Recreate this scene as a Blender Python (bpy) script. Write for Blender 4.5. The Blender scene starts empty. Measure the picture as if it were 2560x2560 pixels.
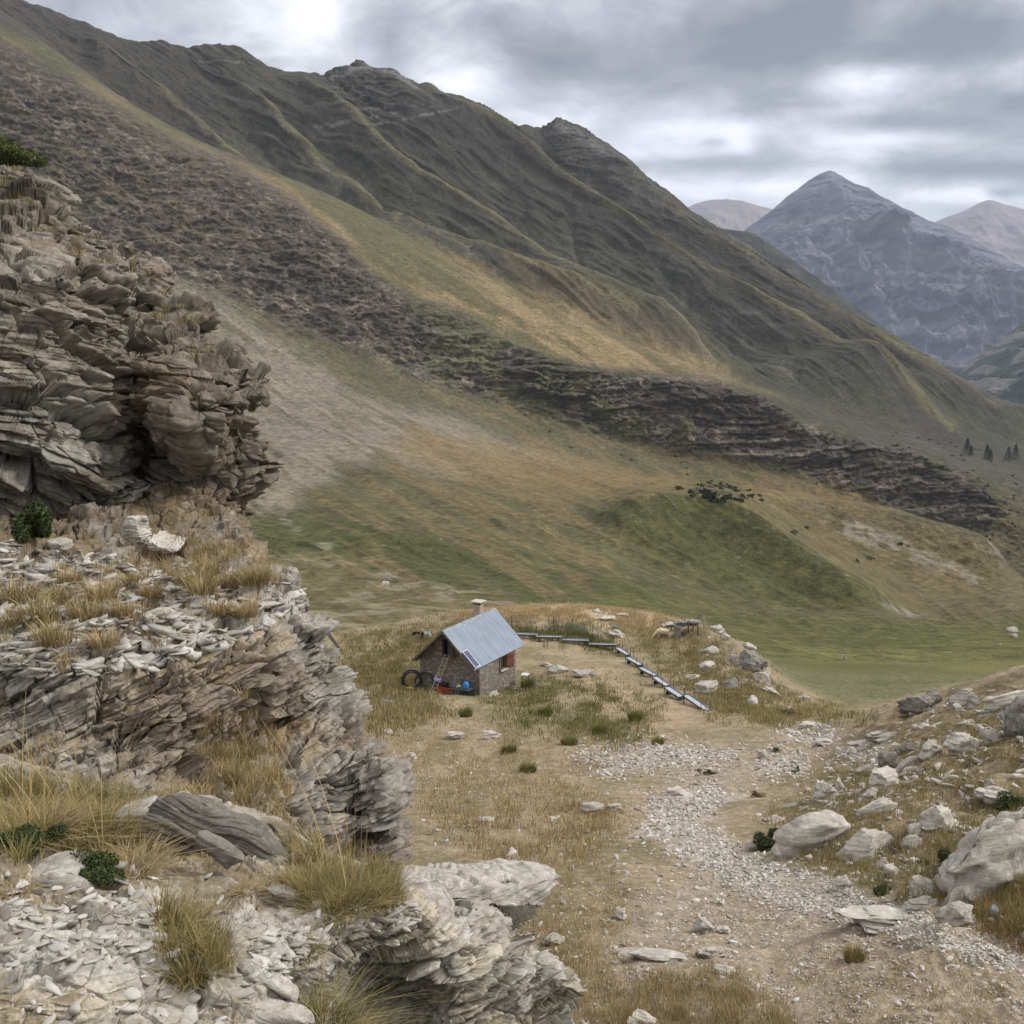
import bpy, bmesh, math, random, time
import numpy as np
from mathutils import Vector, Matrix
T0 = time.time()
rng = np.random.default_rng(7)
random.seed(7)
SC = bpy.context.scene
COL = SC.collection
F4 = np.float32

# ------------------------------------------------------------------ camera model
PITCH = math.radians(8.53)
CP, SP = math.cos(PITCH), math.sin(PITCH)

def ue(fx, fy):
    """photo fraction -> (X/Y, Z/Y) of the line of sight"""
    fx = np.asarray(fx, float); fy = np.asarray(fy, float)
    xc = fx - .5; yc = .5 - fy
    d = CP + yc * SP
    return xc / d, (yc * CP - SP) / d

def at(fx, fy, Y):
    u, e = ue(fx, fy)
    return np.array([u * Y, Y, e * Y])

def proj(P):
    X, Y, Z = P[..., 0], P[..., 1], P[..., 2]
    d = np.maximum(Y * CP - Z * SP, 1e-3)
    return .5 + X / d, .5 - (Y * SP + Z * CP) / d

# ------------------------------------------------------------------ noise
PERM = rng.permutation(256).astype(np.int32)
PERM = np.concatenate([PERM, PERM, PERM])
VAL = rng.random(256).astype(F4) * 2 - 1

def hashi(*ints):
    h = np.zeros_like(ints[0])
    for a in ints:
        h = PERM[(h + a) & 255]
    return h

def vnoise(x, y, z=None):
    """value noise, -1..1"""
    x = np.asarray(x, F4); y = np.asarray(y, F4)
    xi = np.floor(x).astype(np.int32); yi = np.floor(y).astype(np.int32)
    xf = x - xi; yf = y - yi
    xf = xf * xf * xf * (xf * (xf * 6 - 15) + 10); yf = yf * yf * yf * (yf * (yf * 6 - 15) + 10)
    if z is None:
        def g(a, b): return VAL[PERM[(PERM[(xi + a) & 255] + yi + b) & 255]]
        v0 = g(0, 0); v0 = v0 + (g(1, 0) - v0) * xf
        v1 = g(0, 1); v1 = v1 + (g(1, 1) - v1) * xf
        return v0 + (v1 - v0) * yf
    z = np.asarray(z, F4)
    zi = np.floor(z).astype(np.int32); zf = z - zi
    zf = zf * zf * zf * (zf * (zf * 6 - 15) + 10)
    def g(a, b, c): return VAL[PERM[(PERM[(PERM[(xi + a) & 255] + yi + b) & 255] + zi + c) & 255]]
    def pl(c):
        v0 = g(0, 0, c); v0 = v0 + (g(1, 0, c) - v0) * xf
        v1 = g(0, 1, c); v1 = v1 + (g(1, 1, c) - v1) * xf
        return v0 + (v1 - v0) * yf
    a = pl(0); b = pl(1)
    return a + (b - a) * zf

def fbm(x, y, z=None, octv=4, f=1., gain=.5, lac=2.03, ridged=False):
    s = 0; a = 1.; t = 0
    for i in range(octv):
        o = 13.7 * i
        n = vnoise(x * f + o, y * f - o, None if z is None else z * f + o * .5)
        if ridged: n = 1 - 2 * np.abs(n)
        s = s + a * n; t += a; a *= gain; f *= lac
    return s / t

def sstep(a, b, x):
    t = np.clip((x - a) / (b - a), 0, 1)
    return t * t * (3 - 2 * t)

def polydist(fx, fy, poly):
    """signed distance to a polygon (negative inside)"""
    P = np.array(poly, float); n = len(P)
    d2 = np.full(fx.shape, 1e9); ins = np.zeros(fx.shape, bool)
    for i in range(n):
        x0, y0 = P[i]; x1, y1 = P[(i + 1) % n]
        ex, ey = x1 - x0, y1 - y0
        t = np.clip(((fx - x0) * ex + (fy - y0) * ey) / (ex * ex + ey * ey + 1e-12), 0, 1)
        d2 = np.minimum(d2, (fx - x0 - t * ex) ** 2 + (fy - y0 - t * ey) ** 2)
        c = ((y0 > fy) != (y1 > fy)) & (fx < (x1 - x0) * (fy - y0) / (y1 - y0 + 1e-12) + x0)
        ins ^= c
    d = np.sqrt(d2)
    return np.where(ins, -d, d)

def linedist(fx, fy, pts):
    P = np.array(pts, float)
    d = np.full(fx.shape, 1e9); side = np.zeros(fx.shape); tt = np.zeros(fx.shape)
    L = np.hypot(*np.diff(P, axis=0).T); cum = np.concatenate([[0], np.cumsum(L)]); tot = cum[-1]
    for i in range(len(P) - 1):
        x0, y0 = P[i]; x1, y1 = P[i + 1]
        ex, ey = x1 - x0, y1 - y0
        t = np.clip(((fx - x0) * ex + (fy - y0) * ey) / (ex * ex + ey * ey), 0, 1)
        dx = fx - x0 - t * ex; dy = fy - y0 - t * ey
        dd = np.hypot(dx, dy); m = dd < d
        d = np.where(m, dd, d); side = np.where(m, np.sign(ex * dy - ey * dx), side)
        tt = np.where(m, (cum[i] + t * L[i]) / tot, tt)
    return d, side, tt

def zone(fx, fy, poly, soft=.008):
    return 1 - sstep(-soft, soft, polydist(fx, fy, poly))

# ------------------------------------------------------------------ objects, tags
def tag(o, label=None, cat=None, group=None, kind=None):
    if label: o['label'] = label
    if cat: o['category'] = cat
    if group: o['group'] = group
    if kind: o['kind'] = kind
    return o

def empty(name, loc=(0, 0, 0), rz=0.):
    o = bpy.data.objects.new(name, None); COL.objects.link(o)
    o.empty_display_size = .2
    o.location = loc; o.rotation_euler = (0, 0, rz)
    return o

def link_mesh(name, me, mat=None, parent=None, loc=None, rot=None, scale=None):
    o = bpy.data.objects.new(name, me); COL.objects.link(o)
    if mat is not None and len(me.materials) == 0: me.materials.append(mat)
    if parent is not None: o.parent = parent
    if loc is not None: o.location = loc
    if rot is not None: o.rotation_euler = rot
    if scale is not None: o.scale = scale
    return o

def mesh_np(name, V, faces, smooth=False, col=None):
    """V (n,3); faces (m,3) or (m,4) int arrays"""
    me = bpy.data.meshes.new(name)
    V = np.ascontiguousarray(V, F4); faces = np.ascontiguousarray(faces, np.int32)
    k = faces.shape[1]
    me.vertices.add(len(V)); me.vertices.foreach_set('co', V.ravel())
    me.loops.add(faces.size); me.loops.foreach_set('vertex_index', faces.ravel())
    me.polygons.add(len(faces))
    me.polygons.foreach_set('loop_start', np.arange(0, faces.size, k, dtype=np.int32))
    me.polygons.foreach_set('loop_total', np.full(len(faces), k, np.int32))
    if smooth: me.polygons.foreach_set('use_smooth', np.ones(len(faces), bool))
    me.update(calc_edges=True)
    if col is not None:
        a = me.attributes.new('col', 'FLOAT_COLOR', 'POINT')
        c = np.ones((len(V), 4), F4); c[:, :col.shape[1]] = col
        a.data.foreach_set('color', c.ravel())
    return me

def grid_faces(nr, nc):
    i = np.arange(nr * nc, dtype=np.int32).reshape(nr, nc)
    return np.stack([i[:-1, :-1], i[:-1, 1:], i[1:, 1:], i[1:, :-1]], -1).reshape(-1, 4)

# ------------------------------------------------------------------ materials
class NT:
    def __init__(s, name):
        s.m = bpy.data.materials.new(name); s.m.use_nodes = True
        s.t = s.m.node_tree; s.t.nodes.clear()
        s.out = s.n('ShaderNodeOutputMaterial'); s.b = s.n('ShaderNodeBsdfPrincipled')
        s.l(s.b.outputs[0], s.out.inputs[0])
    def n(s, typ, **kw):
        nd = s.t.nodes.new(typ)
        for k, v in kw.items():
            if k in nd.inputs: nd.inputs[k].default_value = v
            else: setattr(nd, k, v)
        return nd
    def l(s, a, b): s.t.links.new(a, b)
    def noise(s, scale, detail=4, rough=.55, vec=None, dist=0.):
        nd = s.n('ShaderNodeTexNoise'); nd.inputs['Scale'].default_value = scale
        nd.inputs['Detail'].default_value = detail; nd.inputs['Roughness'].default_value = rough
        nd.inputs['Distortion'].default_value = dist
        if vec is not None: s.l(vec, nd.inputs['Vector'])
        return nd.outputs['Fac']
    def mul(s, c, fac_out, lo, hi, a=.3, b=.7):
        mr = s.n('ShaderNodeMapRange'); s.l(fac_out, mr.inputs[0])
        mr.inputs[1].default_value = a; mr.inputs[2].default_value = b
        mr.inputs[3].default_value = lo; mr.inputs[4].default_value = hi
        vm = s.n('ShaderNodeVectorMath', operation='SCALE')
        s.l(c, vm.inputs[0]); s.l(mr.outputs[0], vm.inputs['Scale'])
        return vm.outputs[0]
    def mix(s, fac, a, b):
        mx = s.n('ShaderNodeMix'); mx.data_type = 'RGBA'
        for v, k in ((fac, 0), (a, 6), (b, 7)):
            if hasattr(v, 'is_linked') or isinstance(v, bpy.types.NodeSocket): s.l(v, mx.inputs[k])
            else: mx.inputs[k].default_value = v if k == 0 else (*v, 1) if len(v) == 3 else v
        return mx.outputs[2]
    def ramp(s, fac, a, b):
        mr = s.n('ShaderNodeMapRange'); s.l(fac, mr.inputs[0])
        mr.inputs[1].default_value = a; mr.inputs[2].default_value = b
        return mr.outputs[0]
    def bump(s, h, strength, dist, prev=None):
        b = s.n('ShaderNodeBump'); s.l(h, b.inputs['Height'])
        b.inputs['Strength'].default_value = strength; b.inputs['Distance'].default_value = dist
        if prev is not None: s.l(prev, b.inputs['Normal'])
        return b.outputs[0]

def mat_attr(name, layers, bumps, rough=.95, spec=.15, trans=0.):
    """colour from the mesh's zones times procedural grain; layers: (scale, lo, hi); bumps: (scale, strength, dist)"""
    s = NT(name)
    at_ = s.n('ShaderNodeAttribute'); at_.attribute_name = 'col'
    tc = s.n('ShaderNodeTexCoord').outputs['Object']
    c = at_.outputs['Color']
    for sc, lo, hi in layers: c = s.mul(c, s.noise(sc, 5, .6, tc), lo, hi)
    s.l(c, s.b.inputs['Base Color'])
    nrm = None
    for sc, st, di in bumps: nrm = s.bump(s.noise(sc, 6, .65, tc), st, di, nrm)
    if nrm is not None: s.l(nrm, s.b.inputs['Normal'])
    s.b.inputs['Roughness'].default_value = rough
    s.b.inputs['Specular IOR Level'].default_value = spec
    return s.m

def mat_plain(name, c1, c2, scale=8., rough=.8, metal=0., bump=(30, .2, .01), spec=.3, detail=5, lo=.35, hi=.65):
    s = NT(name)
    tc = s.n('ShaderNodeTexCoord').outputs['Object']
    s.l(s.mix(s.ramp(s.noise(scale, detail, .6, tc), lo, hi), c1, c2), s.b.inputs['Base Color'])
    if bump: s.l(s.bump(s.noise(bump[0], 5, .6, tc), bump[1], bump[2]), s.b.inputs['Normal'])
    s.b.inputs['Roughness'].default_value = rough; s.b.inputs['Metallic'].default_value = metal
    s.b.inputs['Specular IOR Level'].default_value = spec
    return s.m

# ------------------------------------------------------------------ terrain: feature curves (photo x, photo y, metres ahead)
CURVES = [
 [(-.2,1.2,7.5),(.3,1.2,7.5),(.7,1.17,8),(1.2,1.15,7.5)],
 [(-.2,1.0,12),(.3,1.0,12),(.5,1.0,12),(.7,1.0,12),(.85,1.0,11.5),(1.0,1.0,11),(1.2,1.0,10.5)],
 [(-.2,.9,18),(.3,.9,18),(.5,.9,17.5),(.7,.9,17),(.85,.895,15.5),(1.0,.885,14.5),(1.2,.87,13.5)],
 [(-.2,.8,29),(.3,.8,29),(.5,.8,28),(.65,.8,27),(.75,.8,26),(.85,.79,23.5),(1.0,.775,21.5),(1.2,.75,20)],
 [(-.2,.735,42),(.3,.735,42),(.45,.735,43),(.6,.735,42),(.7,.735,40),(.8,.735,37),(.9,.715,32),(1.0,.695,29.5),(1.2,.66,26)],
 [(-.2,.70,53),(.3,.70,53),(.5,.70,54),(.6,.70,53),(.7,.705,51),(.78,.709,48),(.83,.705,44.5),(.87,.69,42),(.95,.67,39),(1.0,.655,37),(1.2,.61,33)],
 [(-.2,.67,64),(.3,.67,64),(.4,.672,65),(.47,.675,65),(.55,.667,66),(.65,.668,67),(.7,.672,67),(.75,.678,65),(.8,.692,62),(.87,.705,60),(.95,.70,58),(1.0,.70,57),(1.2,.68,50)],
 [(-.2,.64,76),(.3,.64,76),(.4,.64,78),(.5,.635,80),(.57,.632,81),(.6,.633,81),(.65,.63,83),(.7,.637,80),(.75,.662,78),(.8,.688,74),(.87,.695,72),(.95,.70,70),(1.0,.70,70),(1.2,.70,66)],
 [(-.2,.625,86),(.3,.622,86),(.36,.612,90),(.42,.60,94),(.5,.593,98),(.55,.590,99),(.6,.595,97),(.65,.603,94),(.69,.610,90),(.72,.627,89),(.75,.65,88),(.79,.678,88),(.84,.684,88),(.9,.68,88),(1.0,.68,88),(1.2,.68,86)],
 [(-.2,.64,108),(.3,.625,108),(.36,.63,110),(.5,.625,115),(.6,.625,115),(.7,.642,110),(.8,.66,108),(.9,.663,106),(1.0,.665,106),(1.2,.665,104)],
 [(-.2,.62,140),(.3,.60,140),(.4,.598,145),(.5,.597,150),(.6,.605,150),(.7,.618,148),(.8,.63,145),(.9,.635,142),(1.0,.63,140),(1.2,.63,140)],
 [(-.2,.57,190),(.2,.56,190),(.3,.56,195),(.4,.565,195),(.5,.572,200),(.6,.585,200),(.7,.60,200),(.8,.609,200),(.9,.612,200),(1.0,.612,195),(1.2,.61,190)],
 [(-.2,.5,260),(.2,.5,260),(.35,.51,260),(.5,.53,265),(.6,.548,270),(.7,.573,270),(.8,.594,265),(.9,.604,260),(1.0,.605,250),(1.2,.6,240)],
 [(-.2,.46,330),(.2,.46,330),(.35,.47,330),(.5,.49,335),(.57,.497,335),(.6,.493,335),(.65,.489,335),(.7,.492,330),(.74,.508,320),(.8,.542,305),(.86,.580,295),(.9,.597,295),(1.0,.595,290),(1.2,.59,280)],
 [(-.2,.44,370),(.35,.45,370),(.5,.475,380),(.6,.488,385),(.65,.492,385),(.7,.497,380),(.75,.515,370),(.8,.543,360),(.86,.57,350),(.92,.583,350),(1.0,.585,345),(1.2,.575,340)],
 [(-.2,.42,430),(.35,.43,430),(.5,.46,440),(.6,.472,450),(.65,.478,455),(.7,.483,455),(.75,.487,450),(.8,.490,445),(.85,.498,440),(.9,.512,430),(.94,.52,425),(.965,.53,420),(.985,.555,415),(1.02,.58,410),(1.2,.62,400)],
 [(-.2,.40,470),(.35,.41,480),(.5,.45,490),(.6,.468,510),(.7,.487,530),(.8,.515,540),(.9,.55,540),(1.0,.60,530),(1.2,.62,520)],
 [(-.2,.24,600),(0,.26,600),(.1,.27,600),(.2,.29,600),(.3,.335,600),(.4,.37,600),(.5,.405,605),(.6,.435,610),(.7,.455,610),(.8,.475,600),(.88,.503,590),(.95,.525,585),(1.0,.54,580),(1.2,.56,570)],
 [(-.2,-.03,765),(0,.046,760),(.052,.077,758),(.114,.106,755),(.166,.139,745),(.225,.163,735),(.285,.199,705),(.334,.238,685),(.362,.269,672),(.404,.296,662),(.453,.318,653),(.5,.336,648),(.56,.357,645),(.62,.370,645),(.68,.373,640),(.74,.387,640),(.78,.41,635),(.85,.43,630),(.9,.445,625),(.95,.47,615),(1.0,.50,605),(1.2,.54,600)],
 [(-.2,-.09,900),(0,.012,880),(.039,.039,875),(.078,.066,865),(.129,.101,855),(.194,.139,845),(.233,.157,835),(.285,.176,820),(.34,.200,805),(.388,.226,790),(.44,.255,775),(.5,.283,755),(.543,.30,745),(.62,.336,725),(.7,.367,700),(.766,.388,690),(.85,.42,680),(.92,.445,670),(1.0,.475,660),(1.2,.52,650)],
 [(-.2,-.03,940),(0,.035,930),(.1,.093,920),(.2,.152,910),(.3,.19,900),(.4,.242,880),(.5,.298,860),(.6,.345,840),(.7,.380,810),(.8,.407,800),(.9,.43,800),(1.0,.452,790),(1.2,.49,780)],
 [(-.2,-.06,1000),(0,.012,1000),(.1,.065,1010),(.2,.12,1030),(.3,.165,1040),(.4,.2,1050),(.5,.24,1050),(.6,.285,1030),(.7,.33,1000),(.8,.37,950),(.9,.407,900),(1.0,.434,870),(1.2,.47,850)],
 [(-.2,-.09,1030),(0,-.004,1080),(.1,.045,1100),(.2,.08,1170),(.3,.11,1220),(.4,.14,1260),(.5,.175,1300),(.6,.22,1280),(.7,.275,1220),(.8,.33,1120),(.9,.375,1010),(1.0,.414,950),(1.2,.45,900)],
 [(-.2,-.12,1100),(0,-.013,1150),(.03,.005,1165),(.06,.013,1180),(.088,.025,1195),(.11,.034,1215),(.129,.0406,1225),(.145,.0415,1235),(.16,.0406,1245),(.185,.047,1280),(.202,.0435,1300),(.2226,.043,1320),(.235,.047,1330),(.259,.0647,1350),(.272,.072,1370),(.285,.077,1385),(.298,.079,1400),(.312,.077,1410),(.320,.0745,1420),(.3235,.0704,1425),(.333,.067,1435),(.342,.0645,1440),(.350,.0622,1450),(.357,.0632,1455),(.365,.0695,1460),(.373,.0705,1465),(.381,.070,1470),(.391,.079,1480),(.402,.085,1490),(.414,.092,1500),(.44,.106,1530),(.466,.123,1560),(.4865,.124,1580),(.502,.128,1590),(.512,.121,1595),(.522,.127,1600),(.535,.125,1605),(.545,.1165,1610),(.552,.1175,1608),(.56,.124,1600),(.58,.14,1590),(.62,.17,1570),(.65,.195,1550),(.68,.21,1520),(.7,.224,1500),(.73,.247,1470),(.76,.270,1430),(.8,.299,1350),(.84,.325,1260),(.87,.343,1200),(.9,.358,1130),(.93,.371,1090),(.96,.385,1050),(1.0,.398,1010),(1.1,.42,960),(1.2,.44,940)],
 [(-.2,-.05,1300),(.3,.16,1600),(.55,.24,1800),(.7,.32,1700),(.9,.42,1350),(1.0,.46,1250),(1.2,.50,1150)],
 [(-.2,.3,1900),(.5,.36,2600),(1.0,.50,2100),(1.2,.53,2000)],
]
UG = np.linspace(-.72, .72, 721)
def curve_tables():
    S, E = [], []
    for k_, c in enumerate(CURVES):
        c = np.array(c)
        if c[:, 2].max() > 1040 and c[:, 2].max() < 2000: c[:, 2] = np.where(c[:, 2] > 1000, 1000 + .5 * (c[:, 2] - 1000), c[:, 2])
        CURVES[k_] = [tuple(p) for p in c]
        u, e = ue(c[:, 0], c[:, 1])
        uu = np.linspace(-.9, .9, 1801)
        e1 = np.interp(uu, u, e); s1 = np.interp(uu, u, np.log(c[:, 2]))
        k = np.hanning(9 if len(c) > 40 else 61); k /= k.sum(); h = len(k) // 2
        e1 = np.convolve(np.pad(e1, h, 'edge'), k, 'valid'); s1 = np.convolve(np.pad(s1, h, 'edge'), k, 'valid')
        S.append(np.interp(UG, uu, s1)); E.append(np.interp(UG, uu, e1))
    S, E = np.array(S), np.array(E)
    dl = np.diff(E, axis=0) / np.diff(S, axis=0)
    h = np.diff(S, axis=0)
    D = np.zeros_like(E)
    w1 = 2 * h[1:] + h[:-1]; w2 = h[1:] + 2 * h[:-1]
    ok = dl[1:] * dl[:-1] > 0
    D[1:-1] = np.where(ok, (w1 + w2) / (w1 / np.where(ok, dl[:-1], 1) + w2 / np.where(ok, dl[1:], 1)), 0)
    D[0] = dl[0]; D[-1] = dl[-1]
    return S, E, D
TS, TE, TD = curve_tables()

def base_e(u, s):
    """elevation tangent of the smooth ground at bearing u, ln(distance ahead) s"""
    sh = np.shape(u); u = np.ravel(u); s = np.ravel(s)
    out = np.empty(len(u))
    for a in range(0, len(u), 200000):
        ub, sb = u[a:a + 200000], s[a:a + 200000]
        g = np.clip((ub - UG[0]) / (UG[1] - UG[0]), 0, len(UG) - 1.001); i = g.astype(int); t = g - i
        Sk = TS[:, i] * (1 - t) + TS[:, i + 1] * t; Ek = TE[:, i] * (1 - t) + TE[:, i + 1] * t
        Dk = TD[:, i] * (1 - t) + TD[:, i + 1] * t
        sb = np.clip(sb, Sk[0], Sk[-1])
        k = np.clip((Sk <= sb).sum(0) - 1, 0, len(Sk) - 2); j = np.arange(len(ub))
        s0, s1 = Sk[k, j], Sk[k + 1, j]; h = s1 - s0; q = (sb - s0) / h
        e0, e1, d0, d1 = Ek[k, j], Ek[k + 1, j], Dk[k, j] * h, Dk[k + 1, j] * h
        out[a:a + 200000] = (e0 * (1 + 2 * q) * (1 - q) ** 2 + d0 * q * (1 - q) ** 2 + e1 * q * q * (3 - 2 * q) + d1 * q * q * (q - 1))
    return out.reshape(sh)

SEAM = 124.
def near_bump(X, Y, fx, fy):
    f = (1 - sstep(SEAM - 14, SEAM - 1, Y))
    r = fbm(X, Y, octv=3, f=.09) * .5 + fbm(X, Y, octv=4, f=.45) * .16 + fbm(X, Y, octv=3, f=2.3) * .035
    rk = sstep(.78, .9, fx) * sstep(.62, .7, fy)                 # the stony bank on the right is rougher
    r = r + rk * (fbm(X, Y, octv=4, f=.6, ridged=True) * .28)
    kn = np.exp(-(((fx - .72) / .035) ** 2 + ((fy - .65) / .03) ** 2)) * (Y > 60)
    r = r + kn * (fbm(X, Y, octv=4, f=.5, ridged=True) * .9 + .3)
    return r * f

def ground_z(X, Y):
    X = np.asarray(X, float); Y = np.asarray(Y, float)
    z = base_e(X / Y, np.log(Y)) * Y
    fx, fy = proj(np.stack([X, Y, z], -1))
    return z + near_bump(X, Y, fx, fy)

def on_ground(fx, fy, ymin=8., ymax=122., n=420):
    """first point where the line of sight through the photo point meets the near ground"""
    fx = np.atleast_1d(np.asarray(fx, float)); fy = np.atleast_1d(np.asarray(fy, float))
    u, e = ue(fx, fy)
    Ys = np.exp(np.linspace(math.log(ymin), math.log(ymax), n))
    hit = np.full(len(u), np.nan); prev = None
    for a in range(0, len(u), 4000):
        uu, ee = u[a:a + 4000, None], e[a:a + 4000, None]
        Y = np.broadcast_to(Ys, (len(uu), n))
        d = ground_z(uu * Y, Y) - ee * Y
        first = np.argmax(d > 0, axis=1); ok = (d > 0).any(1) & (first > 0)
        j = np.arange(len(uu)); d1 = d[j, first]; d0 = d[j, np.maximum(first - 1, 0)]
        t = d0 / (d0 - d1 + 1e-9)
        y = Ys[np.maximum(first - 1, 0)] * (1 - t) + Ys[first] * t
        hit[a:a + 4000] = np.where(ok, y, np.nan)
    P = np.stack([u * hit, hit, e * hit], -1)
    hs = np.where(np.isnan(hit), 20, hit); P[:, 2] = ground_z(u * hs, hs)
    return P

# spurs of the mountain face: crest lines (photo), height m, half width (photo units)
SPURS = [
 ([(.35,.066),(.40,.11),(.45,.135),(.508,.164),(.556,.2),(.621,.242),(.67,.276),(.726,.305),(.767,.331),(.82,.363),(.88,.40),(.93,.425)], 30, .042),
 ([(.261,.067),(.298,.093),(.3235,.114),(.344,.1346),(.375,.163),(.414,.189),(.453,.215),(.508,.25),(.556,.289),(.605,.316),(.653,.336),(.686,.358),(.71,.372)], 26, .034),
 ([(.2,.05),(.225,.08),(.27,.12),(.32,.165),(.37,.198),(.43,.235),(.5,.275),(.56,.305),(.62,.332)], 16, .022),
 ([(.07,.03),(.1035,.054),(.155,.088),(.194,.1165),(.22,.14),(.26,.163)], 12, .016),
 ([(.45,.125),(.5,.15),(.56,.18)], 12, .02),
 ([(.548,.12),(.575,.15),(.62,.195),(.67,.235),(.72,.268),(.77,.30),(.82,.335),(.87,.365),(.93,.395),(.97,.41)], 24, .03),
 ([(.40,.085),(.45,.12),(.50,.155)], 10, .014),
]
GULLIES = [[(.243,.119),(.2666,.145),(.31,.176),(.362,.2045),(.414,.228),(.46,.257)], [(.274,.124),(.292,.1475),(.336,.171),(.38,.202)],
           [(.548,.268),(.58,.295),(.613,.316),(.674,.346),(.699,.367)], [(.44,.19),(.47,.215),(.5,.235),(.53,.262),(.56,.28)],
           [(.555,.215),(.56,.235),(.568,.25)], [(.63,.26),(.66,.29),(.70,.32),(.73,.345),(.78,.375)], [(.329,.153),(.357,.176),(.378,.199)],
           [(.3545,.166),(.375,.1915),(.39,.21)], [(.67,.255),(.70,.285),(.73,.30)], [(.448,.186),(.47,.203),(.492,.22)], [(.30,.15),(.32,.165),(.335,.182)], [(.21,.12),(.235,.14),(.27,.165)]]

def make_grid(y0, y1, nu, nv, x0, x1, hidden=.25, basew=.25):
    u = np.linspace(x0, x1, nu)
    sd = np.linspace(math.log(y0), math.log(y1), 1400)
    uc = u[::6] if nu > 400 else u
    E = base_e(np.repeat(uc[None], len(sd), 0), np.repeat(sd[:, None], len(uc), 1))
    de = np.diff(E, axis=0); ds = sd[1] - sd[0]
    w = np.where(de > 0, de, -de * hidden) + basew * ds
    k = np.hanning(41); k /= k.sum()
    w = np.apply_along_axis(lambda r: np.convolve(np.pad(r, 20, 'edge'), k, 'valid'), 0, w)
    k2 = np.hanning(21); k2 /= k2.sum()
    w = np.apply_along_axis(lambda r: np.convolve(np.pad(r, 10, 'edge'), k2, 'valid'), 1, w)
    c = np.concatenate([np.zeros((1, len(uc))), np.cumsum(w, 0)]); c /= c[-1]
    q = np.linspace(0, 1, nv)
    Sc = np.stack([np.interp(q, c[:, i], sd) for i in range(len(uc))], 1)
    S = np.stack([np.interp(u, uc, Sc[i]) for i in range(nv)])
    U = np.repeat(u[None], nv, 0)
    e = base_e(U, S); Y = np.exp(S)
    return U, Y, e
def C(r, g, b): return np.array([r, g, b])
def lin(r, g, b):
    c = np.array([r, g, b]) / 255.
    return np.where(c < .04045, c / 12.92, ((c + .055) / 1.055) ** 2.4)
def blend(col, m, c):
    return col + (np.asarray(c) - col) * np.asarray(m)[..., None]
# ------------------------------------------------------------------ far terrain
SHALE = [(-.2,-.02),(0,.042),(.052,.073),(.114,.102),(.166,.135),(.225,.158),(.285,.195),(.334,.236),(.362,.267),(.404,.290),(.453,.304),(.5,.333),(.56,.362),(.62,.43),(.55,.415),(.5,.395),(.45,.385),(.40,.368),(.36,.345),(.32,.332),(.27,.318),(.24,.298),(.2,.283),(.13,.25),(0,.22),(-.2,.15)]
CLIFF = [(.50,.353),(.57,.360),(.62,.371),(.66,.368),(.7,.373),(.75,.39),(.78,.412),(.83,.432),(.88,.44),(.93,.455),(.97,.49),(.98,.512),(.95,.516),(.9,.505),(.85,.487),(.8,.470),(.75,.447),(.7,.443),(.65,.438),(.6,.42),(.55,.40),(.5,.385)]
SCREE = [(-.2,.1),(.13,.25),(.2,.283),(.26,.322),(.31,.345),(.34,.375),(.38,.39),(.44,.40),(.5,.43),(.58,.462),(.5,.455),(.45,.465),(.38,.45),(.33,.455),(.30,.48),(.27,.50),(.23,.52),(-.2,.6)]
GOLD = [(-.02,.02),(.039,.040),(.078,.066),(.129,.101),(.194,.139),(.233,.157),(.285,.174),(.34,.197),(.388,.222),(.44,.25),(.5,.279),(.543,.297),(.62,.333),(.7,.363),(.765,.388),(.745,.386),(.70,.372),(.66,.366),(.58,.357),(.53,.345),(.5,.335),(.453,.306),(.404,.292),(.362,.267),(.334,.236),(.285,.197),(.225,.160),(.166,.137),(.114,.105),(.052,.062),(-.02,.03)]
GOLD2 = [(.38,.43),(.42,.42),(.47,.43),(.52,.435),(.56,.45),(.62,.462),(.72,.475),(.83,.487),(.86,.50),(.76,.497),(.7,.485),(.6,.485),(.5,.475),(.42,.455)]
GSPUR = [(.58,.497),(.65,.489),(.7,.492),(.73,.505),(.8,.545),(.86,.583),(.9,.60),(.84,.597),(.76,.588),(.70,.575),(.64,.55),(.60,.52)]

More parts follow.
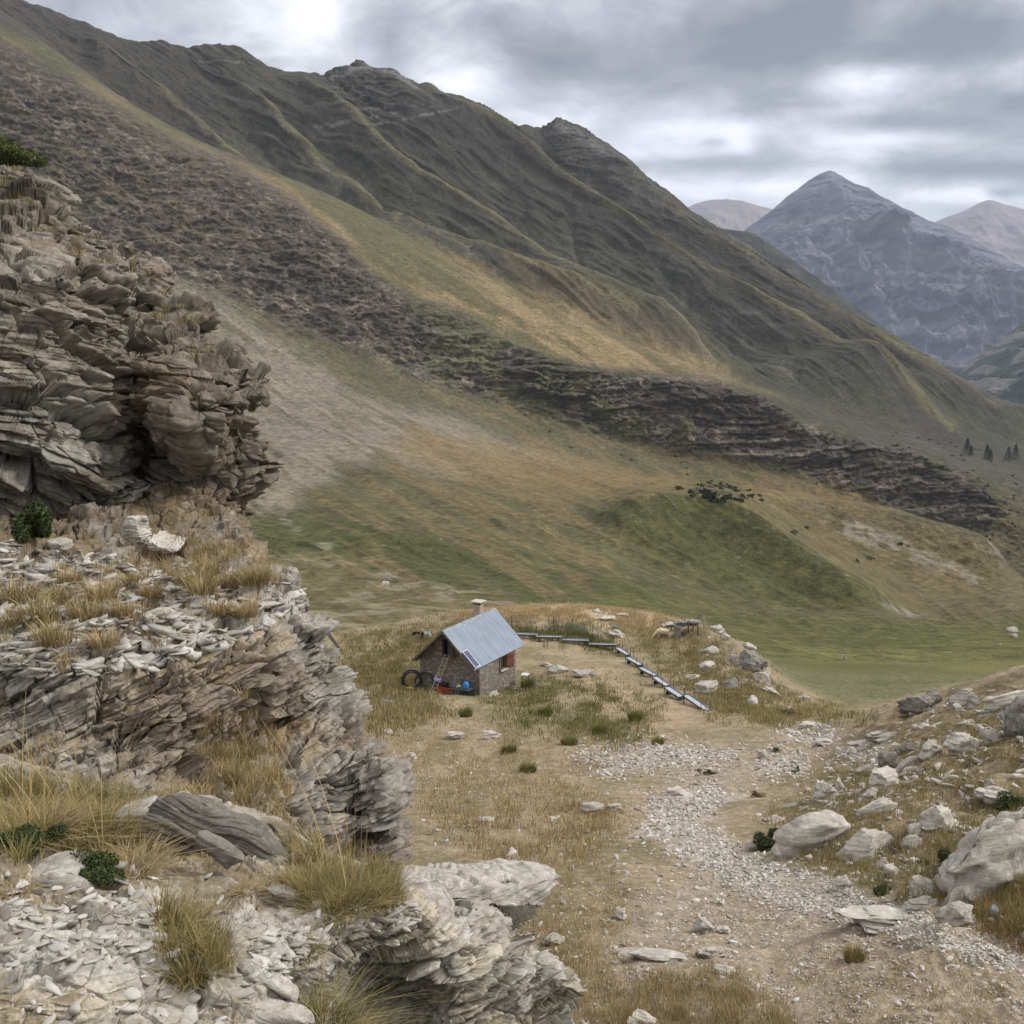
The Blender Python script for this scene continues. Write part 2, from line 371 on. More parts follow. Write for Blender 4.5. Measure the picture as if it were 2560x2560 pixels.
def paint_far(X, Y, Z, fx, fy, bx=None, by=None):
    if bx is None: bx, by = fx, fy
    n1 = fbm(X, Y, Z, 5, f=.012); n2 = fbm(X + 300, Y, Z, 5, f=.05); n3 = fbm(X, Y + 90, Z, 4, f=.25)
    # along-slope streaks
    q = (fy - .62 * fx); r = (fx + .62 * fy)
    st = fbm(q * 1, r * .12, None, 5, f=110.); st2 = fbm(q + .05 * n2, r * .1, None, 4, f=420.)
    wob = .006 * n2 + .004 * n1
    wx, wy = fx + wob, fy + wob * .7 + .003 * n3
    col = np.empty(X.shape + (3,)); col[:] = lin(86, 82, 62)
    col = blend(col, sstep(-.25, .35, n1 + .4 * st), lin(102, 95, 68))
    main_ = sstep(780, 900, Y)
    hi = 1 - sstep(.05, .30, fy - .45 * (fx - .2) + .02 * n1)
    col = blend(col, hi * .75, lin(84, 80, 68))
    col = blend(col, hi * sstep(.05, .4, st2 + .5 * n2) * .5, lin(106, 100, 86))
    col = blend(col, sstep(.05, .35, n2 + .3 * st2) * .35, lin(94, 86, 64))
    # grass green lower down on the face
    col = blend(col, zone(wx, wy, [(.25,.15),(.5,.27),(.64,.33),(.7,.365),(.8,.40),(1.1,.46),(1.1,.40),(.9,.38),(.8,.34),(.7,.3),(.55,.22),(.45,.2),(.35,.14),(.25,.1)], .02) * .4, lin(92, 93, 62))
    # pale spur crests
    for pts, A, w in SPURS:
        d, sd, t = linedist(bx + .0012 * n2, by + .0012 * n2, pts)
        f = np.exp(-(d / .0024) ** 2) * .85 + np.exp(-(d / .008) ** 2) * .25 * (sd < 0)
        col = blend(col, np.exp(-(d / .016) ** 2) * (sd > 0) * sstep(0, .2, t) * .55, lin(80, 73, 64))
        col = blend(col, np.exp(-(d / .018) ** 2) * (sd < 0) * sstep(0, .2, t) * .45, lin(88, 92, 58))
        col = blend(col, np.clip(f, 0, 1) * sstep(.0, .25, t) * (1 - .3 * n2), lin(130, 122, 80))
    for pts in GULLIES:
        d, sd, t = linedist(bx + .0012 * n3, by, pts)
        f = np.exp(-(d / (.0012 + .0018 * t)) ** 2) * sstep(-.6, .2, n3 + n2)
        col = blend(col, np.clip(f, 0, 1) * .85, lin(128, 122, 102))
    # debris tracks
    col = blend(col, zone(wx, wy, [(.64,.255),(.66,.26),(.70,.30),(.73,.325),(.745,.345),(.73,.345),(.70,.325),(.67,.29)], .008) * .5 * sstep(-.4, .4, st2), lin(122, 117, 104))
    col = blend(col, zone(wx, wy, [(.545,.22),(.565,.23),(.60,.27),(.60,.285),(.56,.27),(.54,.25)], .012) * sstep(-.2, .3, n2 + st2) * .5, lin(122, 116, 96))
    # upper rocks near the skyline
    col = blend(col, zone(wx, wy, [(.31,.05),(.36,.055),(.45,.115),(.48,.135),(.44,.125),(.38,.1),(.33,.08)], .006) * sstep(-.3, .3, n3 + n2) * .7, lin(98, 94, 90))
    col = blend(col, zone(wx, wy, [(.52,.12),(.55,.11),(.6,.15),(.68,.20),(.75,.25),(.82,.31),(.80,.31),(.72,.26),(.66,.225),(.6,.19),(.56,.16)], .01) * sstep(-.4, .3, n2 + st2) * .75, lin(112, 106, 102))
    col = blend(col, zone(wx, wy, [(.70,.222),(.735,.228),(.77,.25),(.82,.285),(.87,.32),(.93,.36),(.9,.36),(.84,.33),(.77,.285),(.72,.245)], .006) * .7, lin(78, 76, 68))
    bands = sstep(.55, .9, vnoise(Z * .22 + n1 * 3, X * .004)) * sstep(.0, .4, n2 + .3)
    col = blend(col, bands * hi * .6, lin(108, 105, 98))
    col = blend(col, zone(wx, wy, [(-.1,-.1),(.12,.03),(.2,.07),(.22,.12),(.1,.07),(0,.02)], .03) * .6, lin(88, 80, 72))
    for pts, w in (([(.321,.101),(.345,.1045),(.383,.106)], .0012), ([(.326,.111),(.355,.113),(.388,.1126)], .0012), ([(.334,.119),(.39,.12),(.453,.1216)], .0008), ([(.19,.0595),(.22,.060),(.246,.061)], .0008), ([(.30,.083),(.33,.088)], .001), ([(.325,.075),(.352,.0665),(.385,.074),(.41,.094)], .003), ([(.545,.122),(.56,.13),(.60,.165)], .004), ([(.30,.122),(.32,.127),(.345,.13)], .0015)):
        d, sd, t = linedist(wx * .5 + fx * .5, wy * .5 + fy * .5, pts)
        col = blend(col, np.exp(-(d / w) ** 2) * sstep(-.35, .15, n3 + .5 * n2) * .8, lin(150, 146, 142))
    # golden grass
    g = zone(wx + .003 * st2, wy + .006 * st2, GOLD, .006)
    gc = lin(152, 130, 86) + (lin(112, 102, 62) - lin(152, 130, 86)) * sstep(-.25, .25, st + .4 * st2)[..., None]
    ed, _, _ = linedist(wx, wy, [(0,.042),(.052,.070),(.114,.100),(.166,.133),(.225,.156),(.285,.192),(.334,.232),(.362,.262),(.404,.285),(.453,.30),(.5,.325)])
    gc = gc + (lin(96, 95, 58) - gc) * ((1 - sstep(.36, .52, fx)) * sstep(.003, .011, ed))[..., None] * .85
    gc = gc + (lin(128, 112, 72) - gc) * ((1 - sstep(.36, .52, fx)) * (1 - sstep(.003, .008, ed)))[..., None] * .7
    gc = gc + (lin(102, 100, 60) - gc) * (sstep(.004, .03, polydist(fx, fy, [(.22,.152),(.285,.177),(.4,.235),(.47,.268),(.543,.297),(.62,.333),(.7,.363),(.74,.385),(.62,.358),(.53,.325),(.46,.29),(.40,.262),(.34,.225),(.28,.192)])) * sstep(-.1, .1, st))[..., None] * .6
    col = blend(col, g, gc)
    d, sd, t = linedist(wx, wy, [(.50,.262),(.556,.294),(.605,.321),(.653,.341),(.69,.362)])
    col = blend(col, np.exp(-(d / .010) ** 2) * .75 * (.6 + .4 * st), lin(146, 124, 78))
    # shale face and cliff bands
    s_ = zone(wx + .004 * n3, wy + .004 * n3, SHALE, .005)
    sc = lin(92, 82, 69) + (lin(126, 115, 98) - lin(92, 82, 69)) * sstep(.1, .6, n3 + .6 * st2)[..., None]
    sc = sc + (lin(96, 86, 62) - sc) * sstep(.05, .4, n1 + st * .6)[..., None] * .6
    sc = sc + (lin(98, 96, 62) - sc) * (sstep(.33, .48, fx) * sstep(-.25, .1, n2 + .3 * st))[..., None] * .85
    sc = sc * 1.12 * (1 + .35 * fbm(Z * .9 + n2 * 2, X * .03, None, 3, f=.35))[..., None]
    col = blend(col, s_, sc)
    c_ = zone(wx + .004 * n3, wy + .004 * n2, CLIFF, .004)
    lay = fbm(Z * 1.0 + n1 * 6 - X * .03, X * .02, None, 3, f=.28, gain=.7)
    cc = lin(98, 88, 76) + (lin(142, 129, 110) - lin(98, 88, 76)) * sstep(-.1, .7, lay + .35 * n3)[..., None]
    cc = cc + (lin(100, 97, 62) - cc) * (sstep(-.1, .2, n2 + st * .3 - .25 * (fx > .62) + .15 * (fx < .58)))[..., None] * .8
    col = blend(col, c_, cc)
    rs = zone(wx, wy, [(.84,.43),(.9,.445),(.95,.465),(1.2,.50),(1.2,.62),(1.0,.58),(.985,.545),(.95,.515),(.9,.50)], .012) * (1 - c_)
    col = blend(col, rs * sstep(-.25, .15, n3 * .7 + n2) * .8, lin(112, 104, 90)); col = blend(col, rs * sstep(.0, .2, -n3) * .5, lin(72, 70, 58))
    # scree
    k = zone(wx + .006 * n3 + .004 * st2, wy + .008 * st, SCREE, .012)
    kc = lin(140, 130, 108) + (lin(112, 104, 78) - lin(140, 130, 108)) * sstep(.0, .6, st + .5 * n2)[..., None]
    col = blend(col, k * .92, kc)
    for pts, w in (([(.40,.35),(.45,.40),(.5,.43),(.57,.465)], .008), ([(.36,.34),(.4,.385),(.44,.41),(.5,.44)], .006), ([(.55,.40),(.6,.44),(.68,.475)], .003), ([(.3,.36),(.35,.41),(.42,.47),(.5,.50)], .006), ([(.26,.42),(.32,.46),(.4,.5),(.5,.52)], .006)):
        d, sd, t = linedist(wx, wy, pts)
        col = blend(col, np.exp(-(d / w) ** 2) * sstep(-.5, .3, st2 + n3 * .5) * .6, lin(134, 126, 106))
    # brown / orange slopes in the middle
    lowm = sstep(.33, .40, fy - .25 * (fx - .5)) * (1 - s_) * (1 - c_) * (1 - k)
    col = blend(col, lowm * .75, lin(98, 94, 60))
    col = blend(col, lowm * sstep(-.15, .4, st * 1.2 + .4 * n2) * .7, lin(122, 106, 70))
    col = blend(col, zone(wx + .004 * st2, wy + .008 * st, GOLD2, .014) * .85, lin(134, 112, 72))
    col = blend(col, zone(wx, wy, [(.24,.5),(.33,.505),(.45,.53),(.58,.555),(.70,.59),(.5,.60),(.3,.56),(.22,.53)], .02) * sstep(-.6, .2, -st) * .75, lin(80, 82, 44))
    col = blend(col, zone(wx, wy, [(.24,.50),(.30,.50),(.34,.52),(.4,.54),(.3,.55),(.24,.54)], .012) * .6, lin(82, 88, 44))
    gs = zone(wx, wy, GSPUR, .014) * .8
    col = blend(col, gs, lin(80, 83, 46))
    col = blend(col, gs * sstep(0, .4, n2 + st * .5) * .5, lin(98, 94, 54))
    d, sd, t = linedist(wx, wy, [(.58,.495),(.65,.487),(.7,.490),(.74,.507),(.8,.540),(.86,.578),(.89,.597)])
    col = blend(col, np.exp(-(d / .003) ** 2) * .6, lin(126, 112, 76))
    # right brown hill with pale outcrops
    bh = zone(wx, wy, [(.73,.50),(.8,.493),(.86,.50),(.93,.52),(.97,.535),(1.0,.58),(1.2,.6),(1.2,.62),(.9,.598),(.86,.575),(.8,.535)], .008)
    col = blend(col, bh * .85, lin(112, 101, 66))
    col = blend(col, bh * sstep(.0, .4, n2 - st2 * .4) * .5, lin(122, 111, 88))
    for poly in ([(.80,.507),(.86,.52),(.90,.535),(.94,.555),(.97,.575),(.955,.575),(.92,.558),(.87,.54),(.82,.522)], [(.93,.517),(.95,.522),(.968,.532),(.982,.55),(.978,.556),(.96,.545),(.94,.53)], [(.86,.585),(.885,.59),(.905,.598),(.895,.603),(.87,.597)]):
        col = blend(col, zone(wx + .006 * n3, wy + .006 * n2, poly, .005) * sstep(-.15, .25, n3 + n2) * .8, lin(150, 140, 122))
    # junipers patch on the shoulder
    jp = zone(wx + .006 * n3, wy, [(.665,.478),(.69,.472),(.72,.478),(.735,.487),(.70,.491),(.675,.488)], .004)
    col = blend(col, jp * sstep(-.1, .15, n3 + n2) * .9, lin(52, 60, 36))
    # meadow on the right
    md = zone(wx, wy, [(.5,.597),(.6,.575),(.72,.597),(.85,.608),(1.2,.61),(1.2,.72),(.78,.72),(.7,.64),(.6,.61)], .012)
    col = blend(col, md * .8, lin(94, 95, 50)); col = blend(col, md * sstep(-.1, .4, fbm(X, Y, None, 4, f=.03)) * .6, lin(118, 114, 66))
    md2 = zone(wx, wy, [(-.2,.56),(.3,.55),(.4,.575),(.5,.59),(.45,.61),(.3,.68),(-.2,.7)], .012)
    col = blend(col, md2 * .6, lin(116, 107, 72)); col = blend(col, md2 * sstep(.15, .4, n3 + n2) * .5, lin(148, 138, 112))
    strm, _, t = linedist(wx, wy + .003 * n3, [(.26,.49),(.31,.535),(.37,.565),(.43,.583),(.5,.595)])
    col = blend(col, np.exp(-(strm / .005) ** 2) * sstep(-.2, .3, n3) * .8, lin(146, 138, 116))
    col = blend(col, sstep(.55, .75, fbm(X, Y, Z, 2, f=.5)) * sstep(.4, .5, fy) * .5, lin(140, 132, 112))
    col = col * (1 + .16 * n3 + .1 * n2)[..., None]
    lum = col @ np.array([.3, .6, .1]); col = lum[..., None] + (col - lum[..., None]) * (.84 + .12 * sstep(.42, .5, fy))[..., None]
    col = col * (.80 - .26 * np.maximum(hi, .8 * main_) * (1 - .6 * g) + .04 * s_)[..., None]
    return np.clip(col, .01, .8), s_, c_, k

def q_(fx, fy): return fy - .45 * fx
def r_(fx, fy): return fx + .45 * fy

def build_far():
    U, Y, e = make_grid(SEAM, 2300, 1300, 1500, ue(-.14, .4)[0], ue(1.14, .4)[0])
    X = U * Y; Z = e * Y
    P = np.stack([X, Y, Z], -1)
    fx, fy = proj(P)
    X = P[..., 0].astype(F4); Yf = P[..., 1].astype(F4)
    fade = sstep(SEAM + .5, SEAM + 60, Y)
    main = sstep(800, 950, Y)
    n2 = fbm(X, Yf, octv=3, f=.02)
    dz = np.zeros_like(Z)
    ks = [k for k, c in enumerate(CURVES) if len(c) > 30][0]; crest = np.interp(U[0], UG, TS[ks])[None]
    wc = np.exp(-((np.log(Y) - crest) / .035) ** 2)
    cu = U * 1000.
    crag = np.exp(-(((fx - .35) / .045) ** 2)) * 1.0 + np.exp(-(((fx - .55) / .04) ** 2)) * .9 + np.exp(-(((fx - .66) / .05) ** 2)) * .6 + .25
    dz += wc * crag * (fbm(cu, cu * 0, None, 4, f=.25, ridged=True) * 3.5)
    for pts, A, w in SPURS:
        d, sd, t = linedist(fx + .003 * n2, fy + .003 * n2, pts)
        ww = w * np.where(sd > 0, 1.0, .75)
        f = np.clip(1 - d / ww, 0, 1); f = f * f * .25 + f * .75
        dz = np.maximum(dz, dz * .3 + A * 1.7 * f * sstep(-.02, .2, t) * (1 - .6 * sstep(.85, 1, t)))
    dz *= main
    dz -= 22 * sstep(930, 990, Y) * (1 - np.exp(-((np.log(Y) - crest) / .09) ** 2)) * sstep(-.1, .1, fx)
    for pts in GULLIES:
        d, sd, t = linedist(fx, fy, pts)
        dz -= main * 5 * np.exp(-(d / .004) ** 2)
    low = 1 - sstep(500, 620, Y)
    for pts, A, w in (([(.575,.512),(.60,.505),(.64,.501),(.68,.500),(.71,.507),(.74,.52),(.78,.545),(.82,.569),(.86,.590),(.89,.604)], 6.5, .030), ([(.70,.492),(.76,.495),(.82,.501),(.88,.512),(.93,.526),(.965,.540),(.98,.556)], 4.5, .020), ([(.30,.50),(.36,.525),(.44,.548),(.52,.566),(.60,.583),(.68,.600)], 2.2, .022), ([(.32,.44),(.40,.475),(.48,.50),(.56,.525)], 2.5, .02), ([(.45,.42),(.52,.44),(.60,.465),(.68,.482)], 3.5, .018)):
        d, sd, t = linedist(fx + .003 * n2, fy + .002 * n2, pts)
        f = np.clip(1 - d / (w * np.where(sd > 0, 1.0, 1.3)), 0, 1); f = f * f * (2 - f)
        dz += A * f * low * sstep(0, .15, t) * (1 - sstep(.85, 1., t))
    dz += low * sstep(130, 220, Y) * (fbm(X, Yf, octv=3, f=.011) * 5 + fbm(q_(fx, fy), r_(fx, fy) * .1, octv=3, f=60., ridged=True) * 1.2)
    Z2 = Z + dz
    P = np.stack([P[..., 0], P[..., 1], Z2], -1).astype(F4)
    ss = zone(fx + .003 * n2, fy, SHALE, .012); cs = zone(fx, fy + .003 * n2, CLIFF, .006)
    zz = P[..., 2]
    q = (fy - .62 * fx); r = (fx + .62 * fy)
    # normals of the smooth surface
    du = np.gradient(P, axis=1); dv = np.gradient(P, axis=0)
    N = np.cross(du, dv); N /= np.linalg.norm(N, axis=-1, keepdims=True) + 1e-9
    N *= np.sign(N[..., 2:3] + 1e-6)
    hz = np.stack([N[..., 0], N[..., 1], N[..., 2] * .25], -1)
    dist = Yf / 1000.
    disp = fbm(X, Yf, zz, 4, f=.006) * 6 * sstep(200, 900, Y) + fbm(X, Yf, zz, 5, f=.03) * (1.4 + 1.6 * sstep(600, 1100, Y))
    disp += (fbm(X, Yf, zz, 4, f=.15) * .5)
    rill = fbm(q + .003 * n2, r * .09, None, 4, f=130., ridged=True)
    rill0 = fbm(q * 1 + .006 * n2, r * .10, None, 3, f=34., ridged=True)
    rill2 = fbm(q + .003 * n2, r * .12, None, 3, f=300., ridged=True)
    disp += rill0 * 3.5 * main + rill * (5.5 * main + 1.6 * (1 - main) * sstep(250, 500, Y)) + rill2 * 2. * main
    # shale: rough, ribbed
    rib = fbm(q + .3 * r + .01 * n2, r * .5, None, 4, f=60., ridged=True)
    disp += ss * (rib * 6 + fbm(X, Yf, zz, 5, f=.09, ridged=True, gain=.65) * 3.0)
    # strata ledges
    warp = fbm(X, Yf, zz, 3, f=.012) * 7
    ql = zz + warp - .06 * X
    L = np.zeros_like(ql)
    for h, a in ((7., .8), (3.1, .8), (1.5, .6)):
        k = np.floor(ql / h + .35 * n2); L += a * vnoise(X * .035 / a + k * 1.7, Yf * .035 / a, k * 7)
    cleft = fbm(X * 1. + 40, Yf * 1., zz * .12, 4, f=.045, ridged=True, gain=.6)
    disp += (cs * 2.2 * (.3 + sstep(-.3, .4, n2)) + ss * 1.0) * L + cs * cleft * 9
    rs_ = zone(fx, fy, [(.84,.43),(.9,.445),(.95,.465),(1.2,.50),(1.2,.62),(1.0,.58),(.985,.545),(.95,.515),(.9,.50)], .012)
    disp += rs_ * fbm(X, Yf, zz, 5, f=.07, ridged=True, gain=.6) * 4
    mk = (cs > .03) | (ss > .03)
    hf, _ = facets(np.stack([X[mk] / 16., Yf[mk] / 16., (zz[mk] + warp[mk]) / 6.5], -1), 7)
    hf2, _ = facets(np.stack([X[mk] / 6. + 9, Yf[mk] / 6., (zz[mk] + warp[mk]) / 2.6], -1), 19, .12)
    disp[mk] += (cs[mk] * 3.2 + ss[mk] * 1.6) * hf + (cs[mk] * 1.6 + ss[mk] * 1.4) * hf2
    top = np.exp(-(((fx - .36) / .05) ** 2 + ((fy - .09) / .03) ** 2)) + .8 * np.exp(-(((fx - .56) / .03) ** 2 + ((fy - .14) / .03) ** 2)) + .5 * np.exp(-(((fx - .78) / .06) ** 2 + ((fy - .27) / .04) ** 2))
    disp += main * top * (L * 3 + 2.5 * fbm(X, Yf, zz, 4, f=.06, ridged=True))
    oc = zone(fx, fy, [(.80,.503),(.86,.515),(.93,.517),(.968,.53),(.985,.555),(.975,.58),(.92,.56),(.87,.54),(.82,.522)], .01)
    disp += oc * fbm(X, Yf, zz, 5, f=.12, ridged=True) * 3
    disp *= fade
    P2 = P + hz * disp[..., None]
    global FARP
    FARP = P2
    gx, gy = proj(P2)
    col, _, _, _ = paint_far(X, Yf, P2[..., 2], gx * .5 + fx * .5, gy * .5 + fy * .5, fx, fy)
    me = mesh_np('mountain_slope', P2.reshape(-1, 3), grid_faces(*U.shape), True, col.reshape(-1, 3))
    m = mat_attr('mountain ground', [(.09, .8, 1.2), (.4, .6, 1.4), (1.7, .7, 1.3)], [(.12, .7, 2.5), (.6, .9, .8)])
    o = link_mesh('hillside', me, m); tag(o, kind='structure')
    return o

# ------------------------------------------------------------------ distant mountains
def ridge_mesh(name, crest, foot, Yc, Yf_, nu, nv, rough, colf, seed, strata=1.7):
    cx = np.array(crest); uc, ec = ue(cx[:, 0], cx[:, 1]); fxx = np.array(foot); uf, ef = ue(fxx[:, 0], fxx[:, 1])
    u = np.linspace(uc[0], uc[-1], nu); k = np.hanning(max(5, nu // 140 * 2 + 1)); k /= k.sum(); h = len(k) // 2
    e1 = np.convolve(np.pad(np.interp(u, uc, ec), h, 'edge'), k, 'valid'); e0 = np.interp(u, uf, ef)
    yc = np.interp(u, uc, cx[:, 2] * Yc if cx.shape[1] > 2 else np.full(len(uc), Yc))
    t = np.concatenate([np.linspace(0, 1, nv), 1 + np.linspace(.02, .5, nv // 8)])[:, None]
    Y = Yf_ + (yc - Yf_) * t + np.where(t > 1, (t - 1) * 800, 0)
    zc = e1 * yc; zf = e0 * Yf_
    tt = np.minimum(t, 1)
    Z = zf + (zc - zf) * (tt ** .85) - np.where(t > 1, (t - 1) * (zc - zf) * 1.2, 0)
    X = u[None] * Y
    P = np.stack([X, Y + 0 * X, Z], -1).astype(F4)
    x, y, z = P[..., 0], P[..., 1], P[..., 2]
    S = Yc / 5000.
    f0 = 1 / (600. * S)
    n = fbm(x + seed, y, z * .3, 5, f=f0, ridged=True); n2 = fbm(x + seed, y, z, 4, f=6 * f0)
    warp = n * 60 * S
    ql = z + warp + x * .05
    L = sum(a * vnoise(x * f0 * 3 / a, y * f0 * 3 / a, np.floor(ql / (hh * S)) * 5.7) for hh, a in ((70, 1.), (28, .6)))
    edge = np.clip((1 - t) * 3.5 + .08, 0, 1) * np.clip(t * 4 + .2, 0, 1)
    rl = fbm((x + seed) * 1., y * .25, None, 4, f=4.5 * f0, ridged=True)
    D = (n * rough * 1.3 * edge + rl * rough * .4 * edge + n2 * rough * .28 * (.25 + .75 * edge) + L * rough * .16 * strata * edge)
    P[..., 1] -= D * .6; P[..., 2] += D * .5
    gx, gy = proj(P)
    col = colf(x, y, P[..., 2], gx, gy, n, n2, L)
    me = mesh_np(name, P.reshape(-1, 3), grid_faces(*X.shape), True, col.reshape(-1, 3))
    return me

def col_peak(x, y, z, gx, gy, n, n2, L):
    c = np.empty(x.shape + (3,)); c[:] = lin(96, 96, 106)  # blue tint of the distance haze is mixed into the rock colour
    c = blend(c, sstep(-.1, .3, L + n2 * .4), lin(70, 72, 84))
    c = blend(c, sstep(.30, .40, gy + .02 * n2) * .6 * sstep(-.2, .3, n2), lin(84, 90, 74))
    bd = vnoise(z * .022 + n * 1.2 + n2 * .5, x * .0006) * .6 + vnoise(z * .06 + n * 2, x * .001) * .4
    c = blend(c, sstep(.0, .5, bd) * .6, lin(120, 115, 118)); c = blend(c, sstep(.1, .5, -bd) * .4, lin(66, 68, 80))
    c = blend(c, sstep(.2, .6, -n) * .3, lin(118, 112, 112))
    return c * (1 + .15 * n2)[..., None]
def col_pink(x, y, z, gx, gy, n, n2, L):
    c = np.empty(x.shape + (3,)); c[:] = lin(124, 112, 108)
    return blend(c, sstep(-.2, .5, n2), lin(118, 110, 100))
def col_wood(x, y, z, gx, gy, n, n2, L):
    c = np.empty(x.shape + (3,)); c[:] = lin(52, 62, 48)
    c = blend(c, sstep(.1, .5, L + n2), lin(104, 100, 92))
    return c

def col_ridge(x, y, z, gx, gy, n, n2, L):
    c = np.empty(x.shape + (3,)); c[:] = lin(82, 80, 74)
    c = blend(c, sstep(-.1, .3, L + n2 * .4), lin(66, 66, 62))
    c = blend(c, sstep(.1, .4, n2) * .6, lin(84, 88, 62))
    return c * (1 + .15 * n2)[..., None] * .8

def build_distant():
    m = mat_attr('distant rock', [(.004, .8, 1.2), (.02, .8, 1.2)], [(.006, .6, 40)])
    peak = [(.60,.30),(.66,.27),(.70,.25),(.735,.22),(.755,.205),(.775,.188),(.79,.1765),(.80,.1715),(.807,.1688),(.812,.1688),(.826,.1755),(.845,.185),(.865,.196),(.885,.205),(.905,.213),(.925,.222),(.95,.235),(.98,.252),(1.02,.272),(1.08,.30),(1.2,.33)]
    foot = [(.55,.5),(.8,.5),(1.2,.52)]
    o = link_mesh('mountain', ridge_mesh('peak', peak, foot, 5200, 3300, 900, 520, 190, col_peak, 11.), m); tag(o, kind='structure')
    rg = [(.64,.30),(.67,.255),(.69,.231),(.703,.2235),(.712,.2245),(.722,.2262),(.735,.2285),(.75,.238),(.77,.252),(.80,.273),(.83,.295),(.86,.318),(.89,.339),(.93,.365),(.97,.387),(1.02,.41),(1.2,.45)]
    o = link_mesh('hill', ridge_mesh('spur', rg, [(.6,.5),(1.2,.55)], 2000, 1640, 900, 260, 34, col_ridge, 71., 1.5), m); tag(o, kind='structure')
    pl = [(.55,.28),(.60,.245),(.64,.218),(.66,.208),(.68,.199),(.695,.196),(.71,.1955),(.725,.197),(.74,.201),(.755,.205),(.78,.22),(.84,.25)]
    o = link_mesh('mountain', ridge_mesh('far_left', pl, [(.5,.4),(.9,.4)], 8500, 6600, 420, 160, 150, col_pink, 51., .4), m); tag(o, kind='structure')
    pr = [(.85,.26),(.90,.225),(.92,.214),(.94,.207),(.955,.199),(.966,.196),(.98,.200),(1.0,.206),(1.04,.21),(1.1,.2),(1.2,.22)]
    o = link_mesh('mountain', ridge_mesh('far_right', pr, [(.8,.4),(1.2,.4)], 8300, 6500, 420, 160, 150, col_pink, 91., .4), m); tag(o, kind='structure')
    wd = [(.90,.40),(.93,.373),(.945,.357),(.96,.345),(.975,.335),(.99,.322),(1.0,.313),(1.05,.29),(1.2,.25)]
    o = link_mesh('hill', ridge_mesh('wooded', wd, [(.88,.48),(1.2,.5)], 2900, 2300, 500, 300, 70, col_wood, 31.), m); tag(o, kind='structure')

# ------------------------------------------------------------------ near ground
PATH = [(.80,.71),(.78,.725),(.70,.735),(.66,.75),(.64,.78),(.65,.81),(.66,.85),(.63,.88),(.60,.92),(.58,.97),(.56,1.05),(1.05,1.05),(1.02,.96),(.90,.93),(.82,.90),(.76,.86),(.70,.83),(.69,.80),(.72,.775),(.76,.75),(.84,.72)]
GRAVEL = [[(.56,.73),(.62,.722),(.67,.728),(.72,.735),(.70,.745),(.655,.75),(.60,.755),(.565,.748)],
          [(.64,.785),(.66,.775),(.70,.77),(.72,.775),(.70,.79),(.685,.805),(.72,.825),(.76,.845),(.82,.86),(.86,.88),(.93,.90),(1.0,.925),(1.0,.95),(.94,.935),(.86,.905),(.78,.89),(.71,.86),(.66,.83),(.62,.81)],
          [(.74,.742),(.78,.74),(.79,.75),(.76,.757),(.74,.755)], [(.76,.715),(.80,.708),(.81,.715),(.78,.722)],
          [(.38,.855),(.42,.87),(.46,.88),(.44,.90),(.40,.89)], [(.82,.735),(.86,.728),(.88,.735),(.84,.745)]]

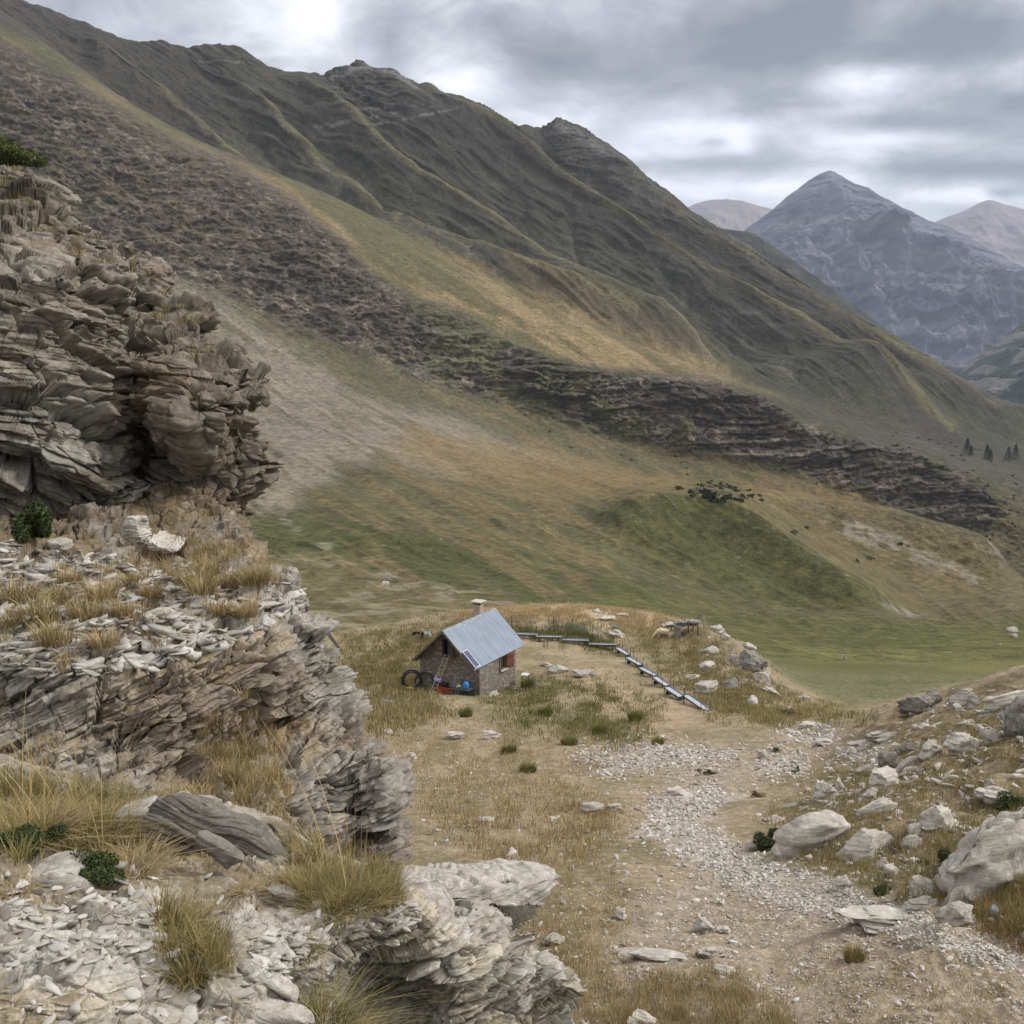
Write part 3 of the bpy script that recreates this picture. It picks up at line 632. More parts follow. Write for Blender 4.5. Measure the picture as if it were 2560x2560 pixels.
def paint_near(X, Y, Z, fx, fy):
    n1 = fbm(X, Y, None, 4, f=.12); n2 = fbm(X + 40, Y, None, 5, f=.6); n3 = fbm(X, Y + 9, None, 4, f=3.); n4 = fbm(X, Y + 9, None, 3, f=11.)
    w = .012 * n2 + .01 * n1
    wx, wy = fx + w, fy + w * .6
    col = np.empty(X.shape + (3,)); col[:] = lin(146, 126, 92)
    col = blend(col, sstep(-.1, .4, n1 + .5 * n2) * .6, lin(126, 110, 70))
    col = blend(col, sstep(.0, .3, n2 + .5 * n3) * .5, lin(104, 96, 58))
    # green behind the hut and along the meadow edge
    for poly, a in (([(.30,.62),(.41,.63),(.42,.67),(.40,.69),(.30,.69)], .6), ([(.46,.67),(.52,.655),(.60,.66),(.66,.70),(.60,.735),(.5,.715),(.46,.69)], .45), ([(.64,.63),(.70,.63),(.70,.67),(.62,.655)], .5), ([(.74,.68),(.83,.69),(.86,.70),(.80,.712),(.74,.70)], .55)):
        col = blend(col, zone(wx, wy, poly, .02) * a * sstep(-.4, .2, n2 + n3 * .5), lin(104, 101, 56))
    col = blend(col, zone(wx, wy, [(.46,.60),(.5,.588),(.55,.585),(.62,.59),(.68,.605),(.65,.63),(.56,.61),(.5,.61),(.46,.62)], .012), lin(168, 148, 108))
    md = zone(wx, wy, [(.74,.64),(.78,.668),(.83,.688),(.87,.685),(1.2,.6),(1.2,.55),(.7,.58)], .006) * (Y > 58)
    col = blend(col, md, lin(88, 89, 48)); col = blend(col, md * sstep(0, .4, n1) * .6, lin(106, 101, 60))
    bk = sstep(100, 106, Y); col = blend(col, bk, lin(102, 100, 58))
    col = blend(col, bk * (1 - sstep(.4, .46, fx)) * .8, lin(122, 108, 74))
    # bare earth
    bare = zone(wx, wy, [(.55,.65),(.6,.655),(.64,.68),(.69,.71),(.64,.72),(.60,.70),(.57,.675)], .012) * .6
    col = blend(col, bare, lin(164, 136, 100))
    p = zone(wx, wy, PATH, .022)
    col = blend(col, p * .85 * sstep(-.5, .1, n2 * .6 + n3 * .6 + .15), lin(150, 132, 108))
    col = blend(col, sstep(.15, .4, n3 + .3 * n4) * .35 * (Y < 60), lin(132, 112, 84))
    # orange-brown turf lower right
    col = blend(col, zone(wx, wy, [(.93,.86),(1.1,.85),(1.1,.93),(.97,.915)], .02) * .5, lin(138, 118, 82))
    rb = zone(wx, wy, [(.72,.80),(.75,.78),(.80,.74),(.88,.70),(1.2,.62),(1.2,.9),(.9,.88),(.8,.85)], .02)
    col = blend(col, rb * .5, lin(124, 106, 68)); col = blend(col, rb * sstep(.0, .35, n2 + n3 * .6) * .6, lin(96, 90, 54))
    for g in GRAVEL:
        col = blend(col, zone(wx, wy, g, .008) * .7 * sstep(-.5, .0, n3 + n4 + .2), lin(160, 150, 132))
    kn = np.exp(-(((fx - .725) / .03) ** 2 + ((fy - .65) / .025) ** 2)) * (Y > 60)
    col = blend(col, kn * sstep(-.1, .2, n2 + n3), lin(148, 138, 120))
    under = zone(fx, fy, [(-.3,.5),(.3,.62),(.36,.8),(.4,1.2),(-.3,1.2)], .02) * (Y < 50)
    col = blend(col, under, lin(120, 110, 90))
    col = col * (1 + .14 * n3 + .16 * n4)[..., None]
    lum = col @ np.array([.3, .6, .1]); col = lum[..., None] + (col - lum[..., None]) * .76
    return np.clip(col * 1.04, .01, .8)

def build_near():
    U, Y, e = make_grid(7.6, SEAM, 1200, 1300, ue(-.14, .7)[0], ue(1.16, .7)[0], basew=.12)
    X = U * Y; Z = e * Y
    fx, fy = proj(np.stack([X, Y, Z], -1))
    Z = Z + near_bump(X, Y, fx, fy)
    # fine grain that scattered things need not follow
    f = 1 - sstep(SEAM - 20, SEAM - 1, Y)
    Zf = Z + f * (fbm(X, Y, None, 3, f=5.) * .02 + fbm(X, Y, None, 3, f=14., ridged=True) * .012 * (Y < 40))
    gx, gy = proj(np.stack([X, Y, Zf], -1))
    col = paint_near(X.astype(F4), Y.astype(F4), Z, gx, gy)
    P = np.stack([X, Y, Zf], -1)
    # blend with the far sheet's colours at the seam
    cf = paint_far(X[-160:].astype(F4), Y[-160:].astype(F4), Z[-160:].astype(F4), gx[-160:], gy[-160:])[0]
    wgt = sstep(98, SEAM - 3, Y[-160:])
    col[-160:] = col[-160:] * (1 - wgt[..., None]) + cf * wgt[..., None]
    me = mesh_np('ground', P.reshape(-1, 3), grid_faces(*U.shape), True, col.reshape(-1, 3))
    m = mat_attr('dry turf and earth', [(3.5, .72, 1.3), (22, .8, 1.25)], [(4, .5, .12), (24, .6, .03)])
    o = link_mesh('ground', me, m); tag(o, kind='structure')

# ------------------------------------------------------------------ sky, sun, camera
SUN_AZ, SUN_EL = math.radians(82), math.radians(40)      # azimuth to the right of the view
def build_light():
    w = bpy.data.worlds.new('World'); SC.world = w; w.use_nodes = True
    t = w.node_tree; t.nodes.clear()
    def N(ty, **kw):
        n = t.nodes.new(ty)
        for k, v in kw.items(): setattr(n, k, v)
        return n
    def L(a, b): t.links.new(a, b)
    def M(op, a, b=None, c=None):
        n = N('ShaderNodeMath', operation=op)
        for i, v in enumerate((a, b, c)):
            if v is None: continue
            if isinstance(v, (int, float)): n.inputs[i].default_value = v
            else: L(v, n.inputs[i])
        return n.outputs[0]
    out = N('ShaderNodeOutputWorld'); bg = N('ShaderNodeBackground'); L(bg.outputs[0], out.inputs[0])
    sky = N('ShaderNodeTexSky'); sky.sky_type = 'NISHITA'; sky.sun_disc = False
    sky.sun_elevation = SUN_EL; sky.sun_rotation = SUN_AZ; sky.altitude = 2000; sky.air_density = 1.2; sky.dust_density = 1.5
    tc = N('ShaderNodeTexCoord'); sep = N('ShaderNodeSeparateXYZ'); L(tc.outputs['Generated'], sep.inputs[0])
    x, y, z = sep.outputs
    # cloud layer seen in perspective
    zz = M('ADD', M('ABSOLUTE', z), .2)
    px = M('DIVIDE', x, zz); py = M('DIVIDE', y, zz)
    cmb = N('ShaderNodeCombineXYZ'); L(px, cmb.inputs[0]); L(py, cmb.inputs[1])
    def noise(scale, det, ro, vec, dist=0., off=(0, 0, 0), sc=(1, 1, 1)):
        mp = N('ShaderNodeMapping'); L(vec, mp.inputs[0]); mp.inputs['Location'].default_value = off; mp.inputs['Scale'].default_value = sc
        n = N('ShaderNodeTexNoise'); L(mp.outputs[0], n.inputs['Vector'])
        n.inputs['Scale'].default_value = scale; n.inputs['Detail'].default_value = det; n.inputs['Roughness'].default_value = ro; n.inputs['Distortion'].default_value = dist
        return n.outputs['Fac']
    n1 = noise(.8, 6, .52, cmb.outputs[0], .25, (2.3, 1.1, 0), (1, 1.6, 1))
    n2 = noise(3.4, 8, .56, tc.outputs['Generated'], .5, (5.3, 7.1, .3), (1, 1, 2.3))
    n3 = noise(10., 8, .6, tc.outputs['Generated'], .6, (1.3, 4.1, .7), (1, 1, 2.0))
    # bright gaps and dark banks where the photograph has them (directions)
    def blob(fx, fy, rx, ry, amp, warp=.0):
        u, e = ue(fx, fy)
        # compare x/y and z/y
        a = M('DIVIDE', M('SUBTRACT', M('DIVIDE', x, M('MAXIMUM', y, .05)), float(u)), rx)
        b = M('DIVIDE', M('SUBTRACT', M('DIVIDE', z, M('MAXIMUM', y, .05)), float(e)), ry)
        d = M('ADD', M('MULTIPLY', a, a), M('MULTIPLY', b, b))
        g = M('MULTIPLY', M('EXPONENT', M('MULTIPLY', d, -1.)), amp)
        return M('MULTIPLY', g, M('GREATER_THAN', y, .05))
    base = M('ADD', M('MULTIPLY', M('SUBTRACT', n1, .5), .9), M('ADD', M('MULTIPLY', M('SUBTRACT', n2, .5), 2.1), M('MULTIPLY', M('SUBTRACT', n3, .5), 1.3)))
    tot = M('ADD', base, .5)
    for b in ((.31,.015,.03,.022,.6), (.45,.085,.045,.035,.5), (.27,.04,.05,.03,.12), (.86,.075,.07,.014,.5), (.83,.085,.03,.02,.2), (.97,.14,.06,.012,.3), (.71,.125,.08,.010,.35), (.69,.185,.08,.010,.35), (.93,.190,.06,.009,.5), (.725,.142,.02,.009,.35), (.56,.105,.03,.02,.25), (.78,.182,.06,.006,.2),
              (.68,.055,.14,.028,-.42), (.97,.03,.09,.03,-.4), (.60,.03,.1,.02,-.1), (.12,.0,.12,.03,-.1), (.86,.118,.09,.009,-.35), (.80,.10,.06,.008,-.15), (.99,.10,.05,.010,-.35), (.72,.16,.1,.008,-.4), (.95,.165,.09,.007,-.4), (.70,.139,.012,.005,-.3), (.98,.1885,.018,.005,-.6), (.50,.02,.05,.02,-.25), (.78,.02,.05,.012,-.25), (.90,.055,.05,.008,-.25), (.88,.135,.05,.006,.25), (.62,.15,.04,.012,.25), (.38,.05,.02,.03,-.25), (.54,.06,.03,.02,-.2)):
        tot = M('ADD', tot, blob(*b))
    tot = M('ADD', M('MULTIPLY', tot, .82), .12)
    cr = N('ShaderNodeValToRGB'); L(tot, cr.inputs[0])
    el = cr.color_ramp.elements
    el[0].position = 0.; el[0].color = (*(lin(116, 116, 121)), 1)
    el[1].position = 1.; el[1].color = (*(lin(252, 250, 248)), 1)
    for p, c in ((.3, (146, 146, 150)), (.5, (176, 176, 180)), (.68, (206, 206, 210)), (.85, (234, 234, 238))):
        q = el.new(p); q.color = (*lin(*c), 1)
    # scale cloud radiance to the sky's unit, keep a share of the real sky's hue
    sc = N('ShaderNodeVectorMath', operation='SCALE'); L(cr.outputs[0], sc.inputs[0]); L(M('MULTIPLY', M('ADD', M('MULTIPLY', M('SMOOTH_MIN', M('MAXIMUM', M('SUBTRACT', z, .32), 0.), .6, .1), 2.6), 1.), 6.3), sc.inputs['Scale'])
    mx = N('ShaderNodeMix'); mx.data_type = 'RGBA'; mx.inputs[0].default_value = .93
    L(sky.outputs[0], mx.inputs[6]); L(sc.outputs[0], mx.inputs[7])
    L(mx.outputs[2], bg.inputs[0]); bg.inputs[1].default_value = .1
    sd = bpy.data.lights.new('sun', 'SUN'); sd.energy = 1.5; sd.angle = math.radians(10); sd.color = (1, .965, .91)
    so = bpy.data.objects.new('sun', sd); COL.objects.link(so)
    d = Vector((math.sin(SUN_AZ) * math.cos(SUN_EL), math.cos(SUN_AZ) * math.cos(SUN_EL), math.sin(SUN_EL)))
    so.rotation_euler = d.to_track_quat('Z', 'Y').to_euler()
    cam = bpy.data.cameras.new('camera'); cam.sensor_width = 36; cam.lens = 36.; cam.clip_end = 30000; cam.clip_start = .05
    co = bpy.data.objects.new('camera', cam); COL.objects.link(co)
    co.location = (0, 0, 0); co.rotation_euler = (math.radians(90) - PITCH, 0, 0)
    SC.camera = co
    SC.view_settings.view_transform = 'Standard'; SC.view_settings.look = 'None'
    SC.view_settings.exposure = .97; SC.view_settings.gamma = 1
    SC.cycles.max_bounces = 5; SC.cycles.diffuse_bounces = 3; SC.cycles.transparent_max_bounces = 6; SC.cycles.volume_bounces = 1
    SC.cycles.use_denoising = True

def build_haze():
    bm = bmesh.new(); bmesh.ops.create_cube(bm, size=1.)
    me = bpy.data.meshes.new('haze'); bm.to_mesh(me); bm.free()
    x0, x1, y0, y1, z0, z1 = -7500, 9500, -30, 9900, -2600, 1450
    m = bpy.data.materials.new('haze air'); m.use_nodes = True; t = m.node_tree; t.nodes.clear()
    o = t.nodes.new('ShaderNodeOutputMaterial'); v = t.nodes.new('ShaderNodeVolumePrincipled')
    v.inputs['Color'].default_value = (.72, .82, 1., 1); v.inputs['Density'].default_value = 5.2e-5; v.inputs['Anisotropy'].default_value = .1
    t.links.new(v.outputs[0], o.inputs['Volume'])
    ob = link_mesh('haze', me, m, loc=((x0 + x1) / 2, (y0 + y1) / 2, (z0 + z1) / 2), scale=(x1 - x0, y1 - y0, z1 - z0))
    tag(ob, kind='stuff')
# ------------------------------------------------------------------ bedrock bodies (left side)
def tps(pts, q):
    """smooth depth through control points (photo x, photo y, metres)"""
    p = np.array(pts, float); n = len(p)
    def K(a, b):
        r2 = (a[:, None, 0] - b[None, :, 0]) ** 2 + (a[:, None, 1] - b[None, :, 1]) ** 2
        return r2 * np.log(r2 + 1e-12) * .5
    A = np.zeros((n + 3, n + 3)); A[:n, :n] = K(p, p) + np.eye(n) * 1e-4
    A[:n, n] = 1; A[:n, n + 1:] = p[:, :2]; A[n:, :n] = A[:n, n:].T
    w = np.linalg.solve(A, np.concatenate([p[:, 2], np.zeros(3)]))
    out = np.empty(len(q))
    for a in range(0, len(q), 100000):
        b = q[a:a + 100000]
        out[a:a + 100000] = K(b, p) @ w[:n] + w[n] + b @ w[n + 1:]
    return out

def strata(P, N, bn, qf, scales, seed, ax=(1, .3), by=(-.3, 1), crack=.55, terr=.85):
    """layered rock: each bed juts out by its own amount on the faces and steps down in plates on the shelves"""
    P = P.copy()
    bn = bn / np.linalg.norm(bn, axis=-1, keepdims=True)
    nb = (N * bn).sum(-1, keepdims=True)
    H = N - nb * bn
    face = np.linalg.norm(H, axis=-1)
    lay = np.zeros(P.shape[:2], F4); D = np.zeros(P.shape[:2], F4)
    for i, (h, A, f, tw) in enumerate(scales):
        q = qf(P)
        a = P[..., 0] * ax[0] + P[..., 1] * ax[1]; b = P[..., 0] * by[0] + P[..., 1] * by[1]
        a = a + .35 / f * vnoise(a * f * 1.3 + 3, b * f * 1.3, q / h * .3)
        qq = q / h + .5 * vnoise(a * f * .6, b * f * .6, q / h * .25) + .06 * vnoise(a * f * 3, b * f * 3)
        k = np.floor(qq); fr = qq - k; k3 = k * 3
        n = vnoise(a * f + k * 1.7, b * f - k * 2.3, k3 + seed + i * 11)
        n2 = vnoise(a * f * 2.7, b * f * 2.7 + k * 3.1, k3 + seed + 5)
        ka = np.floor(a * f * 1.1 + .3 * n2 + k * .37).astype(np.int32); kb = np.floor(b * f * 1.1 + k * .61).astype(np.int32)
        blk = VAL[hashi(ka & 255, k.astype(np.int32) & 255, (kb + i * 7) & 255)]
        d = A * (.6 * np.tanh(2. * n) + .35 * blk + .12 * n2)
        e = np.clip(fr / .14, 0, 1)
        d -= A * crack * (1 - e) * sstep(-.4, .2, n2)
        d -= A * .18 * sstep(.8, 1, fr)
        t = h * tw * (sstep(.7, 1., fr) - fr + .5) + h * .15 * blk * (tw > 0)
        P += H * d[..., None] + bn * (np.abs(nb[..., 0]) * terr * t)[..., None]
        D += d * face
        lay += (blk * .6 + n * .4) * (.6 ** i)
    return P, lay, D

def facets(Q, seed, thin=.07):
    """angular blocks: every cell of a jittered lattice is a plane of its own tilt, with a crack where cells meet"""
    sh = Q.shape[:-1]; Q = Q.reshape(-1, 3).astype(F4)
    out = np.empty(len(Q), F4); rid = np.empty(len(Q), F4)
    for a0 in range(0, len(Q), 150000):
        q = Q[a0:a0 + 150000]; b = np.floor(q).astype(np.int32); fr = q - b
        F1 = np.full(len(q), 9., F4); F2 = np.full(len(q), 9., F4); H = np.zeros(len(q), F4); I = np.zeros(len(q), F4)
        for i in (-1, 0, 1):
            for j in (-1, 0, 1):
                for k in (-1, 0, 1):
                    h = hashi((b[:, 0] + i) & 255, (b[:, 1] + j) & 255, (b[:, 2] + k + seed) & 255)
                    v = np.stack([fr[:, 0] - i - .5 - .42 * VAL[h], fr[:, 1] - j - .5 - .42 * VAL[(h + 71) & 255], fr[:, 2] - k - .5 - .42 * VAL[(h + 139) & 255]], 1)
                    d = np.sqrt((v * v).sum(1)); m = d < F1
                    F2 = np.where(m, F1, np.minimum(F2, d)); F1 = np.where(m, d, F1)
                    hv = .55 * VAL[(h + 31) & 255] + .8 * (v[:, 0] * VAL[(h + 53) & 255] + v[:, 1] * VAL[(h + 97) & 255] + v[:, 2] * VAL[(h + 181) & 255])
                    H = np.where(m, hv, H); I = np.where(m, VAL[(h + 211) & 255], I)
        out[a0:a0 + 150000] = H - .45 * (1 - np.clip((F2 - F1) / thin, 0, 1)); rid[a0:a0 + 150000] = I
    return out.reshape(sh), rid.reshape(sh)

def finish_body(name, Pb, dip, scales, seed, colf, mat, big, kind='structure', flip=False, fine=(.02, 20.)):
    Pb = Pb.astype(F4)
    du = np.gradient(Pb, axis=1); dv = np.gradient(Pb, axis=0)
    N = np.cross(du, dv); ln = np.linalg.norm(N, axis=-1, keepdims=True); N = N / np.maximum(ln, 1e-12)
    mid = N[N.shape[0] // 2, N.shape[1] // 3]; pm = Pb[N.shape[0] // 2, N.shape[1] // 3]
    if np.dot(mid, pm) > 0: N = -N
    x, y, z = Pb[..., 0], Pb[..., 1], Pb[..., 2]
    A, f = big
    d0 = fbm(x, y, z * 1.6, 3, f=f, ridged=True) * A * .28 + fbm(x + 9, y, z * 2.5, 3, f=f * 2.2) * A * .2
    q00 = dip(Pb, x, y, z)
    fc = .62 / f
    w1 = vnoise(x / fc, y / fc, z / fc) * .18
    h1, i1 = facets(np.stack([(x * .9 + y * .4) / fc + w1, (y * .9 - x * .4) / fc, q00 / (fc * .42) + w1], -1), seed)
    h2, i2 = facets(np.stack([(x * .8 + y * .6) / fc * 2.7, (y * .8 - x * .6) / fc * 2.7 + w1, q00 / (fc * .42) * 3.1], -1), seed + 40, .1)
    d0 = d0 + A * .78 * h1 + A * .32 * h2
    P1 = Pb + N * d0[..., None]
    wq = fbm(x, y, z, 2, f=f * .6) * A * .35
    x1, y1, z1 = P1[..., 0], P1[..., 1], P1[..., 2]
    qf = lambda P: dip(P, P[..., 0], P[..., 1], P[..., 2]) + wq
    ep = .02
    q0 = dip(P1, x1, y1, z1)
    bn = np.stack([dip(P1, x1 + ep, y1, z1) - q0, dip(P1, x1, y1 + ep, z1) - q0, dip(P1, x1, y1, z1 + ep) - q0], -1) / ep
    bn[..., 2] = np.maximum(bn[..., 2], .3)
    P2, lay, d = strata(P1, N, bn, qf, scales, seed)
    lay = lay + .5 * i1 + .35 * i2
    P2 = P2 + N * (fbm(x, y, z, 4, f=fine[1]) * fine[0])[..., None]
    n2 = np.cross(np.gradient(P2, axis=1), np.gradient(P2, axis=0)); n2 /= np.linalg.norm(n2, axis=-1, keepdims=True) + 1e-12
    if np.dot(mid, pm) > 0: n2 = -n2
    # broad normal: how much the shelf faces up (soil collects there)
    def box(a, w):
        k = np.ones(w) / w
        a = np.apply_along_axis(lambda r: np.convolve(np.pad(r, w // 2, 'edge'), k, 'valid'), 0, a)
        return a
    upb = box(n2[..., 2], 15)
    fx, fy = proj(P2)
    col = colf(P2[..., 0], P2[..., 1], P2[..., 2], fx, fy, lay, upb, d, n2[..., 2])
    me = mesh_np(name, P2.reshape(-1, 3), grid_faces(*x.shape), False, np.clip(col, .01, .8).reshape(-1, 3))
    o = link_mesh(name, me, mat)
    if kind: tag(o, kind=kind)
    return o, P2, n2

def rows_body(ys, sil, depth, xl, nf, nw, nb, r, R):
    """rows of constant photo height; front from xl to the silhouette, rounded edge, then the back"""
    s = np.array(sil); xs = np.interp(ys, s[:, 1], s[:, 0])
    k = np.hanning(9); k /= k.sum(); xs = np.convolve(np.pad(xs, 4, 'edge'), k, 'valid')
    t = np.linspace(0, 1, nf)[None]
    xe = np.maximum(xs - r, xl + .005)[:, None]
    fx1 = xl + (xe - xl) * t
    a = np.linspace(0, math.pi, nw + 1)[None, 1:]
    fx2 = xe + (xs[:, None] - xe) * np.sin(a)
    fy = np.repeat(ys[:, None], nf, 1)
    D1 = tps(depth, np.stack([fx1.ravel(), fy.ravel()], 1)).reshape(fx1.shape)
    D2 = D1[:, -1:] + R * (1 - np.cos(a))
    tb = np.linspace(0, 1, nb + 1)[None, 1:]
    fx3 = xe + (xl - xe) * tb; D3 = D1[:, -1:] + 2 * R + 0 * tb + .5 * R * np.sin(tb * 3)
    FX = np.concatenate([fx1, fx2, fx3], 1); DD = np.concatenate([D1, D2, D3], 1); FY = np.repeat(ys[:, None], FX.shape[1], 1)
    u, e = ue(FX, FY)
    return np.stack([u * DD, DD, e * DD], -1)

def cols_body(xs, top, bot, depth, nf, nw, r, R):
    tp = np.array(top); bt = np.array(bot)
    yt = np.interp(xs, tp[:, 0], tp[:, 1]); yb = np.interp(xs, bt[:, 0], bt[:, 1])
    k = np.hanning(11); k /= k.sum(); yt = np.convolve(np.pad(yt, 5, 'edge'), k, 'valid')
    ye = np.minimum(yt + r, yb - .002)[None]
    t = np.linspace(1, 0, nf)[:, None]
    fy1 = ye + (yb[None] - ye) * t                        # bottom -> top
    a = np.linspace(0, math.pi * .75, nw + 1)[1:, None]
    fy2 = ye - (ye - yt[None]) * np.sin(a)
    fx = np.repeat(xs[None], nf, 0)
    D1 = tps(depth, np.stack([fx.ravel(), fy1.ravel()], 1)).reshape(fx.shape)
    D2 = D1[-1:] + R * (1 - np.cos(a))
    tb = np.linspace(0, 1, 30)[1:, None]
    fy3 = fy2[-1:] + tb * .25; D3 = D2[-1:] + tb * .6
    FY = np.concatenate([fy1, fy2, fy3]); DD = np.concatenate([D1, D2, D3]); FX = np.repeat(xs[None], FY.shape[0], 0)
    u, e = ue(FX, FY)
    return np.stack([u * DD, DD, e * DD], -1)

ROCK = {}
def rock_mats():
    ROCK['cliff'] = mat_attr('weathered shale', [(3., .75, 1.25), (14., .75, 1.25)], [(9, .5, .04), (45, .5, .008)], .9)
    ROCK['near'] = mat_attr('pale layered shale', [(14., .8, 1.2), (90., .8, 1.2)], [(60, .45, .006), (300, .4, .0015)], .9)

def build_cliffs():
    rock_mats()
    # --- the overhanging cliff
    sil = [(-.24,.05),(-.12,.10),(-.03,.14),(0,.157),(.028,.17),(.05,.195),(.08,.222),(.10,.235),(.125,.25),(.145,.275),(.165,.295),(.19,.303),(.20,.322),(.215,.34),(.238,.352),(.262,.37),(.258,.383),(.246,.395),(.247,.41),(.25,.43),(.25,.46),(.24,.49),(.225,.515),(.21,.56)]
    dep = [(-.25,.05,19),(0,.16,19),(.05,.21,17.5),(.1,.25,17.6),(.15,.30,17.2),(-.2,.2,15),(0,.25,15),(.06,.27,15.2),(.1,.3,15.8),(.13,.33,16.2),(.02,.33,13.6),(.08,.36,14.2),(-.2,.35,12.5),(0,.42,12.8),(.05,.43,13),(.1,.44,13.8),(.135,.45,15.6),(.14,.4,15.2),(.165,.34,15.4),(.17,.40,14.2),(.2,.34,15.8),(.22,.38,14.6),(.25,.375,15.6),(.2,.43,14.3),(.235,.44,15.5),(.17,.47,15),(.2,.50,15.6),(.12,.5,14.2),(.05,.5,13.5),(-.2,.5,12.5),(0,.56,13.5),(.2,.56,15.5)]
    ys = np.linspace(.05, .56, 860)
    Pb = rows_body(ys, sil, dep, -.24, 760, 150, 30, .02, .9)
    def dip(P, x, y, z):
        low = sstep(-.4, -1.8, z) * sstep(-3.2, -5.5, x)
        return z + .12 * x + low * .45 * (x + 6) + .06 * y
    def colf(x, y, z, fx, fy, lay, up, d, nz):
        n1 = fbm(x, y, z, 4, f=.6); n2 = fbm(x + 5, y, z, 4, f=2.5); n3 = fbm(x, y, z, 3, f=12)
        c = np.empty(x.shape + (3,)); c[:] = lin(124, 114, 99)
        c = blend(c, sstep(-.2, .5, lay * .5 + n2 * .6), lin(146, 138, 124))
        c = blend(c, sstep(.05, .4, n1 + .3 * lay) * .75, lin(118, 100, 80))
        c = blend(c, sstep(.15, .45, fbm(x + 20, y, z * 2, 4, f=1.1)) * .7, lin(88, 74, 58))
        c = blend(c, zone(fx, fy, [(.0,.38),(.09,.38),(.13,.45),(.13,.52),(.05,.5),(0,.47)], .02) * .6 * sstep(-.3, .2, n2), lin(140, 139, 130))
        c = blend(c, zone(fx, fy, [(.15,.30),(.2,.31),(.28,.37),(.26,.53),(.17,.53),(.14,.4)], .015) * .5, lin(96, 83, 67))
        c = blend(c, sstep(.25, .5, n1 - n2 * .5) * .5, lin(150, 130, 98))
        c = blend(c, sstep(.5, .8, up) * sstep(-.2, .3, n2) * .5, lin(150, 138, 112))
        c = blend(c, np.full(x.shape, .25), lin(128, 124, 116))
        return c * .86 * (1 + .2 * n3 + .25 * n2)[..., None]
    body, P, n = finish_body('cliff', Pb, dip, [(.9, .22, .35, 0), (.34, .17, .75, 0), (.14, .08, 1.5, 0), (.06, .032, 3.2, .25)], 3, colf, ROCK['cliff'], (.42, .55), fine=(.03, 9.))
    ROCK['P1'] = (P, n)
    # --- the ledge and the lower face
    sil = [(.20,.47),(.225,.50),(.24,.53),(.265,.55),(.283,.563),(.297,.575),(.297,.59),(.292,.604),(.303,.613),(.318,.62),(.327,.637),(.328,.66),(.334,.69),(.342,.703),(.36,.728),(.376,.745),(.386,.757),(.391,.775),(.393,.80),(.390,.83),(.388,.86),(.38,.9),(.37,1.0)]
    dep = [(-.25,.47,14.5),(0,.47,14.8),(.2,.47,15.3),(0,.50,13.4),(.1,.505,13.4),(.2,.52,13.6),(.25,.545,12.6),(-.25,.56,10.5),(0,.56,10.5),(.1,.57,10.5),(.2,.58,10.6),(.28,.575,11.2),(0,.62,8.6),(.1,.63,8.7),(.2,.62,9.2),(.27,.61,9.9),(-.2,.7,7.9),(0,.7,7.9),(.1,.72,7.9),(.2,.70,8.4),(.25,.66,9.0),(.27,.7,9.5),(.3,.66,9.7),(.31,.72,9.4),(.33,.69,10.0),(.35,.76,9.2),(0,.78,7.2),(.1,.79,7.2),(.2,.8,7.4),(.22,.75,8.5),(.27,.78,8.0),(.3,.82,8.4),(.345,.80,9.2),(.375,.79,8.9),(0,.9,6.5),(.2,.9,6.9),(.3,.9,7.5),(.37,.9,8.6),(.2,1.0,6.5),(.37,1.0,8.3),(-.2,1.0,6)]
    ys = np.linspace(.47, .98, 900)
    Pb = rows_body(ys, sil, dep, -.24, 840, 120, 20, .012, .5)
    def dip(P, x, y, z):
        face = sstep(-2.3, -2.9, z)
        return z - face * .10 * (x + 2) - .24 * x
    def colf(x, y, z, fx, fy, lay, up, d, nz):
        n1 = fbm(x, y, z, 4, f=1.); n2 = fbm(x + 5, y, z, 4, f=4.); n3 = fbm(x, y, z, 3, f=20)
        c = np.empty(x.shape + (3,)); c[:] = lin(144, 137, 124)
        c = blend(c, sstep(-.2, .5, lay * .5 + n2 * .6), lin(166, 160, 149))
        c = blend(c, sstep(.0, .4, n1 + .3 * lay) * .7, lin(150, 135, 112))
        c = blend(c, sstep(.2, .5, n2 - .5 * n1) * .6, lin(122, 114, 104))
        c = blend(c, sstep(.05, .35, n1 - .3 + sstep(.34, .30, fx) * .0 + sstep(.3, .36, fx) * .45) * .7, lin(136, 126, 112))
        # soil and turf on the shelf
        c = blend(c, sstep(.35, .8, up) * sstep(-.1, .25, n1 + .4 * n2) * .85, lin(138, 118, 82))
        c = blend(c, sstep(.0, .3, n3 + n2) * (1 - sstep(.6, .66, fy)) * .4 * sstep(.53, .56, fy), lin(184, 179, 168))
        c = blend(c, (1 - sstep(.525, .55, fy + .01 * n1)) * .75 * sstep(-.4, 0, n2), lin(112, 98, 76))
        return c * .85 * (1 + .2 * n3 + .15 * n2)[..., None]
    body, P, n = finish_body('rock_face', Pb, dip, [(.40, .10, .8, 0), (.17, .085, 1.5, .1), (.075, .055, 3., .45), (.033, .026, 6.5, .7)], 17, colf, ROCK['cliff'], (.2, .9), fine=(.018, 18.))
    ROCK['P2'] = (P, n)
    # --- foreground ledge with the layered outcrop on its right
    top = [(-.25,.735),(0,.745),(.05,.757),(.1,.765),(.15,.785),(.2,.79),(.27,.803),(.3,.826),(.35,.846),(.385,.862),(.42,.893),(.45,.886),(.48,.887),(.5,.90),(.515,.922),(.53,.935),(.545,.95),(.562,.967)]
    bot = [(-.25,1.14),(.5,1.14),(.515,1.03),(.53,1.0),(.548,.985),(.562,.974)]
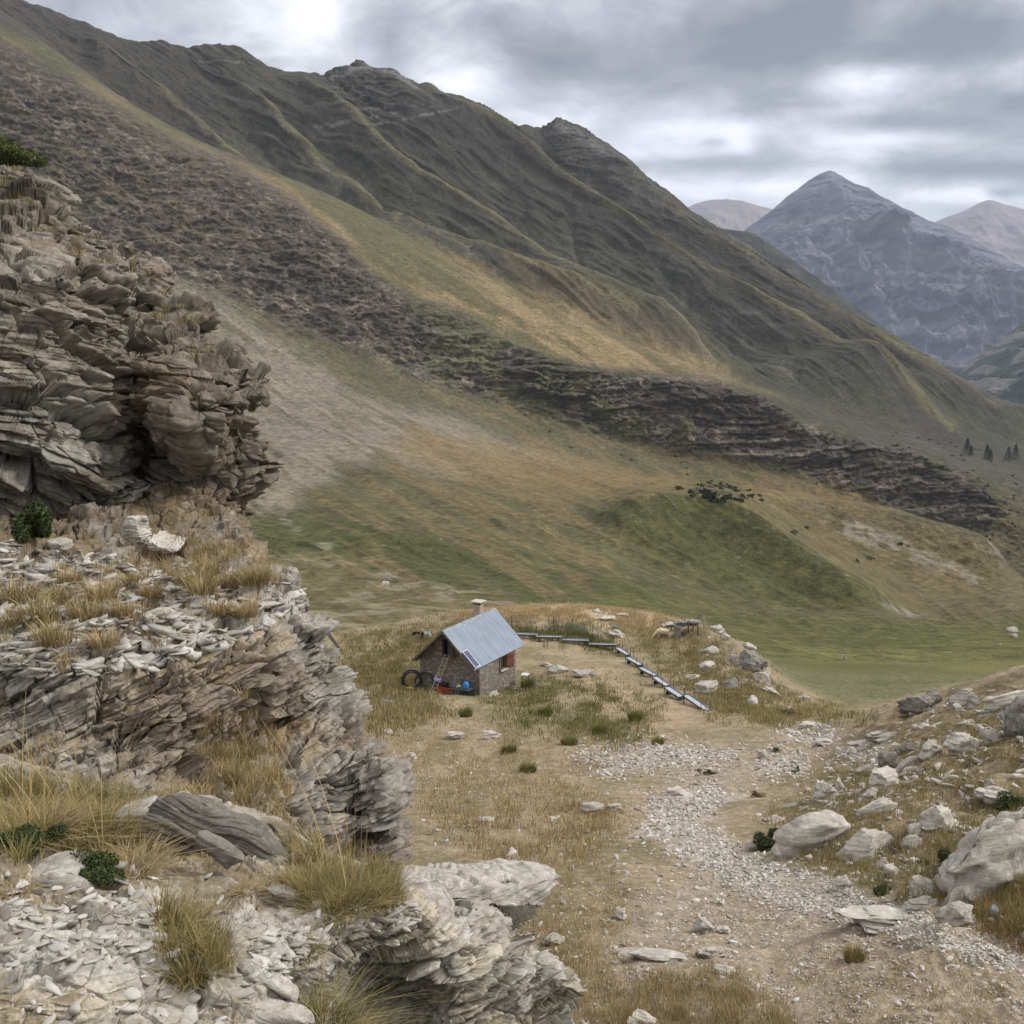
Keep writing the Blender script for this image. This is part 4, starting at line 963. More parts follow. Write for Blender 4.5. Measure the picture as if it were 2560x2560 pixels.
    dep = [(-.2,.75,3.8),(0,.75,3.7),(.1,.765,3.75),(.2,.79,3.65),(.3,.83,3.35),(.38,.857,3.15),(-.2,.85,2.7),(0,.85,2.7),(.15,.86,2.8),(.3,.88,2.9),(.37,.885,3.0),(.42,.895,3.0),(.45,.89,3.2),(.5,.905,3.4),(.56,.97,3.6),(0,1.0,2.05),(.15,1.0,2.15),(.25,.97,2.35),(.3,.96,2.5),(.3,1.05,2.3),(.35,.93,2.75),(.38,.91,2.85),(.36,.95,3.1),(.4,.95,3.15),(.45,.95,3.0),(.5,.96,3.2),(.4,1.05,2.8),(.47,1.03,3.0),(.52,1.0,3.4),(.2,.9,2.62),(.1,.93,2.35),(0,1.14,1.75),(.3,1.14,2.1),(.5,1.14,3.2),(.53,.95,3.3)]
    xs = np.linspace(-.2, .562, 1000)
    Pb = cols_body(xs, top, bot, dep, 820, 60, .008, .18)
    def dip(P, x, y, z):
        r = sstep(-.9, -.2, x)
        return z * .95 - r * .20 * x + (1 - r) * .14 * x + .08 * (y - 3)
    def colf(x, y, z, fx, fy, lay, up, d, nz):
        n1 = fbm(x, y, z, 4, f=3.); n2 = fbm(x + 5, y, z, 4, f=12.); n3 = fbm(x, y, z, 3, f=60)
        c = np.empty(x.shape + (3,)); c[:] = lin(166, 159, 145)
        c = blend(c, sstep(-.2, .5, lay * .5 + n2 * .5), lin(188, 183, 172))
        c = blend(c, sstep(.05, .4, n1 + .2 * lay) * .6, lin(180, 168, 140))
        c = blend(c, sstep(.15, .5, n2 - .5 * n1) * .55, lin(124, 119, 109))
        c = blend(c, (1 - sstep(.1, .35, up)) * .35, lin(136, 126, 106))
        c = blend(c, sstep(.1, .35, fbm(x + 7, y, z, 4, f=1.6)) * .55, lin(150, 138, 112))
        soil = sstep(.5, .8, up) * sstep(.0, .2, n1 * .8 + n2 * .3 - sstep(.86, .92, fy) * .25 + .1) * (1 - sstep(.33, .38, fx))
        c = blend(c, soil * .85, lin(126, 112, 88))
        c = blend(c, zone(fx, fy, [(-.3,.6),(.1,.7),(.3,.79),(.33,.84),(.2,.83),(.1,.80),(-.3,.80)], .01) * sstep(-.3, .1, n1 + n2 * .4 + .15) * .9, lin(112, 100, 76))
        return c * .88 * (1 + .14 * n3 + .12 * n2)[..., None]
    body, P, n = finish_body('rock_ledge', Pb, dip, [(.10, .04, 2.0, 0), (.045, .028, 4., 0), (.02, .018, 8., .3), (.009, .009, 18., .6)], 29, colf, ROCK['near'], (.05, 2.6), fine=(.003, 80.))
    ROCK['P3'] = (P, n)
# ------------------------------------------------------------------ mesh building helpers
class MB:
    """collects simple shaped pieces and links them as ONE mesh object"""
    def __init__(s): s.bm = bmesh.new()
    def box(s, c, size, rot=None, taper=None, bev=0.):
        m = Matrix.Translation(c)
        if rot is not None: m = m @ (rot if isinstance(rot, Matrix) else Matrix.Rotation(rot[2], 4, 'Z') @ Matrix.Rotation(rot[1], 4, 'Y') @ Matrix.Rotation(rot[0], 4, 'X'))
        r = bmesh.ops.create_cube(s.bm, size=1.)
        for v in r['verts']:
            v.co = Vector((v.co.x * size[0], v.co.y * size[1], v.co.z * size[2]))
            if taper and v.co.z < 0: v.co.x *= taper; v.co.y *= taper
        if bev:
            ed = list({e for v in r['verts'] for e in v.link_edges})
            r2 = bmesh.ops.bevel(s.bm, geom=ed, offset=bev, segments=1, affect='EDGES')
            vs = list({v for f in r2['faces'] for v in f.verts} | {v for v in r['verts'] if v.is_valid})
            # all verts of the island
            seen = set(vs); st = list(vs)
            while st:
                v = st.pop()
                for e in v.link_edges:
                    o = e.other_vert(v)
                    if o not in seen: seen.add(o); st.append(o)
            vs = list(seen)
        else: vs = r['verts']
        bmesh.ops.transform(s.bm, matrix=m, verts=vs)
    def tube(s, pts, r, seg=6, cap=True):
        pts = [Vector(p) for p in pts]; rings = []
        for i, p in enumerate(pts):
            d = (pts[min(i + 1, len(pts) - 1)] - pts[max(i - 1, 0)]).normalized()
            a = d.orthogonal().normalized() if i == 0 else (a - d * a.dot(d)).normalized()
            b = d.cross(a); rr = r[i] if hasattr(r, '__len__') else r
            rings.append([s.bm.verts.new(p + (a * math.cos(t) + b * math.sin(t)) * rr) for t in [2 * math.pi * k / seg for k in range(seg)]])
        for r0, r1 in zip(rings, rings[1:]):
            for k in range(seg): s.bm.faces.new((r0[k], r0[(k + 1) % seg], r1[(k + 1) % seg], r1[k]))
        if cap: s.bm.faces.new(rings[0][::-1]); s.bm.faces.new(rings[-1])
    def torus(s, c, R, r, rot=None, seg=40, k=8, sq=1.):
        m = Matrix.Translation(c) @ (rot if rot is not None else Matrix())
        g = [[s.bm.verts.new(m @ Vector(((R + r * math.cos(b)) * math.cos(a), (R + r * math.cos(b)) * math.sin(a) * sq, r * math.sin(b)))) for b in [2 * math.pi * j / k for j in range(k)]] for a in [2 * math.pi * i / seg for i in range(seg)]]
        for i in range(seg):
            for j in range(k):
                s.bm.faces.new((g[i][j], g[(i + 1) % seg][j], g[(i + 1) % seg][(j + 1) % k], g[i][(j + 1) % k]))
    def prism(s, poly, y0, y1):
        """poly in x,z extruded along y"""
        a = [s.bm.verts.new((p[0], y0, p[1])) for p in poly]; b = [s.bm.verts.new((p[0], y1, p[1])) for p in poly]
        n = len(poly)
        s.bm.faces.new(a); s.bm.faces.new(b[::-1])
        for i in range(n): s.bm.faces.new((a[i], b[i], b[(i + 1) % n], a[(i + 1) % n]))
    def sheet(s, nu, nv, f, thick=.0):
        """an open sheet (u,v in 0..1); with thick it gets a back"""
        g = [[s.bm.verts.new(f(i / nu, j / nv)) for j in range(nv + 1)] for i in range(nu + 1)]
        for i in range(nu):
            for j in range(nv): s.bm.faces.new((g[i][j], g[i + 1][j], g[i + 1][j + 1], g[i][j + 1]))
    def mesh(s, name, smooth=False, solid=0.):
        bmesh.ops.recalc_face_normals(s.bm, faces=s.bm.faces)
        me = bpy.data.meshes.new(name); s.bm.to_mesh(me); s.bm.free()
        if smooth: me.polygons.foreach_set('use_smooth', np.ones(len(me.polygons), bool))
        return me
    def build(s, name, mat, parent=None, smooth=False, **kw):
        return link_mesh(name, s.mesh(name, smooth), mat, parent, **kw)

def evald(o, name):
    """apply the modifiers of a helper object, return the mesh, remove the helper"""
    dg = bpy.context.evaluated_depsgraph_get(); dg.update()
    me = bpy.data.meshes.new_from_object(o.evaluated_get(dg)); me.name = name
    bpy.data.objects.remove(o)
    return me

def skin_mesh(name, verts, edges, radii, sub=2):
    me = bpy.data.meshes.new(name + '_sk'); me.from_pydata(verts, edges, []); me.update()
    o = bpy.data.objects.new('tmp', me); COL.objects.link(o)
    m = o.modifiers.new('s', 'SKIN'); 
    sk = me.skin_vertices[0].data if me.skin_vertices else None
    if sk is None:
        bm = bmesh.new(); bm.from_mesh(me); bm.verts.layers.skin.verify(); bm.to_mesh(me); bm.free(); sk = me.skin_vertices[0].data
    for i, r in enumerate(radii):
        sk[i].radius = (r, r) if not isinstance(r, tuple) else r
    sk[0].use_root = True
    m.use_smooth_shade = True
    s2 = o.modifiers.new('u', 'SUBSURF'); s2.levels = sub; s2.render_levels = sub
    return evald(o, name)

def cut(me_a, boxes):
    """walls with real openings: me_a minus boxes [(centre,size)]"""
    o = bpy.data.objects.new('tmp', me_a); COL.objects.link(o)
    mb = MB()
    for c, sz in boxes: mb.box(c, sz)
    b = bpy.data.objects.new('tmpb', mb.mesh('b')); COL.objects.link(b)
    m = o.modifiers.new('b', 'BOOLEAN'); m.operation = 'DIFFERENCE'; m.solver = 'EXACT'; m.object = b
    me = evald(o, 'wall'); bpy.data.objects.remove(b)
    return me

# ------------------------------------------------------------------ rocks
_ICO = {}
def ico(sub):
    if sub not in _ICO:
        bm = bmesh.new(); bmesh.ops.create_icosphere(bm, subdivisions=sub, radius=1.)
        V = np.array([v.co[:] for v in bm.verts]); Fc = np.array([[v.index for v in f.verts] for f in bm.faces])
        bm.free(); _ICO[sub] = (V, Fc)
    return _ICO[sub]

def rock_shape(seed, sub=3, dims=(1, 1, 1), box=.55, cuts=9, lay=.12, rough=.05, tilt=0., smooth_=False, fac=.10):
    """unit rock (about -1..1 times dims): blocky, cut by random planes, with bedding steps"""
    r = np.random.default_rng(seed)
    V, Fc = ico(sub); V = V.copy()
    p = np.abs(V) ** (1 / max(.2, 1 - box)); n = p.sum(1, keepdims=True) ** (1 - box)
    V = V / np.maximum(n, 1e-6) * 1.0
    V = V / np.abs(V).max()
    for i in range(cuts):
        d = r.normal(size=3); d[2] *= .8; d /= np.linalg.norm(d); h = r.uniform(.48, .86)
        e = V @ d; m = e > h
        V[m] -= (e[m] - h)[:, None] * d
    o = r.uniform(0, 50, 3)
    V += V * (fbm(V[:, 0] + o[0], V[:, 1] + o[1], V[:, 2] + o[2], 4, f=1.4)[:, None] * rough * 2)
    if sub >= 4 and fac > 0:
        fa, _ = facets((V + o) * np.array([1.7, 1.7, 3.2]), seed % 200, .12); V += V * (fa * fac)[:, None]
    if lay > 0:
        q = V[:, 2] / .16 + .4 * vnoise(V[:, 0] * 1.5 + o[0], V[:, 1] * 1.5)
        k = np.floor(q); nn = vnoise(V[:, 0] * 2 + k, V[:, 1] * 2 - k, k * 3 + seed)
        hv = V.copy(); hv[:, 2] = 0
        V += hv * (nn * lay * 1.8)[:, None]
        V[:, 2] += .08 * (sstep(.7, 1, q - k) - (q - k) + .5) * 1.
    V += V * (fbm(V[:, 0] + o[0], V[:, 1], V[:, 2], 3, f=7.)[:, None] * rough)
    V = V * np.array(dims)
    if tilt:
        c, s_ = math.cos(tilt), math.sin(tilt)
        V = np.stack([V[:, 0] * c - V[:, 2] * s_, V[:, 1], V[:, 0] * s_ + V[:, 2] * c], 1)
    return V, Fc

def rock_mesh(name, seed, sub, dims, **kw):
    smooth_ = kw.pop('smooth_', False)
    V, Fc = rock_shape(seed, sub, dims, **kw)
    return mesh_np(name, V, Fc, smooth_)

MATS = {}
def rock_material(name, c1, c2, c3, sc=1., lichen=True, bands=True):
    s = NT(name); tc = s.n('ShaderNodeTexCoord').outputs['Object']
    oi = s.n('ShaderNodeObjectInfo').outputs['Random']
    c = s.mix(s.ramp(s.noise(2.2 * sc, 6, .62, tc, .3), .35, .65), c1, c2)
    c = s.mix(s.ramp(s.noise(6 * sc, 5, .7, tc), .52, .68), c, c3)
    mp = s.n('ShaderNodeMapping'); s.l(tc, mp.inputs[0]); mp.inputs['Scale'].default_value = (1, 1, 9); mp.inputs['Rotation'].default_value = (.1, .14, 0)
    bd = s.noise(2.4 * sc, 5, .6, mp.outputs[0])
    if bands: c = s.mul(c, bd, .78, 1.16)
    c = s.mul(c, s.noise(40 * sc, 3, .6, tc), .82, 1.18)
    c = s.mul(c, oi, .82, 1.15, 0., 1.)
    s.l(c, s.b.inputs['Base Color'])
    n = s.bump(bd, .5, .03 / sc) if bands else None
    n = s.bump(s.noise(9 * sc, 7, .68, tc), .55, .03 / sc, n)
    s.l(n, s.b.inputs['Normal']); s.b.inputs['Roughness'].default_value = .92; s.b.inputs['Specular IOR Level'].default_value = .2
    return s.m

# ------------------------------------------------------------------ grass
def blades(base, up, n_per, h, spread, lean, wid, seed, curl=.5, seg=3, colset=None, dirr=None):
    """base (k,3) tuft centres -> one triangle/quad soup; returns V, F(quads), col"""
    r = np.random.default_rng(seed)
    k = len(base); n = k * n_per
    B = np.repeat(base, n_per, 0); H = np.repeat(np.broadcast_to(h, (k,)), n_per) * r.uniform(.45, 1.15, n)
    SP = np.repeat(np.broadcast_to(spread, (k,)), n_per)
    a = r.uniform(0, 2 * np.pi, n); rad = np.sqrt(r.random(n)) * SP
    B = B + np.stack([np.cos(a) * rad, np.sin(a) * rad, np.zeros(n)], 1)
    az = a + r.normal(0, .7, n); ln = r.uniform(.15, 1., n) * lean * (.4 + rad / np.maximum(SP, 1e-6))
    D = np.stack([np.cos(az), np.sin(az)], 1)
    if dirr is not None: D = D + np.array(dirr)
    side = np.stack([-D[:, 1], D[:, 0]], 1); side /= np.linalg.norm(side, axis=1, keepdims=True) + 1e-9
    # turn blade flats partly toward random
    W = np.repeat(np.broadcast_to(wid, (k,)), n_per) * r.uniform(.6, 1.3, n)
    V = np.empty((n, (seg + 1) * 2, 3)); 
    for i in range(seg + 1):
        t = i / seg
        off = ln * H * (t ** 1.6) * (1 + curl * t)
        z = H * (t - .45 * curl * ln * t * t)
        c = B + np.stack([D[:, 0] * off, D[:, 1] * off, z], 1)
        w = W * (1 - t) ** .7 + W * .12
        V[:, 2 * i] = c; V[:, 2 * i + 1] = c
        V[:, 2 * i, :2] -= side * w[:, None] * .5; V[:, 2 * i + 1, :2] += side * w[:, None] * .5
    idx = np.arange(n)[:, None] * ((seg + 1) * 2)
    F = np.concatenate([idx + np.array([[2 * i, 2 * i + 1, 2 * i + 3, 2 * i + 2]]) for i in range(seg)], 0)
    cs = np.array(colset if colset is not None else [lin(176, 152, 98), lin(150, 132, 84), lin(118, 114, 66), lin(190, 170, 120)])
    ti = np.repeat(r.random(k), n_per) * .5 + r.random(n) * .5
    ci = np.clip((ti * len(cs)).astype(int), 0, len(cs) - 1)
    col = cs[ci] * r.uniform(.75, 1.2, (n, 1))
    col = np.repeat(col, (seg + 1) * 2, 0)
    return V.reshape(-1, 3), F, col

def grass_material():
    s = NT('grass blades'); a = s.n('ShaderNodeAttribute'); a.attribute_name = 'col'
    tc = s.n('ShaderNodeTexCoord').outputs['Object']
    s.l(s.mul(a.outputs['Color'], s.noise(3, 3, .5, tc), .85, 1.15), s.b.inputs['Base Color'])
    s.b.inputs['Roughness'].default_value = .8; s.b.inputs['Specular IOR Level'].default_value = .15
    tr = s.n('ShaderNodeBsdfTranslucent'); s.l(a.outputs['Color'], tr.inputs[0])
    mx = s.n('ShaderNodeMixShader'); mx.inputs[0].default_value = .25
    s.l(s.b.outputs[0], mx.inputs[1]); s.l(tr.outputs[0], mx.inputs[2]); s.l(mx.outputs[0], s.out.inputs[0])
    return s.m

GREEN = [lin(88, 98, 48), lin(108, 112, 58), lin(132, 124, 74), lin(74, 84, 40)]
DRY = [lin(172, 150, 108), lin(150, 131, 94), lin(186, 166, 124), lin(132, 118, 82)]
MIXED = [lin(168, 148, 104), lin(144, 130, 86), lin(120, 114, 70), lin(158, 144, 100), lin(104, 104, 60)]
GOLDG = [lin(186, 160, 114), lin(170, 144, 98), lin(196, 172, 128), lin(156, 134, 88)]

def body_at(P, fx, fy, tol=.004):
    gx, gy = proj(P)
    m = (np.abs(gx - fx) < tol) & (np.abs(gy - fy) < tol)
    if not m.any(): return None
    c = P[m]; d = np.hypot(gx[m] - fx, gy[m] - fy) / tol * .1 + c[:, 1]
    return c[np.argmin(d)]

def pick_on(P, n, poly, count, r, upmin=.45):
    """random visible upward-facing points of a body inside a photo polygon"""
    gx, gy = proj(P)
    m = (polydist(gx, gy, poly) < 0) & (n[..., 2] > upmin) & ((n * P).sum(-1) < 0)
    c = P[m]
    if len(c) == 0: return c
    return c[r.integers(0, len(c), count)]
# ------------------------------------------------------------------ the hut and what stands around it
def G(fx, fy, **k):
    return on_ground(fx, fy, **k)[0]

def wallstone_mat():
    s = NT('rubble masonry'); tc = s.n('ShaderNodeTexCoord').outputs['Object']
    mp = s.n('ShaderNodeMapping'); s.l(tc, mp.inputs[0]); mp.inputs['Scale'].default_value = (1, 1, 1.7)
    nz = s.n('ShaderNodeTexNoise'); nz.inputs['Scale'].default_value = 2.5; s.l(mp.outputs[0], nz.inputs['Vector'])
    ad = s.n('ShaderNodeVectorMath', operation='MULTIPLY_ADD'); s.l(nz.outputs['Color'], ad.inputs[0]); ad.inputs[1].default_value = (.25, .25, .25); s.l(mp.outputs[0], ad.inputs[2])
    v = s.n('ShaderNodeTexVoronoi'); v.feature = 'F1'; v.inputs['Scale'].default_value = 4.8; s.l(ad.outputs[0], v.inputs['Vector'])
    e = s.n('ShaderNodeTexVoronoi'); e.feature = 'DISTANCE_TO_EDGE'; e.inputs['Scale'].default_value = 4.8; s.l(ad.outputs[0], e.inputs['Vector'])
    sp = s.n('ShaderNodeSeparateColor'); s.l(v.outputs['Color'], sp.inputs[0])
    c = s.mix(sp.outputs[0], lin(142, 136, 126), lin(112, 107, 100))
    c = s.mix(s.ramp(sp.outputs[1], .72, .78), c, lin(164, 155, 139))
    c = s.mix(s.ramp(sp.outputs[2], .80, .84), c, lin(128, 108, 90))
    c = s.mul(c, s.noise(14, 5, .6, tc), .78, 1.22)
    c = s.mix(s.ramp(e.outputs['Distance'], .01, .05), lin(126, 118, 105), c)
    s.l(c, s.b.inputs['Base Color'])
    n = s.bump(s.ramp(e.outputs['Distance'], 0., .09), .9, .05); n = s.bump(s.noise(18, 6, .65, tc), .5, .02, n)
    s.l(n, s.b.inputs['Normal']); s.b.inputs['Roughness'].default_value = .95
    return s.m

def roof_mat():
    s = NT('zinc roof sheet'); tc = s.n('ShaderNodeTexCoord').outputs['Object']
    mp = s.n('ShaderNodeMapping'); s.l(tc, mp.inputs[0]); mp.inputs['Scale'].default_value = (.35, 5, .35)
    st = s.noise(1.6, 5, .6, mp.outputs[0])
    c = s.mix(s.ramp(st, .3, .7), lin(128, 138, 150), lin(112, 121, 133))
    c = s.mul(c, s.noise(1.1, 4, .5, tc), .9, 1.1)
    s.l(c, s.b.inputs['Base Color']); s.b.inputs['Roughness'].default_value = .5; s.b.inputs['Metallic'].default_value = .25
    s.l(s.bump(s.noise(3, 3, .5, tc), .15, .02), s.b.inputs['Normal'])
    return s.m

def build_hut():
    M = MATS
    M['wall'] = wallstone_mat(); M['roof'] = roof_mat()
    M['rust'] = mat_plain('orange brown painted wood', lin(122, 78, 54), lin(96, 62, 46), 6, .8, bump=(20, .3, .01))
    M['wood'] = mat_plain('grey weathered wood', lin(118, 106, 92), lin(84, 74, 64), 7, .9, bump=(30, .4, .01))
    M['palewood'] = mat_plain('pale wood', lin(196, 184, 160), lin(160, 148, 126), 9, .8)
    M['dark'] = mat_plain('opening shade', lin(24, 22, 20), lin(14, 13, 12), 4, .9, bump=None)  # near-black: shade of the openings put into the colour
    M['glass'] = mat_plain('dim window glass', lin(60, 64, 68), lin(36, 38, 40), 3, .15, bump=None, spec=.6)
    M['curtain'] = mat_plain('blue grey curtain', lin(96, 108, 118), lin(70, 80, 90), 5, .9)
    M['render'] = mat_plain('beige chimney render', lin(182, 166, 148), lin(160, 142, 124), 5, .95)
    M['concrete'] = mat_plain('pale concrete', lin(196, 188, 168), lin(168, 160, 142), 6, .95)
    M['black'] = mat_plain('black plastic', lin(30, 30, 32), lin(44, 44, 46), 8, .45, bump=None, spec=.5)
    M['metal'] = mat_plain('galvanised steel', lin(150, 156, 162), lin(110, 116, 122), 7, .4, .7, bump=(20, .1, .003))
    M['darkmetal'] = mat_plain('dark steel', lin(70, 72, 76), lin(50, 50, 54), 7, .6, .4, bump=None)
    M['rebar'] = mat_plain('rusty bar', lin(86, 60, 46), lin(60, 44, 38), 12, .9, bump=None)
    M['panelblue'] = mat_plain('solar cells', lin(74, 74, 104), lin(90, 88, 118), 9, .25, bump=None, spec=.6)
    M['whiteframe'] = mat_plain('white frame', lin(214, 216, 218), lin(196, 198, 200), 5, .5, bump=None)
    M['blue'] = mat_plain('blue plastic', lin(66, 128, 196), lin(54, 112, 180), 5, .4, bump=None)
    M['yellow'] = mat_plain('yellow plastic', lin(206, 184, 60), lin(180, 158, 50), 5, .5, bump=None)
    M['lilac'] = mat_plain('lilac towel', lin(158, 158, 206), lin(176, 176, 216), 9, .95)
    M['orange'] = mat_plain('orange plastic', lin(190, 92, 54), lin(160, 72, 44), 5, .6, bump=None)
    M['clothblack'] = mat_plain('black cloth', lin(30, 26, 28), lin(48, 38, 38), 6, .95)
    M['clothwhite'] = mat_plain('white cloth', lin(220, 220, 222), lin(198, 200, 206), 6, .95)
    M['greensheet'] = mat_plain('dark green sheet', lin(62, 70, 62), lin(80, 84, 76), 5, .7)
    # water: the sky's reflection is put into its pale base colour
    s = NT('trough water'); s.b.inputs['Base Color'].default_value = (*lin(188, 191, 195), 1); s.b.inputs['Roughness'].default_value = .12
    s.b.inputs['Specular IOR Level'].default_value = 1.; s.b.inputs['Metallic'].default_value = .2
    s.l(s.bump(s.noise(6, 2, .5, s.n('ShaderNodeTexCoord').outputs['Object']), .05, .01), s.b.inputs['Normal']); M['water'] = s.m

    Cg = G(.466, .679)
    sc = Cg[1] / 62.
    W, L, h, H, og, ob, oe, th = 4.47, 4.75, 1.93, 4.07, .77, 1.16, .10, -.50
    W *= sc; L *= sc; h *= sc; H *= sc; og *= sc; ob *= sc
    Cx, Cz = -2.04 * sc, -20.97 * sc
    base = Vector((Cx, Cg[1], Cz))
    hut = tag(empty('stone_hut', base, th), 'small stone shepherd hut with grey sheet metal roof on the grassy knoll', 'hut')
    def HL(x, y, z=0.): return base + Matrix.Rotation(th, 4, 'Z') @ Vector((x, y, z))
    global HUT_L; HUT_L = HL
    hm = H - .10
    mb = MB(); mb.prism([(0, -1.2), (0, h), (-W / 2, hm), (-W, h), (-W, -1.2)], 0, L)
    ox = -W * .55; ow, oz0, oz1 = .72, 2.2 * sc, 3.35 * sc
    wy0, wy1, wz0, wz1 = L * .57, L * .72, .92, 1.80
    wall = cut(mb.mesh('wall'), [((ox, .1, (oz0 + oz1) / 2), (ow, .7, oz1 - oz0)), ((-.1, (wy0 + wy1) / 2, (wz0 + wz1) / 2), (.7, wy1 - wy0, wz1 - wz0))])
    link_mesh('wall', wall, M['wall'], hut)
    s_ = (H - h) / (W / 2); ang = math.atan(s_); sl = (W / 2 + oe) / math.cos(ang)
    for sg, nm in ((1, 'roof'), (-1, 'roof')):
        mb = MB()
        cx = -W / 2 + sg * (W / 2 + oe) / 2; cz = H - s_ * (W / 2 + oe) / 2
        mb.box((cx, (L + ob - og) / 2, cz), (sl, L + og + ob, .05), Matrix.Rotation(sg * ang, 4, 'Y'))
        for k in range(1, 6):      # lapped edges of the sheets
            yy = -og + (L + og + ob) * k / 6
            mb.box((cx + sg * math.sin(ang) * .03, yy, cz + math.cos(ang) * .03), (sl - .04, .03, .006), Matrix.Rotation(sg * ang, 4, 'Y'))
        r = mb.build(nm, M['roof'], hut)
        if sg == 1:
            mb = MB(); mb.box((cx - 0, -og - .012, cz - .06), (sl, .025, .14), Matrix.Rotation(ang, 4, 'Y')); mb.build('barge_board', M['wood'], hut)
        else:
            mb = MB(); mb.box((cx, -og - .012, cz - .06), (sl, .025, .12), Matrix.Rotation(-ang, 4, 'Y')); mb.build('barge_board', M['wood'], hut)
    mb = MB()
    for sg in (1, -1):
        mb.box((-W / 2 + sg * .11, (L + ob - og) / 2, H + .035 - .11 * s_), (.30, L + og + ob + .04, .015), Matrix.Rotation(sg * ang, 4, 'Y'))
    mb.build('ridge_cap', M['metal'], hut)
    for x in (-W * .04, -W * .24, -W * .5, -W * .76, -W * .97):
        zz = H - s_ * abs(x + W / 2) - .17
        mb = MB(); mb.box((x, (-og + .1) / 2 + .02, zz), (.13, og + .05, .15)); mb.build('purlin', M['wood'], hut)
    # gable opening: frame, dark sheet painted as the shade inside, curtain, shutter
    f = empty('loft_opening'); f.parent = hut
    mb = MB()
    for dx in (-ow / 2 + .03, ow / 2 - .03): mb.box((ox + dx, .10, (oz0 + oz1) / 2), (.055, .1, oz1 - oz0 - .005))
    mb.box((ox, .10, oz1 - .03), (ow - .12, .1, .055)); mb.box((ox, .02, oz0 - .035), (ow + .2, .16, .06))
    mb.build('frame', M['wood'], f)
    mb = MB(); mb.box((ox, .36, (oz0 + oz1) / 2), (ow - .01, .03, oz1 - oz0 - .01)); mb.build('shade_panel', M['dark'], f)
    mb = MB(); mb.sheet(14, 6, lambda a, b: (ox + .02 + .26 * a, .18 + .02 * math.sin(a * 20), oz0 + .05 + (oz1 - oz0 - .12) * b)); mb.build('curtain', M['curtain'], f)
    mb = MB(); a = math.radians(-48); hx = ox + ow / 2 + .02
    mb.box((hx + math.cos(a) * .31, -.03 + math.sin(a) * .31, (oz0 + oz1) / 2 - .08), (.6, .035, 1.15), (0, 0, a))
    for zz in (-.4, .4): mb.box((hx + math.cos(a) * .31 - .02, -.03 + math.sin(a) * .31 - .03, (oz0 + oz1) / 2 - .08 + zz), (.56, .03, .08), (0, 0, a))
    mb.build('shutter', M['rust'], f)
    # side window
    w = empty('window'); w.parent = hut; wm = (wy0 + wy1) / 2; zm = (wz0 + wz1) / 2
    mb = MB()
    for y in (wy0 + .03, wm, wy1 - .03): mb.box((-.1, y, zm), (.06, .05, wz1 - wz0 - .005))
    for z in (wz0 + .03, wz1 - .03): mb.box((-.1, wm, z), (.055, wy1 - wy0 - .08, .05))
    mb.build('frame', M['wood'], w)
    mb = MB(); mb.box((-.16, wm, zm), (.02, wy1 - wy0 - .01, wz1 - wz0 - .01)); mb.build('pane', M['glass'], w)
    mb = MB(); mb.box((.05, wm, wz0 - .05), (.22, wy1 - wy0 + .16, .07)); mb.build('sill', M['concrete'], w)
    mb = MB(); a = math.radians(74)
    mb.box((.06 + math.cos(a) * .33, wy1 + .03 + math.sin(a) * .33, zm), (.64, .035, wz1 - wz0 + .1), (0, 0, a))
    for zz in (-.32, .32): mb.box((.10 + math.cos(a) * .33, wy1 + .02 + math.sin(a) * .33, zm + zz), (.6, .03, .07), (0, 0, a))
    mb.build('shutter', M['rust'], w)
    mb = MB(); mb.box((.03, wy0 - .10, zm), (.05, .17, wz1 - wz0 + .06)); mb.build('shutter', M['wood'], w)
    # chimney
    cx, cy = -W / 2 - .42, L * .92; zt = H + .62
    c = empty('chimney'); c.parent = hut
    mb = MB(); mb.box((cx, cy, (zt + H - 1.) / 2), (.56, .56, zt - H + 1.), bev=.01); mb.build('stack', M['render'], c)
    mb = MB()
    for dx in (-.22, .22):
        for dy in (-.22, .22): mb.box((cx + dx, cy + dy, zt + .07), (.1, .1, .14))
    mb.box((cx, cy, zt + .06), (.3, .3, .12)); mb.build('gap_shade', M['dark'], c)  # solid dark blocks painted as the shade under the cap
    mb = MB(); mb.box((cx, cy, zt + .185), (.86, .86, .09), bev=.015); mb.build('cap', M['concrete'], c)
    mb = MB(); mb.tube([(-W / 2 - .25, L * .5, H - .4), (-W / 2 - .27, L * .5, H + .18)], .06, 10); mb.build('vent_pipe', M['render'], hut)
    # lead apron on the chimney foot
    mb = MB(); mb.box((cx + .42, cy, H - .08), (.06, .7, .16), (0, .3, 0)); mb.build('flashing', M['metal'], hut)
    # solar panel on brackets
    sp = empty('solar_panel'); sp.parent = hut
    R = Matrix.Rotation(ang, 4, 'Y')
    def onroof(s_up, y, off):      # s_up metres up from the eave
        x = oe - s_up * math.cos(ang) + math.sin(ang) * off; z = h - s_ * oe + s_up * math.sin(ang) + math.cos(ang) * off
        return (x, y, z)
    pl, pw = 1.36, .62
    mb = MB(); cpos = onroof(.08 + pl / 2, -og + .34, .16)
    for dy in (-pw / 2 + .02, pw / 2 - .02):
        o = onroof(.08 + pl / 2, -og + .34 + dy, .16); mb.box(o, (pl, .04, .045), R)
    for dx in (.02, pl - .02):
        o = onroof(.08 + dx, -og + .34, .16); mb.box(o, (.04, pw - .081, .045), R)
    mb.build('frame', M['whiteframe'], sp)
    mb = MB(); mb.box(cpos, (pl - .08, pw - .08, .02), R); mb.build('cells', M['panelblue'], sp)
    mb = MB()
    for k in range(1, 5): mb.box(onroof(.12 + (pl - .08) * k / 5, -og + .34, .173), (.008, pw - .09, .006), R)
    mb.box(onroof(.08 + pl / 2, -og + .34, .177), (pl - .09, .012, .006), R)
    mb.build('grid_line', M['darkmetal'], sp)
